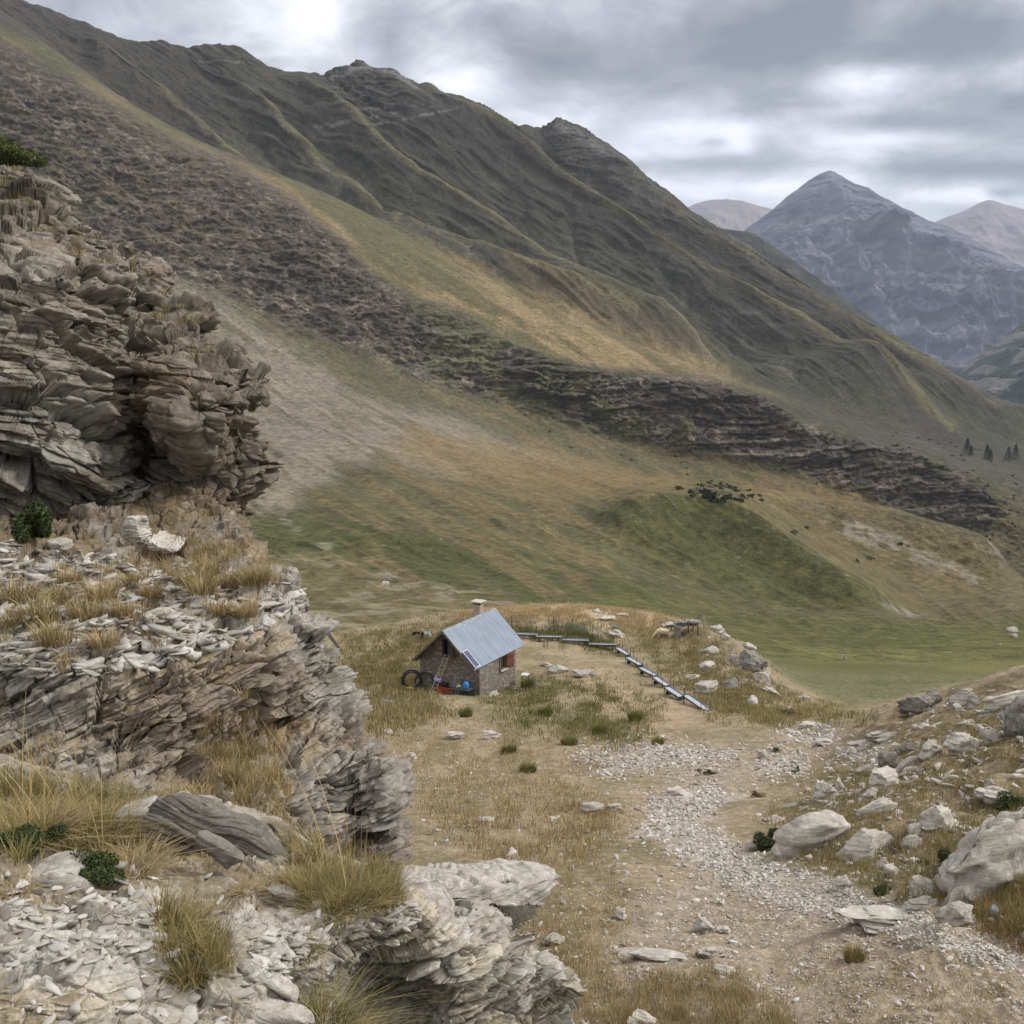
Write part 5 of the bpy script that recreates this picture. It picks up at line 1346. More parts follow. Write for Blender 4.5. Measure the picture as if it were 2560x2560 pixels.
    for dx in (.15, pl - .15):
        mb = MB(); mb.box(onroof(.08 + dx, -og + .34, .08), (.05, pw - .1, .11), R); mb.build('bracket', M['darkmetal'], sp)

    # ---- ladder
    ld = tag(empty('ladder', HL(ox - .02, -.95, 0), th), 'pale wooden ladder leaning on the gable below the loft opening', 'ladder')
    gz = ground_z(*HL(ox, -.95)[:2]) - base.z
    ld.location.z = base.z + gz
    top = Vector((.14, .88, oz0 + .15 - gz)); botm = Vector((-.42, 0, -.05))
    for sx in (-.17, .17):
        mb = MB(); mb.tube([botm + Vector((sx * 1.15, 0, 0)), top + Vector((sx, 0, 0))], .028, 6); mb.build('rail', M['palewood'], ld)
    for k in range(1, 10):
        p = botm.lerp(top, k / 10)
        mb = MB(); mb.tube([p + Vector((-.18, 0, 0)), p + Vector((.18, 0, 0))], .018, 6); mb.build('rung', M['palewood'], ld)
    t = .36; p = botm.lerp(top, t)
    mb = MB(); mb.sheet(10, 10, lambda a, b: Vector((p.x - .26 + .52 * a, p.y - .06 - .05 * math.sin(b * 3.1) - .0 * a, p.z + .06 - (.02 + .28 * b) + .03 * math.sin(a * 7 + b * 3))))
    o = mb.build('towel', M['lilac'], None); o.matrix_world = Matrix.Translation(ld.location) @ Matrix.Rotation(th, 4, 'Z')
    tag(o, 'lilac towel hanging over a low rung of the ladder', 'towel')
    sm = o.modifiers.new('t', 'SOLIDIFY'); sm.thickness = .015

    def onhut(x, y): 
        p = HL(x, y); return Vector((p.x, p.y, float(ground_z(p.x, p.y))))
    # ---- coil of pipe against the left corner
    cc = onhut(-W - .15, -.75)
    pts = []; r = np.random.default_rng(3); rr = .6
    for i in range(9 * 26):
        a = i / 26 * 2 * math.pi
        if i % 26 == 0: rr = r.uniform(.50, .68); off = Vector((r.uniform(-.04, .04), 0, r.uniform(-.03, .05)))
        pts.append(Vector((math.cos(a) * rr, (i / (9 * 26) - .5) * .34, math.sin(a) * rr * .97)) + off)
    mb = MB(); mb.tube(pts, .045, 7)
    o = mb.build('pipe_coil', M['black'], None, True, loc=cc + Vector((0, 0, .66)), rot=(math.radians(-14), 0, math.radians(8)))
    tag(o, 'upright coil of black water pipe at the left corner of the hut', 'pipe coil')
    cc2 = onhut(-W + .62, -.45)
    pts = [Vector((math.cos(a) * (.62 + .02 * a) , .02 * a, math.sin(a) * .62)) for a in np.linspace(0, 2 * math.pi * 2.2, 60)]
    mb = MB(); mb.tube(pts, .04, 6)
    o = mb.build('pipe_coil', M['black'], None, True, loc=cc2 + Vector((0, .1, .55)), rot=(math.radians(-20), math.radians(12), th))
    tag(o, 'looser black pipe coil leaning on the gable wall beside the ladder', 'pipe coil')
    cy_ = onhut(-W - .05, -1.15)
    o = link_mesh('yellow_tarp', rock_mesh('tarp', 12, 4, (.42, .2, .13), box=.4, cuts=6, lay=.0, rough=.12), M['yellow'], loc=cy_ + Vector((0, 0, .12)), rot=(0, .2, .3))
    tag(o, 'crumpled yellow tarp lying in front of the upright pipe coil', 'tarp')
    # ---- clutter along the gable foot
    def crate(name, x, y, size, mat, label, zr=0., slats=True):
        p = onhut(x, y); c = tag(empty(name, p, th + zr), label, 'crate')
        a, b, hh = size
        mb = MB(); mb.box((0, 0, .02), (a, b, .03)); mb.build('bottom', mat, c)
        for sy, nm in ((-1, 'side'), (1, 'side')):
            mb = MB()
            for k in range(3): mb.box((0, sy * b / 2, .05 + hh * (k + .5) / 3), (a, .02, hh / 3 * .72))
            mb.build(nm, mat, c)
        for sx in (-1, 1):
            mb = MB()
            for k in range(3): mb.box((sx * a / 2, 0, .05 + hh * (k + .5) / 3), (.02, b - .025, hh / 3 * .72))
            mb.build('side', mat, c)
    crate('crate', -W * .45, -1.15, (.8, .5, .26), M['orange'], 'orange plastic crate on the grass right of the ladder foot')
    crate('crate', -W * .33, -1.55, (.7, .45, .22), M['rust'], 'brown crate lying in front of the wire rack', .5)
    pb = onhut(-W * .52, -.55)
    bx = tag(empty('black_box', pb, th), 'black box standing behind the ladder against the gable', 'box')
    mb = MB(); mb.box((0, 0, .3), (.5, .45, .55), bev=.02); mb.build('body', M['black'], bx)
    mb = MB(); mb.box((0, 0, .6), (.54, .49, .045), bev=.01); mb.build('lid', M['black'], bx)
    pr = onhut(-W * .28, -.95)
    rk = tag(empty('wire_rack', pr, th - .2), 'grey wire rack standing on the grass before the gable', 'rack')
    mb = MB()
    for k in range(6): mb.tube([(-.5 + k * .2, 0, 0), (-.5 + k * .2, .12, .75)], .014, 5)
    mb.build('upright', M['metal'], rk)
    mb = MB()
    for k in range(4): mb.tube([(-.52, .03 * k + .01, .08 + k * .2), (.52, .03 * k + .01, .08 + k * .2)], .014, 5)
    mb.build('cross_bar', M['metal'], rk)
    # dark sheet leaning, blue barrel on it
    ps = onhut(-W * .12, -.55)
    mb = MB(); mb.box((0, 0, .48), (1.25, .04, .95), (math.radians(-14), 0, 0)); o = mb.build('leaning_sheet', M['greensheet'], None, loc=ps, rot=(0, 0, th))
    tag(o, 'dark green sheet leaning on the gable near the right corner', 'sheet')
    pb = onhut(-W * .14, -1.05)
    tb = tag(empty('low_table', pb, th + .1), 'dark low bench with the blue barrel on it by the hut corner', 'bench')
    mb = MB(); mb.box((0, 0, .42), (1.2, .55, .05), bev=.01); mb.build('top', M['greensheet'], tb)
    for sx in (-.52, .52):
        for sy in (-.2, .2):
            mb = MB(); mb.box((sx, sy, .12), (.06, .06, .55)); mb.build('leg', M['darkmetal'], tb)
    bp = pb + Matrix.Rotation(th + .1, 4, 'Z') @ Vector((.22, .02, .45))
    br = tag(empty('barrel', bp, 0), 'bright blue plastic barrel on the bench by the hut corner', 'barrel')
    mb = MB(); prof = [(.0, .17), (.03, .185), (.14, .20), (.3, .20), (.40, .17), (.455, .11), (.47, .05)]
    mb.tube([(0, 0, z) for z, _ in prof], [r_ for _, r_ in prof], 16); mb.build('body', M['blue'], br, True)
    mb = MB(); mb.torus((0, 0, .2), .2, .012, seg=20, k=6); mb.build('hoop', M['blue'], br, True)
    o = link_mesh('sack', rock_mesh('sack', 5, 3, (.2, .15, .1), box=.3, cuts=3, lay=0, rough=.08), M['palewood'], loc=pb + Matrix.Rotation(th, 4, 'Z') @ Vector((-.3, -.02, .54)), rot=(0, 0, .4))
    tag(o, 'small cream sack on the bench beside the blue barrel', 'sack')
    # small table at the far right corner
    pt = onhut(.75, L * 1.0)
    tb = tag(empty('small_table', pt, th + .2), 'small pale table on thin legs behind the right wall of the hut', 'table')
    mb = MB(); mb.box((0, 0, .72), (.5, .6, .04)); mb.build('top', M['whiteframe'], tb)
    for sx in (-.2, .2):
        for sy in (-.25, .25):
            mb = MB(); mb.tube([(sx, sy, -.1), (sx, sy, .7)], .02, 6); mb.build('leg', M['wood'], tb)
    # slab at the foot of the right wall
    p = onhut(.45, .9)
    o = link_mesh('stone_step', rock_mesh('step', 91, 4, (.35, 1.0, .14), cuts=6), MATS['stone'], loc=p + Vector((0, 0, .04)), rot=(0, 0, th + .05)); tag(o, 'long pale stone slab along the foot of the hut right wall', 'stone slab')
    # clothes line
    ph = G(.4112, .6350)
    ph = Vector(ph)
    cl = tag(empty('washing_line', ph), 'wooden post with a clothes line in the grass behind the left side of the hut', 'washing line')
    mb = MB(); mb.tube([(0, 0, -.2), (.03, 0, 1.6)], .04, 6); mb.build('post', M['wood'], cl)
    mb = MB(); mb.tube([(.03, 0, 1.58), (-.7, .1, 1.5)], .012, 5); mb.tube([(.03, 0, 1.58), (.9, .1, 1.62)], .012, 5); mb.build('line', M['darkmetal'], cl)
    def cloth(name, x0, x1, hgt, mat, label, sd, z=1.5):
        mb = MB(); mb.sheet(14, 10, lambda a, b: Vector((x0 + (x1 - x0) * a + .05 * math.sin(b * 5 + sd), .08 + .06 * math.sin(a * 9 + sd) * b, z - hgt * b * (.75 + .25 * math.sin(a * 6 + sd)))))
        o = mb.build(name, mat, None, loc=ph); m = o.modifiers.new('t', 'SOLIDIFY'); m.thickness = .012
        tag(o, label, 'cloth')
    cloth('black_cloth', -.68, -.08, .28, M['clothblack'], 'black garment hanging left of the washing line post', 1.)
    cloth('black_cloth', -.02, .22, .85, M['clothblack'], 'long black garment hanging down the washing line post', 2.)
    cloth('white_cloth', .26, .8, .42, M['clothwhite'], 'white cloth hanging on the line right of the post', 3., 1.58)
    # metal sheets on the grass at the left
    for k, (fx, fy, w_, d_, rz, ry, lab) in enumerate([(.351, .678, 2.1, .9, -.12, .05, 'grey metal sheet lying in the grass beside the rock face'), (.382, .687, 1.5, .45, -.22, .0, 'narrow grey metal sheet at the right end of the pair in the grass')]):
        p = G(fx, fy)
        mb = MB(); mb.sheet(10, 4, lambda a, b: Vector(((a - .5) * w_, (b - .5) * d_ * (1 - .5 * a * (k == 0)), .12 + .03 * math.sin(a * 5) + .02 * math.sin(b * 25))))
        o = mb.build('metal_sheet', M['metal'], None, loc=p, rot=(0, ry, rz)); m = o.modifiers.new('t', 'SOLIDIFY'); m.thickness = .02; tag(o, lab, 'metal sheet')
    p = Vector(G(.333, .636))
    pk = tag(empty('leaning_plank', p), 'grey plank sticking up slanted behind the rock face', 'plank')
    mb = MB(); a, b = Vector(at(.3165, .6145, p.y + .2)) - p, Vector((.02, 0, 0))
    d = (a - b); mb.box((a + b) / 2, (.22, .05, d.length), Matrix.Rotation(math.atan2(d.x, d.z), 4, 'Y')); mb.build('board', M['metal'], pk)
    mb = MB(); mb.box((a + b) / 2 + Vector((.1, .12, .02)), (.06, .06, d.length * .95), Matrix.Rotation(math.atan2(d.x, d.z) + .06, 4, 'Y')); mb.build('batten', M['wood'], pk)

# ------------------------------------------------------------------ water troughs, fence, shelter, sheep
TROUGHS = [((140,280),(275,294),'highest trough, half hidden by the hut roof, feeding the others'),
 ((275,293),(455,315),'second trough of the upper row, right beside the hut roof'),
 ((455,321),(640,335),'third trough of the upper row, in the middle below the wire fence'),
 ((638,352),(830,362),'last trough of the upper row, at the bend above the slope'),
 ((836,380),(912,430),'first trough after the bend, where the row turns downhill'),
 ((905,445),(1000,500),'second trough below the bend, shaded at its upper end'),
 ((995,516),(1102,573),'third trough below the bend, in the middle of the slope'),
 ((1092,580),(1185,643),'fourth trough below the bend, with a stake in front'),
 ((1176,650),(1280,720),'last but one trough, with its round end showing'),
 ((1306,705),(1462,812),'lowest and nearest trough, widest in view, lying on the grass')]
def build_troughs():
    M = MATS
    def z2(p): return (1240 + p[0] / 2.76) / 2560, (1480 + p[1] / 2.76) / 2560
    for k, (a, b, lab) in enumerate(TROUGHS):
        (ax, ay), (bx, by) = z2(a), z2(b)
        gm = G((ax + bx) / 2, (ay + by) / 2 + .0045)
        rim = gm[2] + (.42 if k < 9 else .3)
        _, ea = ue(ax, ay); _, eb = ue(bx, by)
        if k < 4: A = at(ax, ay, gm[1] + .1); B = at(bx, by, gm[1] - .1); A[2] = B[2] = (A[2] + B[2]) / 2
        else: A = at(ax, ay, rim / ea); B = at(bx, by, rim / eb)
        A, B = Vector(A), Vector(B); d = (B - A); Ln = min(max(d.length, 2.0), 3.0); mid = (A + B) / 2; mid.z = rim if k >= 4 else A.z
        rz = math.atan2(d.y, d.x)
        t = tag(empty('water_trough', mid, rz), lab, 'trough', 'metal water troughs in a stepped row')
        r0 = .24
        mb = MB(); n = 10
        def prof(a_, rr): return (rr * math.cos(a_), -rr * 1.0 * math.sin(a_))
        for (rr, flip) in ((r0, 0), (r0 - .02, 1)):
            g = [[mb.bm.verts.new((x, *prof(math.pi * j / n, rr))) for j in range(n + 1)] for x in (-Ln / 2, Ln / 2)]
            for j in range(n): mb.bm.faces.new((g[0][j], g[1][j], g[1][j + 1], g[0][j + 1]))
            for gg in g: mb.bm.faces.new(gg)
        mb.build('basin', M['metal'], t)
        for sy in (-1, 1):
            mb = MB(); mb.tube([(-Ln / 2, sy * r0, 0), (Ln / 2, sy * r0, 0)], .018, 6); mb.build('rim', M['metal'], t)
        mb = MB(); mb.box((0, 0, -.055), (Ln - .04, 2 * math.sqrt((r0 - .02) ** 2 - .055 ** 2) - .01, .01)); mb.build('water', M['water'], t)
        for sx, sy in ((-.38, -1), (.38, -1), (-.3, 1), (.42, 1)):
            x = sx * Ln; y = sy * (r0 + .035)
            wx, wy = mid.x + math.cos(rz) * x - math.sin(rz) * y, mid.y + math.sin(rz) * x + math.cos(rz) * y
            gz = float(ground_z(wx, wy)) - mid.z
            up = .5 if sy > 0 else .12 + .3 * (k % 2)
            mb = MB(); mb.tube([(x, y, gz - .2), (x + .01, y + .01, up)], .018, 5); mb.build('stake', M['rebar'], t)
        if k < 9:
            for sx in (-.36, .36):
                x = sx * Ln; wx, wy = mid.x + math.cos(rz) * x, mid.y + math.sin(rz) * x
                gz = min(float(ground_z(wx, wy)) - mid.z, -r0 - .05)
                mb = MB(); mb.box((x, 0, (gz - .1 - r0) / 2), (.05, .34, abs(gz - .1 + r0))); mb.build('support', M['darkmetal'], t)
    # wire fence
    P = [(40,236),(108,240),(250,248),(395,258),(530,286),(662,312),(735,330)]
    pts = [Vector(G(*z2((a, b + 2)))) for a, b in P]
    f = tag(empty('wire_fence', pts[0]), 'thin wire mesh fence with dark posts behind the upper troughs', 'fence')
    H_ = .95
    for i in (1, 3, 5):
        p = pts[i] - pts[0]; mb = MB(); mb.tube([p + Vector((0, 0, -.2)), p + Vector((0.02, 0, H_ + .05))], .03, 5); mb.build('post', M['rebar'], f)
    mb = MB()
    for i in range(len(pts) - 1):
        a, b = pts[i] - pts[0], pts[i + 1] - pts[0]
        for hz in (.08, .25, .42, .6, .78, .93): mb.tube([a + Vector((0, 0, hz)), b + Vector((0, 0, hz))], .011, 3, False)
        n = max(2, int((b - a).length / .17))
        for j in range(n):
            q = a.lerp(b, j / n); mb.tube([q + Vector((0, 0, .05)), q + Vector((0, 0, .94))], .009, 3, False)
    mb.build('wire_mesh', M['metal'], f)
    # slate roofed shelter
    pc = Vector(G(.6575, .6235))
    sh = tag(empty('stone_shelter', pc), 'low open shelter with a roof of stacked slates on the knoll', 'shelter')
    yy = pc.y
    def S(px, py, dy=0.):     # photo zoom (1620,1500; x5.68) to local coordinates at the shelter's distance
        return Vector(at((1620 + px / 5.682) / 2560, (1500 + py / 5.682) / 2560, yy + dy)) - pc
    mb = MB(); a, b = S(418, 375), S(418, 530); mb.box((a + b) / 2, (.5, .5, abs(a.z - b.z) + .1), bev=.03); mb.build('pillar', MATS['slate'], sh)
    for x, d in ((572, .5), (710, .3), (640, 1.6), (330, 1.8)):
        a, b = S(x, 370, d), S(x, 475, d); mb = MB(); mb.tube([a + Vector((0, 0, .05)), b - Vector((0, 0, .5))], .045, 6); mb.build('post', M['darkmetal'], sh)
    for d in (.1, 1.5):
        a, b = S(270, 372, d), S(720, 355, d); mb = MB(); mb.tube([a, b], .05, 6); mb.build('beam', M['wood'], sh)
    r = np.random.default_rng(8)
    top = [(245,352),(300,322),(360,312),(420,312),(480,318),(540,312),(600,310),(660,300),(715,290)]
    sl = empty('slate_roof'); sl.parent = sh
    for k in range(60):
        i = r.random(); lay = r.random()
        x = 262 + i * 440; yb = 366 - 16 * i - lay * (38 + 22 * i) + 6 * math.sin(i * 6)
        c = S(x, yb, .2 + r.random() * 1.5)
        V, Fc = rock_shape(100 + k, 2, (r.uniform(.35, .6), r.uniform(.3, .5), r.uniform(.035, .06)), cuts=6, lay=.1)
        me = mesh_np('slate', V, Fc)
        link_mesh('slate', me, MATS['slate'] if r.random() < .62 else MATS['stone'], sl, loc=c, rot=(r.normal(0, .08), r.normal(-.06, .08) - .12 * (i > .6), r.uniform(0, 3)))
    # white netting hung over a pole at its right
    a0 = S(725, 215, .2); a1 = S(785, 212, .2)
    nt = tag(empty('net_pole', pc + S(800, 500)), 'pale netting hung on a leaning pole right of the slate shelter', 'net')
    off = S(800, 500)
    mb = MB()
    path = [S(785, 212, .2), S(790, 280, .1), S(812, 360, 0), S(822, 440, 0), S(826, 505, 0), S(828, 600, -.3)]
    for k in range(5):
        dx = Vector(((k - 2) * .055, 0, 0)); mb.tube([p + dx * (1 + .25 * i) - off for i, p in enumerate(path)], .014, 4, False)
    for i in range(26):
        t = i / 25 * 4.; j = int(t); q = path[j].lerp(path[j + 1], t - j) - off if j < 5 else path[5] - off
        wd = .11 + .028 * t; mb.tube([q + Vector((-wd, 0, 0)), q + Vector((wd, 0, -.02))], .01, 4, False)
    mb.build('net', M['palewood'], nt)
    mb = MB(); mb.tube([S(705, 270, .3) - off, S(728, 212, .3) - off], .03, 5); mb.tube([S(728, 214, .3) - off, S(785, 212, .2) - off], .03, 5); mb.tube([S(785, 212, .25) - off, S(800, 520, .2) - off], .03, 5); mb.build('pole', M['wood'], nt)
    mb = MB()
    for k in range(8):
        mb.tube([S(710 + k * 9, 285 - k * 4, .3) - off, S(730 + k * 7, 214, .25) - off], .008, 3, False)
        mb.tube([S(708 + k * 2, 285 - k * 9, .3) - off, S(785 + k, 285 - k * 9, .2) - off], .008, 3, False)
    mb.build('wire', M['metal'], nt)
    # sheep
    def sheep(name, pos, rz, graze, label, sc=1.):
        s = tag(empty(name, pos, rz), label, 'sheep')
        fz = .0
        if graze:
            vs = [(0, 0, .62), (.28, 0, .63), (.50, 0, .60), (-.28, 0, .62), (-.46, 0, .60), (.66, 0, .48), (.80, 0, .30), (.90, 0, .17), (.98, 0, .08)]
            es = [(0, 1), (1, 2), (0, 3), (3, 4), (2, 5), (5, 6), (6, 7), (7, 8)]
            rd = [.27, .26, .2, .28, .2, .13, .10, .09, .055]
            for x, y in ((.40, .12), (.40, -.12), (-.38, .13), (-.38, -.13)):
                i = len(vs); f_ = x > 0
                vs += [(x, y, .45), (x + (.0 if f_ else -.05), y, .26), (x + (0 if f_ else .0), y, .03)]
                es += [(1 if f_ else 3, i), (i, i + 1), (i + 1, i + 2)]; rd += [.09, .05, .035]
            vs += [(-.56, 0, .52), (-.59, 0, .38)]; es += [(4, len(vs) - 2), (len(vs) - 2, len(vs) - 1)]; rd += [.05, .035]
        else:
            vs = [(0, 0, .30), (.28, 0, .31), (.46, 0, .34), (-.28, 0, .30), (-.46, 0, .26), (.60, 0, .40), (.72, 0, .42), (.84, 0, .34)]
            es = [(0, 1), (1, 2), (0, 3), (3, 4), (2, 5), (5, 6), (6, 7)]
            rd = [.27, .26, .2, .28, .2, .13, .10, .06]
            for x, y in ((.36, .2), (.36, -.2), (-.3, .22), (-.3, -.22)):
                i = len(vs); vs += [(x, y, .12), (x + .18, y, .06)]; es += [(1 if x > 0 else 3, i), (i, i + 1)]; rd += [.07, .04]
        me = skin_mesh('body', vs, es, rd, 2)
        co = np.empty(len(me.vertices) * 3, F4); me.vertices.foreach_get('co', co); co = co.reshape(-1, 3)
        nz = fbm(co[:, 0], co[:, 1], co[:, 2], 3, f=12.)
        co += np.stack([0 * nz, np.sign(co[:, 1]) * nz * .02, nz * .02], 1); me.vertices.foreach_set('co', co.ravel())
        link_mesh('body', me, MATS['wool'], s, scale=(sc,) * 3)
        hp = vs[7] if graze else vs[6]
        for sy in (-1, 1):
            mb = MB(); mb.box((hp[0] - .03, sy * .12, hp[2] + .06), (.05, .12, .03), (sy * .4, 0, 0), bev=.008)
            mb.build('ear', MATS['wool'], s, scale=(sc,) * 3)
    MATS['wool'] = mat_plain('sheep wool', lin(222, 206, 172), lin(190, 172, 140), 9, .98, bump=(40, .6, .03))
    p = Vector(G(.6475, .6235)); sheep('sheep', p, math.radians(186), True, 'cream sheep grazing with its head down, left of the shelter')
    p = Vector(G(.6560, .6232)) + Vector((.15, .25, 0)); p.z = float(ground_z(p.x, p.y)); sheep('sheep', p, math.radians(200), False, 'cream sheep lying between the grazing sheep and the shelter pillar')
    p = Vector(G(.6005, .6135))
    o = link_mesh('blue_tub', rock_mesh('tub', 4, 3, (.2, .15, .12), box=.6, cuts=0, lay=0, rough=.02), M['blue'], loc=p + Vector((0, 0, .12))); tag(o, 'small blue tub on the pale stones below the knoll top', 'tub')
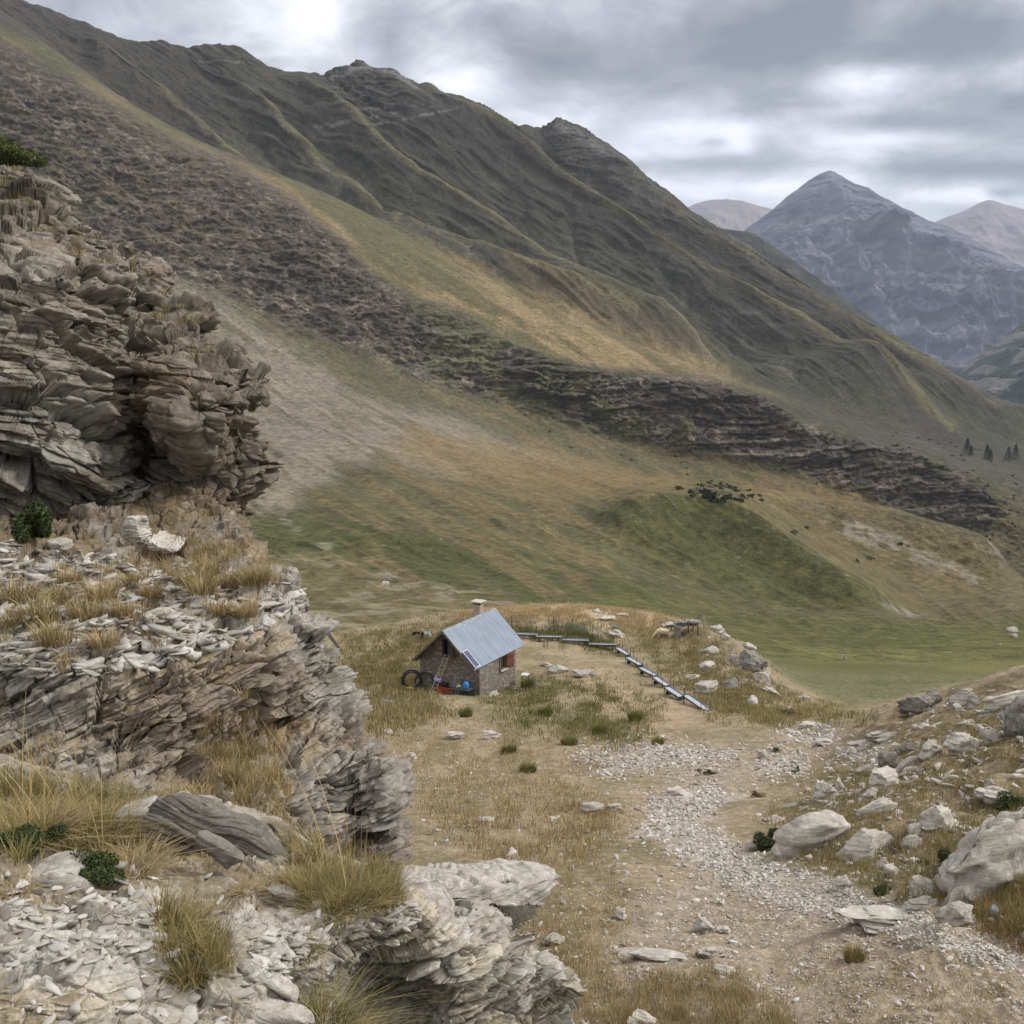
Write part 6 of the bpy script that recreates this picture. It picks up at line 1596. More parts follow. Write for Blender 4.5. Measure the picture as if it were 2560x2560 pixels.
# ------------------------------------------------------------------ boulders, stones, plants
BOULDERS = [  # fx, fy(base), width, height/width, depth/width, tilt, rot, material, label, seed, name
 (.7969,.828,.078,.46,.55,-.32,.0,'boulder','large smooth pale boulder beside the round juniper, on the path edge',1,'boulder'),
 (.975,.862,.125,.50,.55,-.25,.1,'boulder','huge cracked pale boulder at the right edge of the photo',2,'boulder'),
 (.922,.812,.043,.55,.6,-.35,.2,'boulder','pale boulder standing just left above the huge cracked one',3,'boulder'),
 (.849,.832,.072,.30,.4,-.30,.1,'boulder','long arched slab with a dark hollow below, right of the smooth boulder',4,'rock_slab'),
 (.860,.793,.040,.42,.5,-.40,.0,'boulder','tilted slab just above the right end of the smooth boulder',5,'rock_slab'),
 (.864,.770,.036,.48,.6,-.1,.3,'boulder','pale peaked boulder above the tilted slab',6,'boulder'),
 (.851,.782,.019,.6,.7,.0,.7,'boulder','small cracked block between the peaked boulder and the tilted slab',7,'boulder'),
 (.889,.750,.030,.42,.5,-.22,.1,'boulder','smooth loaf shaped grey stone below the dark ledge',8,'boulder'),
 (.868,.752,.021,.9,.6,-.5,.4,'slate','upright grey slab leaning left of the loaf shaped stone',9,'rock_slab'),
 (.889,.735,.024,.4,.6,-.05,.0,'slate','dark layered ledge on the bank above the loaf shaped stone',10,'layered_rock'),
 (.911,.738,.029,.5,.6,-.25,.2,'boulder','layered pale rock right of the dark ledge',11,'layered_rock'),
 (.940,.735,.034,.52,.6,-.15,.1,'boulder','bulging layered rock in the middle of the grassy bank',12,'layered_rock'),
 (.898,.697,.036,.44,.6,-.1,.0,'slate','stacked grey crag at the left end of the bank crest',13,'layered_rock'),
 (.912,.688,.024,.55,.6,-.05,.5,'slate','rounded grey block on top of the stacked crag',14,'boulder'),
 (.943,.688,.034,.42,.5,-.3,.1,'boulder','pale sloping slab next to the crag on the bank crest',15,'rock_slab'),
 (.951,.690,.020,.5,.6,.0,.6,'slate','dark broken block under the pale sloping slab on the crest',16,'boulder'),
 (.985,.690,.060,.26,.4,-.28,.0,'boulder','long pale slab overhanging the grass at the right of the crest',17,'rock_slab'),
 (1.0,.716,.040,.9,.7,-.5,.2,'slate','steep layered rock cut by the right edge of the photo',18,'layered_rock'),
 (.973,.788,.037,.45,.6,.05,.1,'boulder','pale flat topped stone with a dark underside, above the huge boulder',19,'boulder'),
 (.967,.768,.008,1.,.9,.2,.3,'boulder','small cube of stone perched behind the flat topped stone',20,'stone'),
 (.810,.780,.032,.42,.6,-.2,.1,'boulder','layered outcrop left of the peaked boulder, low on the bank',21,'layered_rock'),
 (.820,.772,.012,1.3,.6,-.3,.6,'boulder','narrow upright rib at the right end of the low layered outcrop',22,'layered_rock'),
 (.861,.850,.0135,.9,.8,.0,.0,'boulder','nearly round pale stone in the grass below the arched slab',23,'stone'),
 (.871,.856,.015,.7,.7,-.5,.2,'boulder','pointed pale stone right of the round one',24,'stone'),
 (.906,.874,.028,.6,.6,.45,.0,'boulder','split pale stone leaning right, below the juniper by the huge boulder',25,'boulder'),
 (.824,.868,.023,.5,.6,-.15,.3,'boulder','pale lumpy stone at the edge of the gravel, under the arched slab',26,'boulder'),
 (.900,.887,.042,.24,.5,-.1,.1,'boulder','row of flat pale slabs along the gravel top edge',27,'rock_slab'),
 (.948,.884,.030,.32,.5,.25,.3,'slate','dark slanting slab on the stones above the big grey slab',28,'rock_slab'),
 (.938,.902,.044,.48,.5,-.3,.1,'boulder','big grey tilted slab beside the bluish stone',29,'rock_slab'),
 (.855,.903,.078,.13,.5,.05,.0,'boulder','long low slab half buried in the gravel',30,'rock_slab'),
 (.971,.896,.014,.75,.8,.3,.0,'bluish','bluish rounded stone in orange turf near the right edge',31,'stone'),
 (.866,.722,.034,.26,.5,-.2,.0,'boulder','low layered ledge where the path meets the bank',32,'layered_rock'),
 (.837,.729,.023,.22,.5,-.15,.1,'boulder','flat tan slab at the foot of the low layered ledge',33,'rock_slab'),
 (.806,.727,.020,.22,.6,.0,.1,'boulder','flat buried stone where the trail crosses to the bank',34,'stone'),
 (.790,.7105,.022,.20,.6,.0,.0,'boulder','low pale stone in the grass beyond the trail',35,'stone'),
 (.745,.7405,.013,.6,.7,.0,.3,'boulder','pale round topped stone beside the small dark shrub on the trail',36,'stone'),
 (.892,.829,.022,.55,.7,-.4,.2,'boulder','white block between the arched slab and the huge boulder',37,'boulder'),
 (.896,.816,.024,.5,.6,-.3,.5,'boulder','brown streaked block wedged left of the huge boulder',38,'boulder'),
 (.969,.726,.020,.7,.6,-.5,.3,'boulder','tilted pale slab just left of the steep edge rock',39,'rock_slab'),
 (.9575,.715,.010,.7,.8,.0,.1,'boulder','single small grey stone alone on the upper bank',40,'stone'),
 (.734,.831,.018,.55,.7,-.1,.0,'boulder','brownish stone at the left foot of the round juniper',41,'stone'),
 (.687,.911,.022,.62,.7,.1,.2,'boulder','pale boulder in the middle of the lower path',42,'boulder'),
 (.706,.911,.017,.4,.7,.1,.6,'boulder','low stone touching the right side of the mid path boulder',43,'stone'),
 (.640,.937,.066,.15,.25,.14,.0,'boulder','long beam like stone lying across the lower path',44,'rock_slab'),
 (.618,.933,.040,.13,.3,.05,.1,'boulder','thin flat slab at the left end of the beam like stone',45,'rock_slab'),
 (.695,.935,.034,.28,.4,.1,.1,'boulder','low slanted slab right of the beam like stone',46,'rock_slab'),
 (.628,1.003,.038,.38,.5,.3,.0,'boulder','grey wedge stone at the bottom edge of the photo',47,'boulder'),
 (.709,.951,.023,.28,.5,.12,.2,'boulder','small slanted slab in dry grass under the low slanted one',48,'rock_slab'),
 (.607,.898,.013,.75,.7,.2,.3,'boulder','square pale block on the turf left of the path boulder',49,'stone'),
 (.541,.923,.031,.34,.5,-.2,.1,'boulder','arched tan stone right behind the layered outcrop tip',50,'boulder'),
 (.579,.793,.023,.36,.5,.0,.1,'boulder','flat topped pale stone at the path edge, left of its twin',51,'stone'),
 (.600,.792,.019,.34,.5,.0,.0,'boulder','right hand one of the two flat stones at the path edge',52,'stone'),
 (.663,.778,.028,.30,.5,.0,.1,'boulder','low mound like slab above the white gravel',53,'rock_slab'),
 (.662,.732,.0, .5,.5,0,0,'boulder','x',54,'stone'),
 (.468,.862,.026,.55,.6,.1,.0,'boulder','rounded brown stone above the pointed foreground slab',55,'boulder'),
 (.500,.838,.014,.6,.7,.0,.2,'boulder','small pale block standing alone on turf beyond the pointed slab',56,'stone'),
 (.475,.803,.020,.2,.5,.0,.1,'boulder','thin pale slab lying in turf right of the rock face foot',57,'stone'),
 (.5465,.657,.024,.45,.6,-.05,.0,'boulder','pale humped rock on the slope between hut and lower troughs',58,'boulder'),
 (.571,.661,.024,.42,.6,.25,.1,'boulder','pale slanting rock adjoining the humped one',59,'boulder'),
 (.535,.651,.016,.32,.6,.2,.1,'boulder','low pale outcrop uphill of the humped rock',60,'boulder'),
 (.583,.5985,.012,.4,.7,.0,.2,'boulder','pale stone on the golden knoll top, leftmost',61,'stone'),
 (.5935,.606,.020,.28,.6,.0,.1,'boulder','flat double ledge of pale rock on the golden knoll top',62,'rock_slab'),
 (.6085,.602,.016,.25,.6,.0,.0,'boulder','thin pale ledge right of the double ledge on the knoll top',63,'rock_slab'),
 (.6025,.622,.024,.4,.6,.2,.0,'boulder','broken pale rock patch by the small blue tub',64,'layered_rock'),
 (.702,.618,.018,.62,.7,-.1,.1,'boulder','topmost pale rock of the knob right of the shelter',65,'boulder'),
 (.709,.624,.013,.6,.7,-.1,.4,'boulder','second rock from the top of the knob, tucked under it',66,'boulder'),
 (.6975,.6395,.022,.56,.7,.0,.1,'boulder','rounded grey pale boulder below the hanging net',67,'boulder'),
 (.692,.6535,.023,.45,.6,-.15,.1,'boulder','white topped flat boulder under the rounded one on the knob',68,'boulder'),
 (.676,.664,.017,.55,.6,-.3,.2,'boulder','pale slab leaning left at the foot of the knob',69,'rock_slab'),
 (.692,.677,.030,.62,.6,.1,.2,'boulder','broad grey outcrop with a hollow at the knob foot',70,'boulder'),
 (.715,.673,.024,.55,.6,-.1,.5,'slate','dark two humped rock right of the hollow outcrop',71,'boulder'),
 (.7345,.655,.040,.62,.6,.2,.1,'slate','large dark crag on the right flank of the knob',72,'layered_rock'),
 (.745,.668,.024,.8,.6,.6,.2,'boulder','steep pale rib running down from the dark crag',73,'layered_rock'),
 (.754,.6785,.022,.5,.6,.5,.2,'boulder','pale rubble spur at the lowest end of the knob',74,'layered_rock'),
 (.7325,.634,.015,.5,.7,.2,.0,'boulder','pair of pale stones on the knob skyline right side',75,'boulder'),
 (.786,.684,.018,.5,.6,.3,.0,'boulder','small outcrop at the end of the ridge before the meadow',76,'layered_rock'),
 (.735,.690,.012,.8,.8,.0,.2,'boulder','grey round boulder on the slope below the knob',77,'stone'),
 (.7265,.6825,.009,.5,.7,.0,.2,'boulder','pale flat stone uphill of the grey round boulder',78,'stone'),
 (.445,.722,.020,.35,.6,.1,.2,'boulder','pale rock in brown grass below the hut',79,'boulder'),
 (.480,.7215,.022,.3,.6,.0,.2,'boulder','low rock patch in the turf right below the hut',80,'boulder'),
 (.379,.7165,.013,.35,.6,.3,.2,'boulder','white flat stone near the rock face below the metal sheets',81,'stone'),
 (.401,.741,.011,.55,.7,.0,.2,'boulder','round pale stone halfway between the rock face and the gravel',82,'stone'),
]

def build_rocks():
    MATS['boulder'] = MATS['stone'] = rock_material('pale limestone', lin(182, 175, 162), lin(156, 149, 136), lin(200, 196, 186), 1.)
    MATS['slate'] = rock_material('grey slate', lin(132, 128, 120), lin(102, 97, 90), lin(160, 156, 146), 1.2)
    MATS['bluish'] = rock_material('bluish stone', lin(134, 140, 148), lin(112, 118, 126), lin(160, 164, 168), 1.)
def place_boulders():
    for (fx, fy, w, hr, dr, tilt, rot, mat, lab, sd, name) in BOULDERS:
        if w == 0: continue
        P = G(min(fx, 1.08), fy)
        if np.isnan(P[1]): print('no ground', lab); continue
        if P[1] > 60: hr *= .72
        W = w * P[1] * (1.02 if P[1] > 60 or 'smooth' in lab else 1.16); Hh = W * hr; D = W * dr
        big = w > .03
        V, Fc = rock_shape(sd * 17 + 3, 5 if big else 4, (W * .58, D * .7, Hh * .95), box=.5, cuts=26 if 'smooth' not in lab else 9, lay=.04 if 'smooth' in lab or 'round' in lab else .12, rough=.022, fac=.04 if 'smooth' in lab or 'round' in lab else .14, tilt=-tilt * .8)
        me = mesh_np(name, V, Fc, 'smooth' in lab)
        zmin = V[:, 2].min()
        y = P[1] + D * .25
        z = float(ground_z(P[0], y))
        z = max(z, P[2])
        o = link_mesh(name, me, MATS[mat], loc=(P[0], y, z + Hh * .93 - V[:, 2].max()), rot=(0, 0, rot))
        tag(o, lab, 'rock' if name != 'stone' else 'stone')

def scatter(poly, n, r, ymax=122., soft=.015, clump=1.2):
    P = np.array(poly); x0, y0 = P.min(0) - .01; x1, y1 = P.max(0) + .01
    fx = r.uniform(x0, x1, n * 9); fy = r.uniform(y0, y1, n * 9)
    pd = polydist(fx, fy, poly)
    nz = .5 * fbm(fx, fy, None, 3, f=38.) + .5 * fbm(fx, fy, None, 2, f=120.)
    pr = sstep(.012, -soft, pd + .02 * nz) * np.clip(.55 + clump * nz, .03, 1)
    m = r.random(len(fx)) < pr
    fx, fy = fx[m][:n], fy[m][:n]
    Q = on_ground(fx, fy, n=260, ymax=ymax)
    ok = ~np.isnan(Q[:, 1])
    return Q[ok], fx[ok], fy[ok]

def plate_shape(seed):
    """a broken flake: irregular polygon with a bevelled edge"""
    r = np.random.default_rng(seed); n = r.integers(4, 7)
    a = np.linspace(0, 6.28, n, endpoint=False) + r.uniform(-.35, .35, n)
    R = r.uniform(.55, 1.1, n); x, y = np.cos(a) * R, np.sin(a) * R * r.uniform(.5, .9)
    tl = r.uniform(-.4, .4, 2)
    V = [[0, 0, -1]] + [[p * .93, q * .93, -1] for p, q in zip(x, y)] + [[p, q, .3] for p, q in zip(x, y)] + [[p * .95, q * .95, .8 + p * tl[0] + q * tl[1]] for p, q in zip(x, y)] + [[r.normal(0, .1), r.normal(0, .1), .85]]
    F_ = []
    for i in range(n):
        j = (i + 1) % n
        F_ += [[0, 1 + j, 1 + i], [1 + i, 1 + j, 1 + n + j], [1 + i, 1 + n + j, 1 + n + i], [1 + n + i, 1 + n + j, 1 + 2 * n + j], [1 + n + i, 1 + 2 * n + j, 1 + 2 * n + i], [1 + 2 * n + i, 1 + 2 * n + j, 1 + 3 * n]]
    return np.array(V, float), np.array(F_)

def merge_rocks(name, C, sizes, r, mat, kind='stuff', flat=(.14, .4), protos=20, sub=1, up=None, sink=.3, label=None, cat=None):
    """many tiny stones as one mesh"""
    pr = [plate_shape(900 + i) if i % 4 else rock_shape(900 + i, 2, (1, 1, 1), box=.5, cuts=22, lay=.0, rough=.03) for i in range(protos)]
    Vs, Fs, off = [], [], 0
    pid = r.integers(0, protos, len(C))
    for i in range(protos):
        c = C[pid == i]; s = sizes[pid == i]
        if len(c) == 0: continue
        V, Fc = pr[i]; n = len(c)
        sx = s * r.uniform(.7, 1.5, n); sy = s * r.uniform(.55, 1., n); sz = s * r.uniform(flat[0], flat[1], n)
        a = r.uniform(0, 6.28, n); tx = r.normal(0, .25, n); ty = r.normal(0, .25, n)
        v = np.stack([V[None, :, 0] * sx[:, None], V[None, :, 1] * sy[:, None], V[None, :, 2] * sz[:, None]], -1)
        x, y, z = v[..., 0], v[..., 1], v[..., 2]
        z = z + x * tx[:, None] + y * ty[:, None]
        ca, sa = np.cos(a)[:, None], np.sin(a)[:, None]
        v = np.stack([x * ca - y * sa, x * sa + y * ca, z], -1) * .5
        v += c[:, None]; v[..., 2] += (sz * .5 * (1 - sink * 2))[:, None]
        Vs.append(v.reshape(-1, 3)); Fs.append((Fc[None] + (np.arange(n) * len(V))[:, None, None]).reshape(-1, 3) + off); off += n * len(V)
    me = mesh_np(name, np.concatenate(Vs), np.concatenate(Fs))
    o = link_mesh(name, me, mat); tag(o, label, cat, kind=kind); return o

def scree_mat(name, cs, scale):
    """each chip its own tint"""
    s = NT(name); g = s.n('ShaderNodeNewGeometry')
    cr = s.n('ShaderNodeValToRGB'); s.l(g.outputs['Random Per Island'], cr.inputs[0])
    e = cr.color_ramp.elements; e[0].color = (*cs[0], 1); e[1].color = (*cs[-1], 1)
    for i, c in enumerate(cs[1:-1]): q = e.new((i + 1) / (len(cs) - 1)); q.color = (*c, 1)
    tc = s.n('ShaderNodeTexCoord').outputs['Object']
    s.l(s.mul(cr.outputs[0], s.noise(scale, 4, .6, tc), .8, 1.2), s.b.inputs['Base Color'])
    s.l(s.bump(s.noise(scale * 1.5, 5, .6, tc), .4, .3 / scale), s.b.inputs['Normal'])
    s.b.inputs['Roughness'].default_value = .9; s.b.inputs['Specular IOR Level'].default_value = .2
    return s.m

BANK = [(.74,.80),(.79,.765),(.82,.745),(.86,.725),(.88,.70),(.94,.68),(1.02,.67),(1.02,.93),(.93,.885),(.83,.86),(.77,.84)]
TURF = [(.39,.73),(.56,.76),(.64,.78),(.63,.84),(.64,.88),(.58,.93),(.56,1.02),(.60,1.02),(.46,.84),(.40,.78)]
TRAIL = [(.60,.75),(.72,.73),(.80,.715),(.82,.73),(.72,.775),(.69,.80),(.76,.86),(.86,.90),(1.02,.95),(1.02,1.02),(.56,1.02),(.60,.92),(.65,.86),(.62,.80)]

def build_stones():
    r = np.random.default_rng(21)
    MATS['scree'] = scree_mat('pale rubble', [lin(168, 161, 148), lin(190, 185, 174), lin(146, 138, 124), lin(178, 170, 156), lin(202, 198, 190), lin(128, 121, 110)], 6)
    # individual medium stones: copies of a few prototypes
    protos = []
    for i in range(12):
        protos.append(rock_mesh('stone', 300 + i * 7, 4, (.5, .5 * r.uniform(.5, .85), .5 * r.uniform(.3, .5)), box=.5, cuts=24, lay=.12 if i % 2 else .03, rough=.025))
    for me in protos: me.materials.append(MATS['stone'])
    n_tot = 0
    for poly, n, wlo, whi, grp, lab in (
        (BANK, 118, .007, .028, 'stones among the grass of the right bank', 'pale stone half sunk in the grass of the right bank'),
        (TRAIL, 110, .005, .014, 'flat stones strewn over the dirt path', 'flat pale stone strewn on the dirt path'),
        (TURF, 60, .004, .011, 'stones in the dry turf left of the path', 'pale stone lying in the dry turf left of the path')):
        Q, fx, fy = scatter(poly, n, r)
        for q, a, b in zip(Q, fx, fy):
            w = (wlo + (whi - wlo) * r.random() ** 2.2) * (.55 + .75 * (b - .68) / .3) * q[1]
            o = bpy.data.objects.new('stone', protos[r.integers(0, 12)]); COL.objects.link(o)
            k = r.uniform(.7, 1.15); bk = grp.endswith('bank'); o.scale = (w * (1.2 if bk else 1), w * r.uniform(.8, 1.2), w * k)
            o.location = (q[0], q[1], q[2] + w * .0); o.rotation_euler = (r.normal(0, .15), r.normal(-.28, .14) if bk else r.normal(-.05, .15), r.uniform(-.4, .4) + (0 if bk or r.random() < .5 else math.pi))
            tag(o, lab, 'stone', grp); n_tot += 1
    print('stones', n_tot)
    # gravel
    Cs, Ss = [], []
    for g, n in zip(GRAVEL, (1700, 8200, 420, 260, 330, 330)):
        Q, fx, fy = scatter(g, n, r, soft=.006, clump=.9); Cs.append(Q); Ss.append(Q[:, 1] * .0043 * r.uniform(.35, 1.4, len(Q)) ** 1.7)
    Q, fx, fy = scatter(TRAIL, 8500, r, soft=.03); Cs.append(Q); Ss.append(Q[:, 1] * .0029 * r.uniform(.35, 1.4, len(Q)) ** 2)
    Q, fx, fy = scatter(TURF, 1900, r); Cs.append(Q); Ss.append(Q[:, 1] * .0030 * r.uniform(.35, 1.4, len(Q)) ** 2)
    Q, fx, fy = scatter([(.40,.80),(.56,.80),(.66,.84),(.80,.90),(1.02,.95),(1.02,1.02),(.56,1.02),(.46,.86)], 520, r, clump=.8); Cs.append(Q); Ss.append(Q[:, 1] * .0085 * r.uniform(.4, 1.3, len(Q)) ** 1.6)
    Q, fx, fy = scatter(BANK, 520, r, clump=1.6); Cs.append(Q); Ss.append(Q[:, 1] * .012 * r.uniform(.4, 1.3, len(Q)) ** 1.6)
    Q, fx, fy = scatter(BANK, 1700, r); Cs.append(Q); Ss.append(Q[:, 1] * .0040 * r.uniform(.35, 1.5, len(Q)) ** 2)
    Q, fx, fy = scatter([(.78,.70),(.84,.715),(.86,.73),(.80,.76),(.74,.77),(.74,.73)], 500, r, clump=.9); Cs.append(Q); Ss.append(Q[:, 1] * .004 * r.uniform(.35, 1.4, len(Q)) ** 1.8)
    Q, fx, fy = scatter([(.34,.69),(.46,.70),(.60,.72),(.70,.71),(.80,.70),(.74,.735),(.56,.76),(.39,.74)], 420, r); Cs.append(Q); Ss.append(Q[:, 1] * .0022 * r.uniform(.35, 1.4, len(Q)) ** 2)
    Q, fx, fy = scatter([(.675,.61),(.70,.61),(.74,.64),(.77,.685),(.72,.69),(.66,.67)], 260, r); Cs.append(Q); Ss.append(Q[:, 1] * .0035 * r.uniform(.3, 1.3, len(Q)) ** 2)
    hp = [HUT_L(.8 + .9 * r.random(), 3.0 + 2.6 * r.random()) for _ in range(70)]
    hp = np.array([(p.x, p.y, float(ground_z(p.x, p.y))) for p in hp]); Cs.append(hp); Ss.append(r.uniform(.12, .4, 70))
    merge_rocks('gravel', np.concatenate(Cs), np.concatenate(Ss), r, MATS['scree'], sub=2)
    # far scree specks on the valley floor and scree slope
    # chips on the shelves of the bedrock
    P2, n2 = ROCK['P2']; P3, n3 = ROCK['P3']
    MATS['chips'] = scree_mat('slate chips', [lin(162, 156, 144), lin(182, 177, 166), lin(142, 136, 125), lin(168, 165, 158), lin(190, 185, 174), lin(126, 118, 104)], 25)
    A = pick_on(P2, n2, [(0,.53),(.1,.54),(.2,.55),(.29,.575),(.29,.60),(.2,.64),(.1,.66),(0,.66)], 2600, r)
    merge_rocks('slate_chips', A, r.uniform(.25, 1., len(A)) ** 2.2 * .26 + .03, r, MATS['chips'], flat=(.06, .2), sub=1, sink=.2)
    B = pick_on(P3, n3, [(0,.76),(.1,.77),(.2,.80),(.36,.85),(.43,.90),(.38,.92),(.36,1.02),(0,1.02)], 520, r)
    B2 = pick_on(P3, n3, [(.24,.915),(.32,.90),(.335,.94),(.30,.975),(.25,.955)], 260, r, .3)
    B3 = pick_on(P3, n3, [(0,.865),(.13,.87),(.17,.90),(.14,.94),(0,.94)], 300, r, .3)
    B4 = pick_on(P3, n3, [(.33,.875),(.41,.885),(.40,.91),(.33,.905)], 300, r, .3)
    B = np.concatenate([B, B2, B3, B4]); s = r.uniform(.1, 1., len(B)) ** 2.4 * .065 + .006; s[-1050:] *= 1.1
    merge_rocks('slate_chips', B, s, r, MATS['chips'], flat=(.06, .22), sub=2, sink=.15)

def slab_outline(name, pts, Yf, thick, mat, label, dome=.02, seed=0, back=(0, 1, .1), rings=26, n=260, lay=(.012, .008), cat='rock'):
    """a slab: its outline at true distance and size, front face, thickness and back"""
    p = np.array(pts, float); m = len(p); seg = np.hypot(*(np.roll(p, -1, 0) - p).T); cum = np.concatenate([[0], np.cumsum(seg)])
    t = np.linspace(0, cum[-1], n, endpoint=False); q = np.concatenate([p, p[:1]])
    x = np.interp(t, cum, q[:, 0]); y = np.interp(t, cum, q[:, 1])
    jit = fbm(x * 1, y, None, 3, f=90.) * .0016; cx, cy = p[:, 0].mean(), p[:, 1].mean()
    x = x + (x - cx) * jit * 14; y = y + (y - cy) * jit * 14
    out = []
    for k in range(rings + 1):
        s = math.sin(k / rings * math.pi / 2)
        X = cx + (x - cx) * s; Y_ = cy + (y - cy) * s
        D = np.array([Yf(a, b) for a, b in zip(X, Y_)]) - dome * (1 - s ** 4)
        u, e = ue(X, Y_); out.append(np.stack([u * D, D, e * D], -1))
    bk = np.array(back, float); bk /= np.linalg.norm(bk)
    edge = out[-1]; cen = edge.mean(0)
    for k in range(1, 14):
        tt = k / 13; out.append(edge * (1 - .25 * tt ** 3) + cen * .25 * tt ** 3 + bk * thick * tt)
    last = out[-1]; cl = last.mean(0)
    for k in range(1, 6): out.append(last * (1 - k / 5) + cl * k / 5)
    P = np.array(out); P = np.concatenate([P, P[:, :1]], 1).astype(F4)
    N = np.cross(np.gradient(P, axis=1), np.gradient(P, axis=0)); N /= np.linalg.norm(N, axis=-1, keepdims=True) + 1e-9
    c0 = P.reshape(-1, 3).mean(0)
    if ((P - c0) * N).sum() < 0: N = -N
    xx, yy, zz = P[..., 0], P[..., 1], P[..., 2]
    d = fbm(xx, yy, zz, 4, f=9.) * lay[0] * 1.0
    u0 = at(pts[0][0], pts[0][1], 3.)
    ql = (zz - xx * SLABDIP) / .022 + .6 * vnoise(xx * 9, yy * 9)
    k = np.floor(ql); d += lay[1] * (vnoise(xx * 7 + k, yy * 7 - k, k * 3 + seed) + .4 * vnoise(xx * 30, yy * 30, k * 3)) - lay[1] * .6 * (1 - np.clip((ql - k) / .2, 0, 1))
    ql = ql * 2.7; k = np.floor(ql); d += lay[1] * .4 * vnoise(xx * 18 + k, yy * 18 - k, k * 3 + seed)
    env = np.ones(P.shape[0]); env[-5:] = np.linspace(1, 0, 5)
    P = P + N * (d * env[:, None])[..., None]
    me = mesh_np(name, P.reshape(-1, 3), grid_faces(*P.shape[:2]))
    o = link_mesh(name, me, mat); tag(o, label, cat); return o
SLABDIP = .18

def build_foreground():
    global SLABDIP
    MATS['slabpale'] = rock_material('pale slate slab', lin(172, 166, 154), lin(142, 134, 120), lin(190, 186, 177), 7.)
    MATS['slabdark'] = rock_material('grey woodlike slate', lin(128, 122, 112), lin(100, 94, 86), lin(142, 136, 124), 6.)
    c = lambda a, b: ((750 + a * .4141) / 2560, (2000 + b * .4141) / 2560)
    # pointed slab
    o = slab_outline('pointed_slab', [c(*p) for p in ((540,600),(620,545),(700,512),(850,500),(1000,488),(1150,486),(1300,478),(1420,455),(1490,448),(1565,458),(1530,510),(1490,570),(1450,640),(1400,700),(1330,770),(1260,832),(1215,832),(1120,740),(1000,650),(800,620))],
        lambda a, b: 3.55 + (a - .4) * 1.2 - (b - .85) * 2.2 * (b < .885) + (b - .885) * 5 * (b >= .885), .35, MATS['slabpale'], 'long pointed pale slab jutting right over the path', .04, 5, (-.3, 1, -.25), lay=(.016, .012))
    SLABDIP = .12
    slab_outline('rock_slab', [c(*p) for p in ((395,790),(470,760),(600,720),(760,695),(850,683),(915,715),(918,760),(870,790),(780,800),(740,820),(600,835),(470,825))],
        lambda a, b: 3.0 + (a - .4) * .8 - (b - .9) * 3.5, .22, MATS['slabpale'], 'flat pale slab crowning the layered outcrop, below the pointed slab', .012, 6, (0, 1, .0))
    slab_outline('rock_slab', [c(*p) for p in ((640,1095),(700,1045),(790,1000),(845,992),(840,1015),(760,1060),(690,1095))],
        lambda a, b: 2.93 + (a - .4) * .5 - (b - .93) * 1., .05, MATS['slabpale'], 'thin grey tongue shaped slab stuck in the layered outcrop', .01, 7, (0, 1, .1), lay=(.003, .002))
    d = lambda a, b: (a * .4141 / 2560, (1900 + b * .4141) / 2560)
    SLABDIP = -.5
    slab_outline('split_slab', [d(*p) for p in ((895,285),(960,235),(1030,205),(1110,210),(1200,245),(1320,310),(1450,370),(1555,430),(1570,480),(1650,560),(1720,640),(1712,690),(1600,700),(1500,690),(1420,660),(1250,560),(1060,500),(850,485),(848,370),(900,340))],
        lambda a, b: 3.15 - (b - .8) * 1.0 + (a - .2) * .8, .16, MATS['slabdark'], 'big grey slab with long cracks like old wood, on the ledge', .02, 8, (.1, 1, -.3), rings=40, n=360, lay=(.006, .008))
    slab_outline('rock_slab', [d(*p) for p in ((1185,455),(1200,450),(1300,495),(1400,555),(1470,608),(1400,640),(1370,660),(1280,590),(1180,500))],
        lambda a, b: 2.95 - (b - .8) * .6, .05, MATS['slabdark'], 'small white edged slab leaning on the big cracked grey slab', .01, 9, (0, 1, 0), lay=(.003, .003))
    SLABDIP = .0
    slab_outline('rock_slab', [d(*p) for p in ((680,345),(760,320),(880,280),(910,300),(960,340),(850,385),(780,395),(700,385))],
        lambda a, b: 3.2 - (b - .79) * 2.5, .12, MATS['slabpale'], 'white slab touching the left end of the cracked grey slab', .015, 10, (0, 1, 0), lay=(.005, .004))
    slab_outline('wedge_stone', [d(*p) for p in ((50,775),(110,735),(190,690),(330,672),(430,695),(490,720),(540,790),(560,830),(500,850),(380,850),(250,868),(140,860),(70,800))],
        lambda a, b: 2.62 - (b - .87) * 1.2 + (b > .877) * (b - .877) * 5, .14, MATS['slabpale'], 'pale wedge stone with a dark underside at the left edge', .02, 11, (0, 1, .05), lay=(.006, .005))
    slab_outline('long_stone', [d(*p) for p in ((1430,1250),(1460,1228),(1520,1225),(1580,1260),(1640,1340),(1700,1410),(1745,1470),(1700,1500),(1600,1512),(1550,1500),(1490,1400),(1440,1310))],
        lambda a, b: 2.38 - (b - .96) * 1.5, .07, MATS['slabpale'], 'long pale stone lying aslant by the grass at the bottom', .02, 12, (0, 1, -.1), lay=(.004, .003))
    slab_outline('long_stone', [d(*p) for p in ((1595,1345),(1640,1325),(1720,1370),(1800,1440),(1790,1470),(1700,1430),(1610,1375))],
        lambda a, b: 2.36 - (b - .96) * 1.5, .05, MATS['slabpale'], 'thinner pale stone lying across the long one at the bottom', .012, 13, (0, 1, -.1), lay=(.003, .002))
    slab_outline('wedge_stone', [d(*p) for p in ((1610,785),(1680,790),(1780,840),(1840,885),(1800,935),(1740,930),(1700,860))],
        lambda a, b: 2.86 - (b - .88) * .6, .05, MATS['slabdark'], 'dark thin wedge edge-on beside the green tuft on the ledge', .01, 14, (0, 1, 0), lay=(.003, .003))
    SLABDIP = -.3
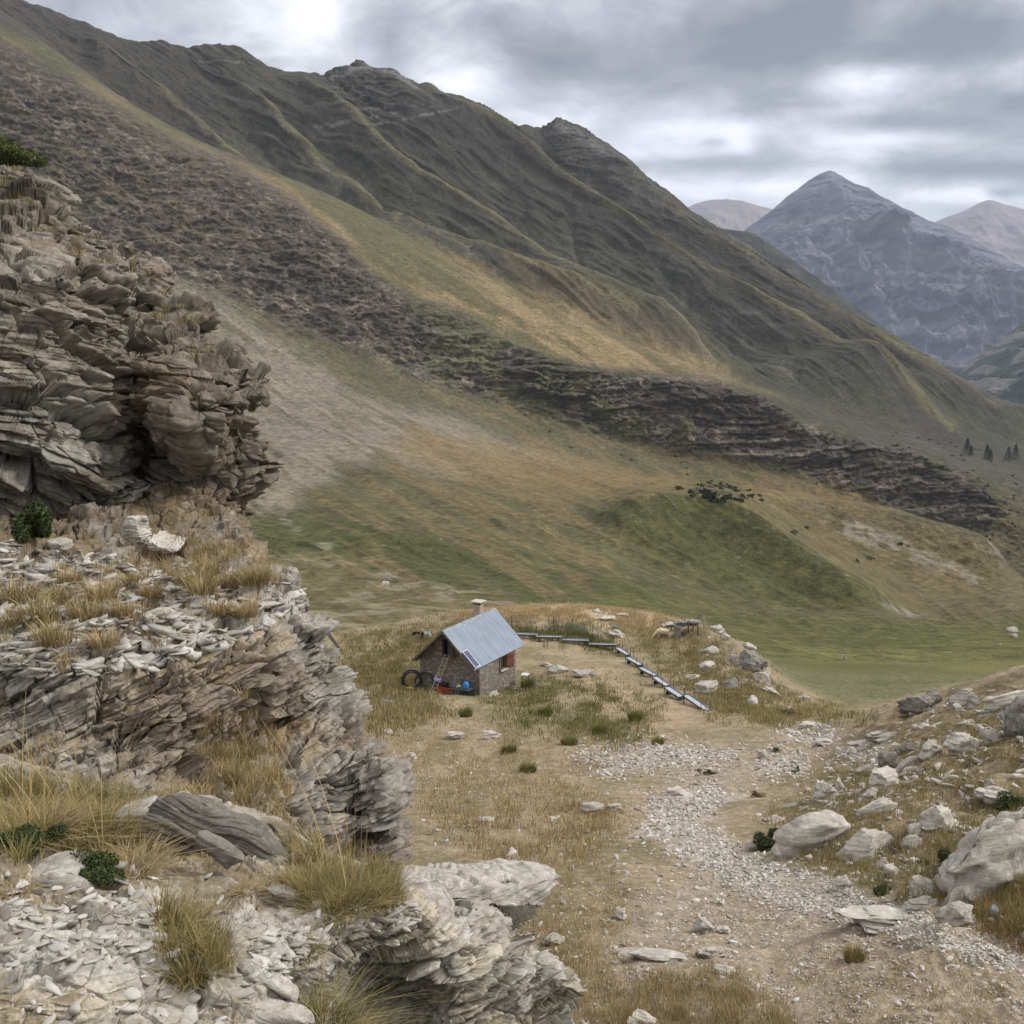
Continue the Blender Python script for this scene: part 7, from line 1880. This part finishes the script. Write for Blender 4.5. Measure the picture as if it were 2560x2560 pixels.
    slab_outline('rock_slab', [d(*p) for p in ((1140,1400),(1180,1365),(1300,1370),(1450,1370),(1560,1500),(1700,1560),(1900,1594),(1560,1610),(1400,1580),(1250,1500))],
        lambda a, b: 2.33 - (b - .96) * 2., .06, MATS['slabpale'], 'broad white slab under the long pale stone', .015, 15, (0, 1, 0), lay=(.005, .004))
    e = lambda a, b: (a / 1.84 / 2560, (1250 + b / 1.84) / 2560)
    SLABDIP = 0
    slab_outline('upright_stone', [e(*p) for p in ((568,180),(566,105),(590,85),(635,88),(640,130),(655,160),(658,200),(640,210),(600,190))],
        lambda a, b: 12.1, .25, MATS['stone'], 'pale upright stone standing below the overhanging cliff', .05, 16, (.2, 1, 0), lay=(.02, .02))
    slab_outline('rock_slab', [e(*p) for p in ((668,200),(680,180),(720,205),(815,232),(800,245),(740,240),(690,225))],
        lambda a, b: 11.9, .5, MATS['stone'], 'pale flat slab right of the upright stone under the cliff', .05, 17, (0, 1, .1), lay=(.02, .02))
    slab_outline('rock_slab', [e(*p) for p in ((210,190),(255,190),(290,205),(298,232),(250,228),(225,210))],
        lambda a, b: 11.2, .3, MATS['stone'], 'small light kite shaped slab on the shelf under the cliff', .04, 18, (0, 1, 0), lay=(.01, .01))
    slab_outline('rock_slab', [e(*p) for p in ((438,478),(458,476),(460,512),(440,514))],
        lambda a, b: 9.8, .05, MATS['stone'], 'small rectangular white slab upright on the shelf slope', .01, 19, (0, 1, 0), lay=(.006, .006))

# ------------------------------------------------------------------ plants
def leaf_blob(name, c, dims, n, leaf, r, cols, mat, lobes=9):
    """a shrub: leaf-sized faces through lumpy volumes"""
    lc = r.normal(0, .42, (lobes, 3)); lc[:, 2] = np.abs(lc[:, 2]) * .8; lr = r.uniform(.2, .6, lobes)
    k = r.integers(0, lobes, n); d = r.normal(size=(n, 3)); d /= np.linalg.norm(d, axis=1, keepdims=True)
    rad = lr[k] * r.uniform(.45, 1.05, n) ** .5
    P = (lc[k] + d * rad[:, None]); P[:, 2] = np.maximum(P[:, 2], 0.02)
    P = P * np.array(dims)
    t1 = r.normal(size=(n, 3)); t1 /= np.linalg.norm(t1, axis=1, keepdims=True); t2 = np.cross(t1, d + .3 * r.normal(size=(n, 3))); t2 /= np.linalg.norm(t2, axis=1, keepdims=True) + 1e-9
    L = leaf * r.uniform(.6, 1.4, n)[:, None]
    V = np.stack([P - t1 * L, P + t2 * L * .45, P + t1 * L, P - t2 * L * .45], 1).reshape(-1, 3)
    F_ = np.arange(n * 4).reshape(-1, 4)
    cs = np.array(cols)[r.integers(0, len(cols), n)] * r.uniform(.7, 1.3, (n, 1))
    me = mesh_np(name, V, F_, False, np.repeat(cs, 4, 0)); me.materials.append(mat)
    o = bpy.data.objects.new(name, me); COL.objects.link(o); o.location = c
    return o

def build_plants():
    r = np.random.default_rng(5)
    gm = MATS['grass'] = grass_material()
    JUN = [lin(62, 74, 42), lin(76, 86, 50), lin(50, 62, 38), lin(92, 98, 58)]
    for fx, fy, w, hr, lab in ((.755,.829,.030,.95,'round dark green juniper at the left foot of the smooth boulder'), (.936,.850,.030,1.,'dark green juniper growing against the huge cracked boulder'),
        (.769,.699,.013,.8,'small green shrub in the grass right of the lowest trough'), (.7585,.7345,.0085,.9,'tiny dark shrub on the trail beside a pale stone'), (.779,.7545,.010,.9,'small green shrub at the edge of the white stone patch'),
        (.992,.792,.026,.6,'low green juniper at the right edge above the huge boulder'), (.692,.7575,.014,.7,'dark low shrub in the middle of the trail'), (.738,.779,.012,.8,'thin brownish shrub on turf left of the layered outcrop'),
        (.905,.845,.02,.6,'green creeping shrub below the blocks left of the huge boulder'), (.865,.872,.022,.5,'green cushion shrub below the round pale stone'), (.91,.727,.011,1.1,'reddish brown dry shrub behind the layered rocks of the bank')):
        P = G(fx, fy); W = w * P[1]
        cols = JUN if 'reddish' not in lab and 'brownish' not in lab else [lin(98, 70, 58), lin(120, 92, 70), lin(80, 60, 50)]
        o = leaf_blob('juniper_shrub' if cols is JUN else 'dry_shrub', (P[0], P[1] + W * .2, P[2] - .02), (W * .6, W * .5, W * hr * .75), 4200 if w > .02 else 1300, W * .045, r, cols, gm)
        tag(o, lab, 'shrub')
    # shrub on top of the cliff, the foreground junipers
    P1, n1 = ROCK['P1']; P2, n2 = ROCK['P2']; P3, n3 = ROCK['P3']
    p = at(.004, .158, 17.6); o = leaf_blob('juniper_shrub', p, (.55, .5, .42), 4500, .04, r, JUN + [lin(96, 102, 50)], gm); tag(o, 'green shrub on top of the cliff at the left edge', 'shrub')
    for fx, fy, w, hh, lab in ((.033,.525,.22,.36,'dark green juniper on the shelf under the cliff'), ):
        p = body_at(P2, fx, fy, .006); o = leaf_blob('juniper_shrub', p, (w, w, hh), 4000, .03, r, JUN, gm); tag(o, lab, 'shrub')
    for fx, fy, w, hh, lab in ((.030,.826,.10,.07,'dark foreground juniper under the leftmost dry tuft'), (.095,.85,.10,.06,'dark foreground juniper right of the pale wedge stone')):
        p = body_at(P3, fx, fy, .008); o = leaf_blob('juniper_shrub', p, (w, w, hh), 7000, .005, r, JUN, gm); tag(o, lab, 'shrub')
    def tuft_obj(P, n, h, sp, lean, wid, cols, lab, cat='grass tuft', curl=.5, seed=1, name='grass_tuft', seg=5):
        V, F_, col = blades(np.zeros((1, 3)), None, n, h, sp, lean, wid, seed, curl, seg, cols)
        V[:, 2] -= .01
        o = link_mesh(name, mesh_np(name, V, F_, False, col), gm, loc=P); tag(o, lab, cat); return o
    FT = [(.028,.805,700,.15,.12,DRY,'dry tuft at the left edge behind the pale wedge stone'), (.082,.815,900,.15,.13,MIXED,'large yellowish tuft between the wedge stone and the split slab'),
          (.125,.845,700,.12,.09,DRY,'dry tuft spilling over the dark juniper right of the wedge stone'), (.185,.945,600,.115,.055,MIXED,'green tipped tuft hanging over the path of chips, lower left'),
          (.165,.905,420,.09,.055,DRY,'brown tuft just above the green tipped one'), (.335,.880,900,.12,.11,MIXED,'broad greenish tuft left of the pointed slab'),
          (.30,.858,600,.11,.08,DRY,'dry tuft below the right end of the split slab'), (.312,1.0,800,.16,.075,MIXED,'tall tuft at the bottom beside the long stones'), (.35,1.015,400,.12,.05,DRY,'dry tuft at the bottom under the layered outcrop'),
          (.375,.962,260,.07,.035,MIXED,'small tuft in the shaded hollow of the layered outcrop'), (.205,.835,260,.05,.04,DRY,'small brown tuft in front of the split slab'), (.238,.868,200,.055,.03,DRY,'pale curled tuft at the lower end of the split slab'),
          (.012,.868,260,.06,.04,DRY,'small dry tuft left of the wedge stone at the edge'), (.30,.93,220,.06,.035,MIXED,'thin tuft among the slate chips left of the outcrop')]
    for i, (fx, fy, n, h, sp, cols, lab) in enumerate(FT):
        p = body_at(P3, fx, min(fy, 1.05), .01)
        if p is None: print('no', lab); continue
        tuft_obj(p, int(n * .9), h * .55, sp * 1.15, 1.5, .0024, cols, lab, seed=40 + i, curl=.75)
    # scattered blades, one soft mass each
    def field(name, C, npt, h, sp, lean, wid, cols, seed, seg=3, curl=.5):
        V, F_, col = blades(C, None, npt, h, sp, lean, wid, seed, curl, seg, cols)
        o = link_mesh(name, mesh_np(name, V, F_, False, col), gm); tag(o, kind='stuff'); return o
    C3 = pick_on(P3, n3, [(0,.76),(.16,.785),(.14,.83),(.06,.85),(0,.84)], 260, r, .3)
    C3b = pick_on(P3, n3, [(.28,.83),(.38,.86),(.39,.885),(.33,.90),(.27,.87)], 170, r, .3)
    C3c = pick_on(P3, n3, [(.15,.88),(.22,.92),(.22,.97),(.17,.96)], 60, r, .3)
    field('grass', np.concatenate([C3, C3b, C3c]), 34, r.uniform(.03, .10, 490)[:len(C3) + len(C3b) + len(C3c)], .03, .7, .0026, MIXED, 3, 4)
    # long dry stalks standing out of the foreground grass
    C4 = pick_on(P3, n3, [(0,.77),(.12,.78),(.10,.84),(0,.84)], 26, r, .3); C5 = pick_on(P3, n3, [(.25,.83),(.37,.86),(.35,.89),(.27,.86)], 16, r, .3)
    C4 = np.concatenate([C4, C5]); field('grass_stalks', C4, 2, r.uniform(.28, .5, len(C4)), .01, .5, .0026, [lin(196, 172, 120), lin(176, 150, 100)], 4, 7, .35)
    # shelf tufts
    T2 = [(.205,.555,.30,'dry'), (.225,.568,.34,'dry'), (.245,.565,.3,'dry'), (.19,.565,.3,'dry'), (.17,.538,.26,'dry'), (.262,.563,.26,'dry'), (.155,.527,.2,'dry'), (.20,.58,.28,'dry'), (.012,.585,.36,'m'), (.04,.60,.3,'dry'), (.085,.60,.28,'m'), (.062,.585,.22,'dry'), (.10,.58,.28,'dry'), (.145,.582,.2,'dry'), (.01,.61,.2,'dry'), (.055,.625,.3,'m'), (.10,.632,.2,'dry'), (.215,.60,.2,'m'), (.243,.60,.24,'dry'), (.125,.595,.18,'dry'), (.075,.565,.2,'dry'), (.13,.565,.2,'dry')]
    Cc, hh = [], []
    for fx, fy, h, k in T2:
        p = body_at(P2, fx, fy, .006)
        if p is not None: Cc.append(p); hh.append(h)
    Cc = np.array(Cc); field('grass', Cc, 210, np.array(hh) * .72, np.array(hh) * .5, .85, .009, DRY + [lin(138, 128, 78)], 9, 4)
    Ce = pick_on(P2, n2, [(.15,.52),(.22,.53),(.285,.57),(.28,.585),(.2,.58),(.12,.55)], 230, r, .4); Cf = pick_on(P2, n2, [(0,.53),(.1,.54),(.28,.60),(.1,.66),(0,.66)], 160, r, .5)
    Cg_ = pick_on(P2, n2, [(.19,.70),(.24,.68),(.27,.72),(.28,.80),(.36,.84),(.30,.84),(.2,.80),(0,.79),(0,.75),(.1,.78),(.2,.78)], 380, r, .2)
    Ce = np.concatenate([Ce, Cf, Cg_]); field('grass', Ce, 30, r.uniform(.07, .2, len(Ce)), .07, .6, .006, DRY + [lin(120, 116, 66)], 10, 3)
    Ch = pick_on(P1, n1, [(0,.15),(.06,.2),(.15,.27),(.22,.34),(.25,.37),(.2,.36),(.1,.27),(0,.2)], 90, r, .4)
    field('grass', Ch, 24, r.uniform(.06, .18, len(Ch)), .08, .5, .01, MIXED, 11, 3)
    # knoll, slope and path turf: short tufts
    def gfield(name, poly, n, npt, hlo, hhi, wid, cols, seed, sp=.25, lean=.35):
        Q, fx, fy = scatter(poly, n, r)
        field(name, Q, npt, r.uniform(hlo, hhi, len(Q)), sp, lean, wid, cols, seed, 2)
    gfield('grass', [(.44,.60),(.5,.588),(.56,.585),(.63,.592),(.69,.607),(.66,.625),(.56,.608),(.50,.612),(.46,.62)], 3600, 10, .2, .42, .03, [lin(184, 162, 122), lin(170, 148, 108), lin(194, 174, 136), lin(158, 140, 98)], 12, .4)
    gfield('grass', [(.33,.62),(.40,.605),(.46,.60),(.47,.62),(.43,.64),(.40,.67),(.34,.67)], 2600, 9, .15, .36, .03, MIXED + GREEN[1:3], 22, .4)
    gfield('grass', [(.50,.614),(.56,.612),(.60,.622),(.60,.630),(.54,.626),(.50,.620)], 900, 12, .2, .45, .03, GREEN, 23, .4)
    gfield('grass', [(.33,.64),(.42,.66),(.44,.70),(.36,.72),(.34,.70)], 1900, 10, .2, .42, .03, DRY + GREEN[:2], 13, .35)
    gfield('grass', [(.36,.71),(.5,.70),(.60,.71),(.66,.72),(.56,.76),(.62,.80),(.58,.84),(.48,.85),(.40,.79)], 3600, 9, .08, .22, .018, DRY, 14, .25)
    gfield('grass', [(.46,.68),(.52,.66),(.6,.665),(.65,.69),(.62,.73),(.5,.71)], 1500, 12, .15, .35, .025, GREEN + DRY[:1], 15, .35)
    gfield('grass', [(.61,.615),(.70,.625),(.78,.68),(.85,.70),(.76,.71),(.70,.70),(.64,.65)], 4200, 9, .15, .38, .026, MIXED + GOLDG[:1], 16, .35)
    gfield('grass', BANK, 4200, 12, .06, .22, .010, MIXED, 17, .16)
    gfield('grass', [(.92,.87),(1.02,.86),(1.02,.94),(.95,.91)], 900, 14, .05, .14, .006, [lin(150, 122, 76), lin(168, 140, 92), lin(138, 120, 72)], 18, .1)
    gfield('grass', [(.45,.84),(.56,.80),(.62,.86),(.60,.95),(.60,1.02),(.55,1.02),(.52,.92)], 1500, 12, .04, .14, .007, DRY, 19, .12)
    gfield('grass', [(.60,.96),(.70,.945),(.76,.98),(.80,1.02),(.58,1.02)], 1500, 14, 0.05, .15, .006, DRY + MIXED[:1], 20, .12)
    gfield('grass', [(.76,.93),(.92,.93),(1.0,.96),(1.0,1.02),(.80,1.02)], 500, 12, .04, .1, .006, DRY, 21, .12)
    # separate tufts one can point at
    for i, (fx, fy, w, h, cols, lab) in enumerate([(.834,.938,.024,.9,MIXED,'brownish green tuft on the bare soil of the lower path'), (.585,.7165,.016,1.,GREEN,'green tuft at the upper edge of the gravel patch'),
        (.533,.699,.014,1.,GREEN,'green tuft below the hut on the bare slope, leftmost of its row'), (.620,.703,.016,.9,GREEN,'green tuft right below the lower troughs, near the bare strip'), (.642,.727,.014,.8,GREEN,'green tuft where the gravel meets the trail'),
        (.497,.735,.016,.8,GREEN,'green tuft in the turf below the low rock patch'), (.516,.754,.018,.7,GREEN,'dark flat tuft at the left end of the gravel'), (.556,.727,.02,.6,GREEN,'wide green tuft above the gravel patch'),
        (.455,.7,.014,1.1,GREEN,'green tuft in front of the hut corner'), (.515,.672,.014,1.2,GREEN,'tall green tuft right of the rubble behind the hut')]):
        P = Vector(G(fx, fy)); W = w * P.y
        tuft_obj(P, 500, W * h * .7, W * .42, .5, W * .03, cols, lab, seed=80 + i, seg=3)
    # far away: conifers and bushes on the mountain
    FP = FARP
    gx, gy = proj(FP)
    def far_at(fx, fy, tol=.003):
        m = (np.abs(gx - fx) < tol) & (np.abs(gy - fy) < tol)
        if not m.any(): return None
        c = FP[m]; return c[np.argmin(c[:, 1])]
    def conifer(P, H_, lab, seed):
        rr = np.random.default_rng(seed); t = tag(empty('conifer', P), lab, 'conifer', 'conifers on the far shoulder')
        mb = MB(); mb.tube([(0, 0, -1), (0, 0, H_ * .9)], [H_ * .03, H_ * .006], 6); mb.build('trunk', MATS['wood'], t)
        n = 1500; z = rr.random(n) ** .8; az0 = rr.uniform(0, 6.28, 5); R = (1 - z) ** rr.uniform(.7, 1.1) * H_ * rr.uniform(.22, .34) * rr.uniform(.5, 1.1, n); a = rr.uniform(0, 6.28, n)
        c = np.stack([np.cos(a) * R, np.sin(a) * R, H_ * (.08 + .9 * z) - R * .25], 1)
        o_ = np.stack([np.cos(a), np.sin(a), -.5 + 0 * a], 1) * (H_ * .05); s_ = np.stack([-np.sin(a), np.cos(a), 0 * a], 1) * (H_ * .022)
        V = np.stack([c - s_, c + o_ * .4 - s_ * .3 + [0, 0, .1], c + o_, c + s_], 1).reshape(-1, 3)
        cs = np.array([lin(44, 58, 44), lin(54, 68, 48), lin(36, 48, 38)])[rr.integers(0, 3, n)]
        link_mesh('crown', mesh_np('crown', V, np.arange(n * 4).reshape(-1, 4), False, np.repeat(cs, 4, 0)), gm, t)
    for i, (fx, fy, h, lab) in enumerate([(.9475,.4405,13,'dark conifer on the far shoulder, tallest and leftmost of its group'), (.9520,.4415,8,'short conifer touching the tallest one on its right'), (.967,.4455,12,'dark conifer in the middle of the far group'), (.971,.4465,9,'smaller conifer right behind the middle one'), (.988,.4460,11,'dark conifer near the right edge of the photo'), (.995,.4440,12,'rightmost far conifer, at the edge of the photo')]):
        p = far_at(fx, fy, .004)
        if p is not None: conifer(p, h, lab, i)
    for fx, fy, w, lab in ((.4285,.5245,.0045,'lone pale boulder on the green slope far behind the hut'), (.3755,.568,.011,'pale boulder mound beside the dry stream bed'), (.987,.614,.014,'white rock outcrop on the meadow at the right edge'), (.992,.619,.01,'small white rock below the outcrop at the right edge'), (.9035,.638,.0,'')):
        if w == 0: continue
        p = far_at(fx, fy)
        if p is None: continue
        W = w * p[1]; o = link_mesh('boulder', rock_mesh('boulder', int(fx * 1e4), 3, (W * .5, W * .5, W * .28)), MATS['boulder'], loc=(p[0], p[1], p[2] + W * .05)); tag(o, lab, 'rock')
    # bushes dotted over the cliff slopes and far stones: too many to count
    pts = []
    for poly, n in (([(.40,.33),(.62,.44),(.75,.46),(.95,.52),(.98,.51),(.9,.44),(.7,.38),(.5,.36)], 130), ([(.655,.476),(.69,.468),(.73,.476),(.75,.489),(.70,.492)], 95), ([(.86,.42),(1.0,.44),(1.0,.56),(.97,.53),(.9,.50)], 80), ([(.7,.49),(.98,.53),(.98,.58),(.85,.56)], 10), ([(.5,.40),(.7,.46),(.8,.49),(.7,.47),(.55,.44)], 25)):
        k = np.array(poly); x = r.uniform(k[:, 0].min(), k[:, 0].max(), n * 5); y = r.uniform(k[:, 1].min(), k[:, 1].max(), n * 5); m = polydist(x, y, poly) < 0
        for a, b in list(zip(x[m], y[m]))[:n]:
            i = np.argmin((gx[::3, ::3] - a) ** 2 + (gy[::3, ::3] - b) ** 2 + (FP[::3, ::3, 1] > 1000) * 1.); q = FP[::3, ::3].reshape(-1, 3)[i]; pts.append(q)
    pts = np.array(pts); n = len(pts); m = 26
    c = np.repeat(pts, m, 0) + r.normal(0, 1, (n * m, 3)) * np.repeat(r.uniform(.15, 1., n) ** 2 * .9 + .2, m)[:, None] * [1, 1, .4] + [0, 0, .15]
    t1 = r.normal(0, .3, (n * m, 3)); t2 = r.normal(0, .3, (n * m, 3))
    V = np.stack([c - t1, c + t2, c + t1, c - t2], 1).reshape(-1, 3)
    cs = np.array([lin(48, 58, 36), lin(58, 66, 40), lin(40, 50, 34)])[r.integers(0, 3, n * m)]
    o = link_mesh('bushes', mesh_np('bushes', V, np.arange(n * m * 4).reshape(-1, 4), False, np.repeat(cs, 4, 0)), gm); tag(o, kind='stuff')
    # specks of stone on the valley slopes
    gxs, gys = gx[:700:2, ::2], gy[:700:2, ::2]; Fs = FP[:700:2, ::2]
    dens = fbm(Fs[..., 0], Fs[..., 1], None, 4, f=.03) + .25 * (gxs < .45)
    md = (Fs[..., 1] < 420) & (dens > .05) & (gys > .48) & (gxs > .2) & (gxs < 1.02)
    cand = Fs[md]; q = cand[r.integers(0, len(cand), 420)]
    merge_rocks('far_rubble', q, r.uniform(.25, 1.1, len(q)) ** 3 * .9, r, MATS['slate'], sub=1)

build_light()
build_far(); print('far', time.time() - T0)
build_distant(); build_near(); print('near', time.time() - T0)
build_haze()
build_cliffs(); print('cliffs', time.time() - T0)
build_rocks(); build_hut(); build_troughs(); place_boulders(); print('hut', time.time() - T0)
build_stones(); print('stones', time.time() - T0)
build_foreground(); build_plants(); print('plants', time.time() - T0)
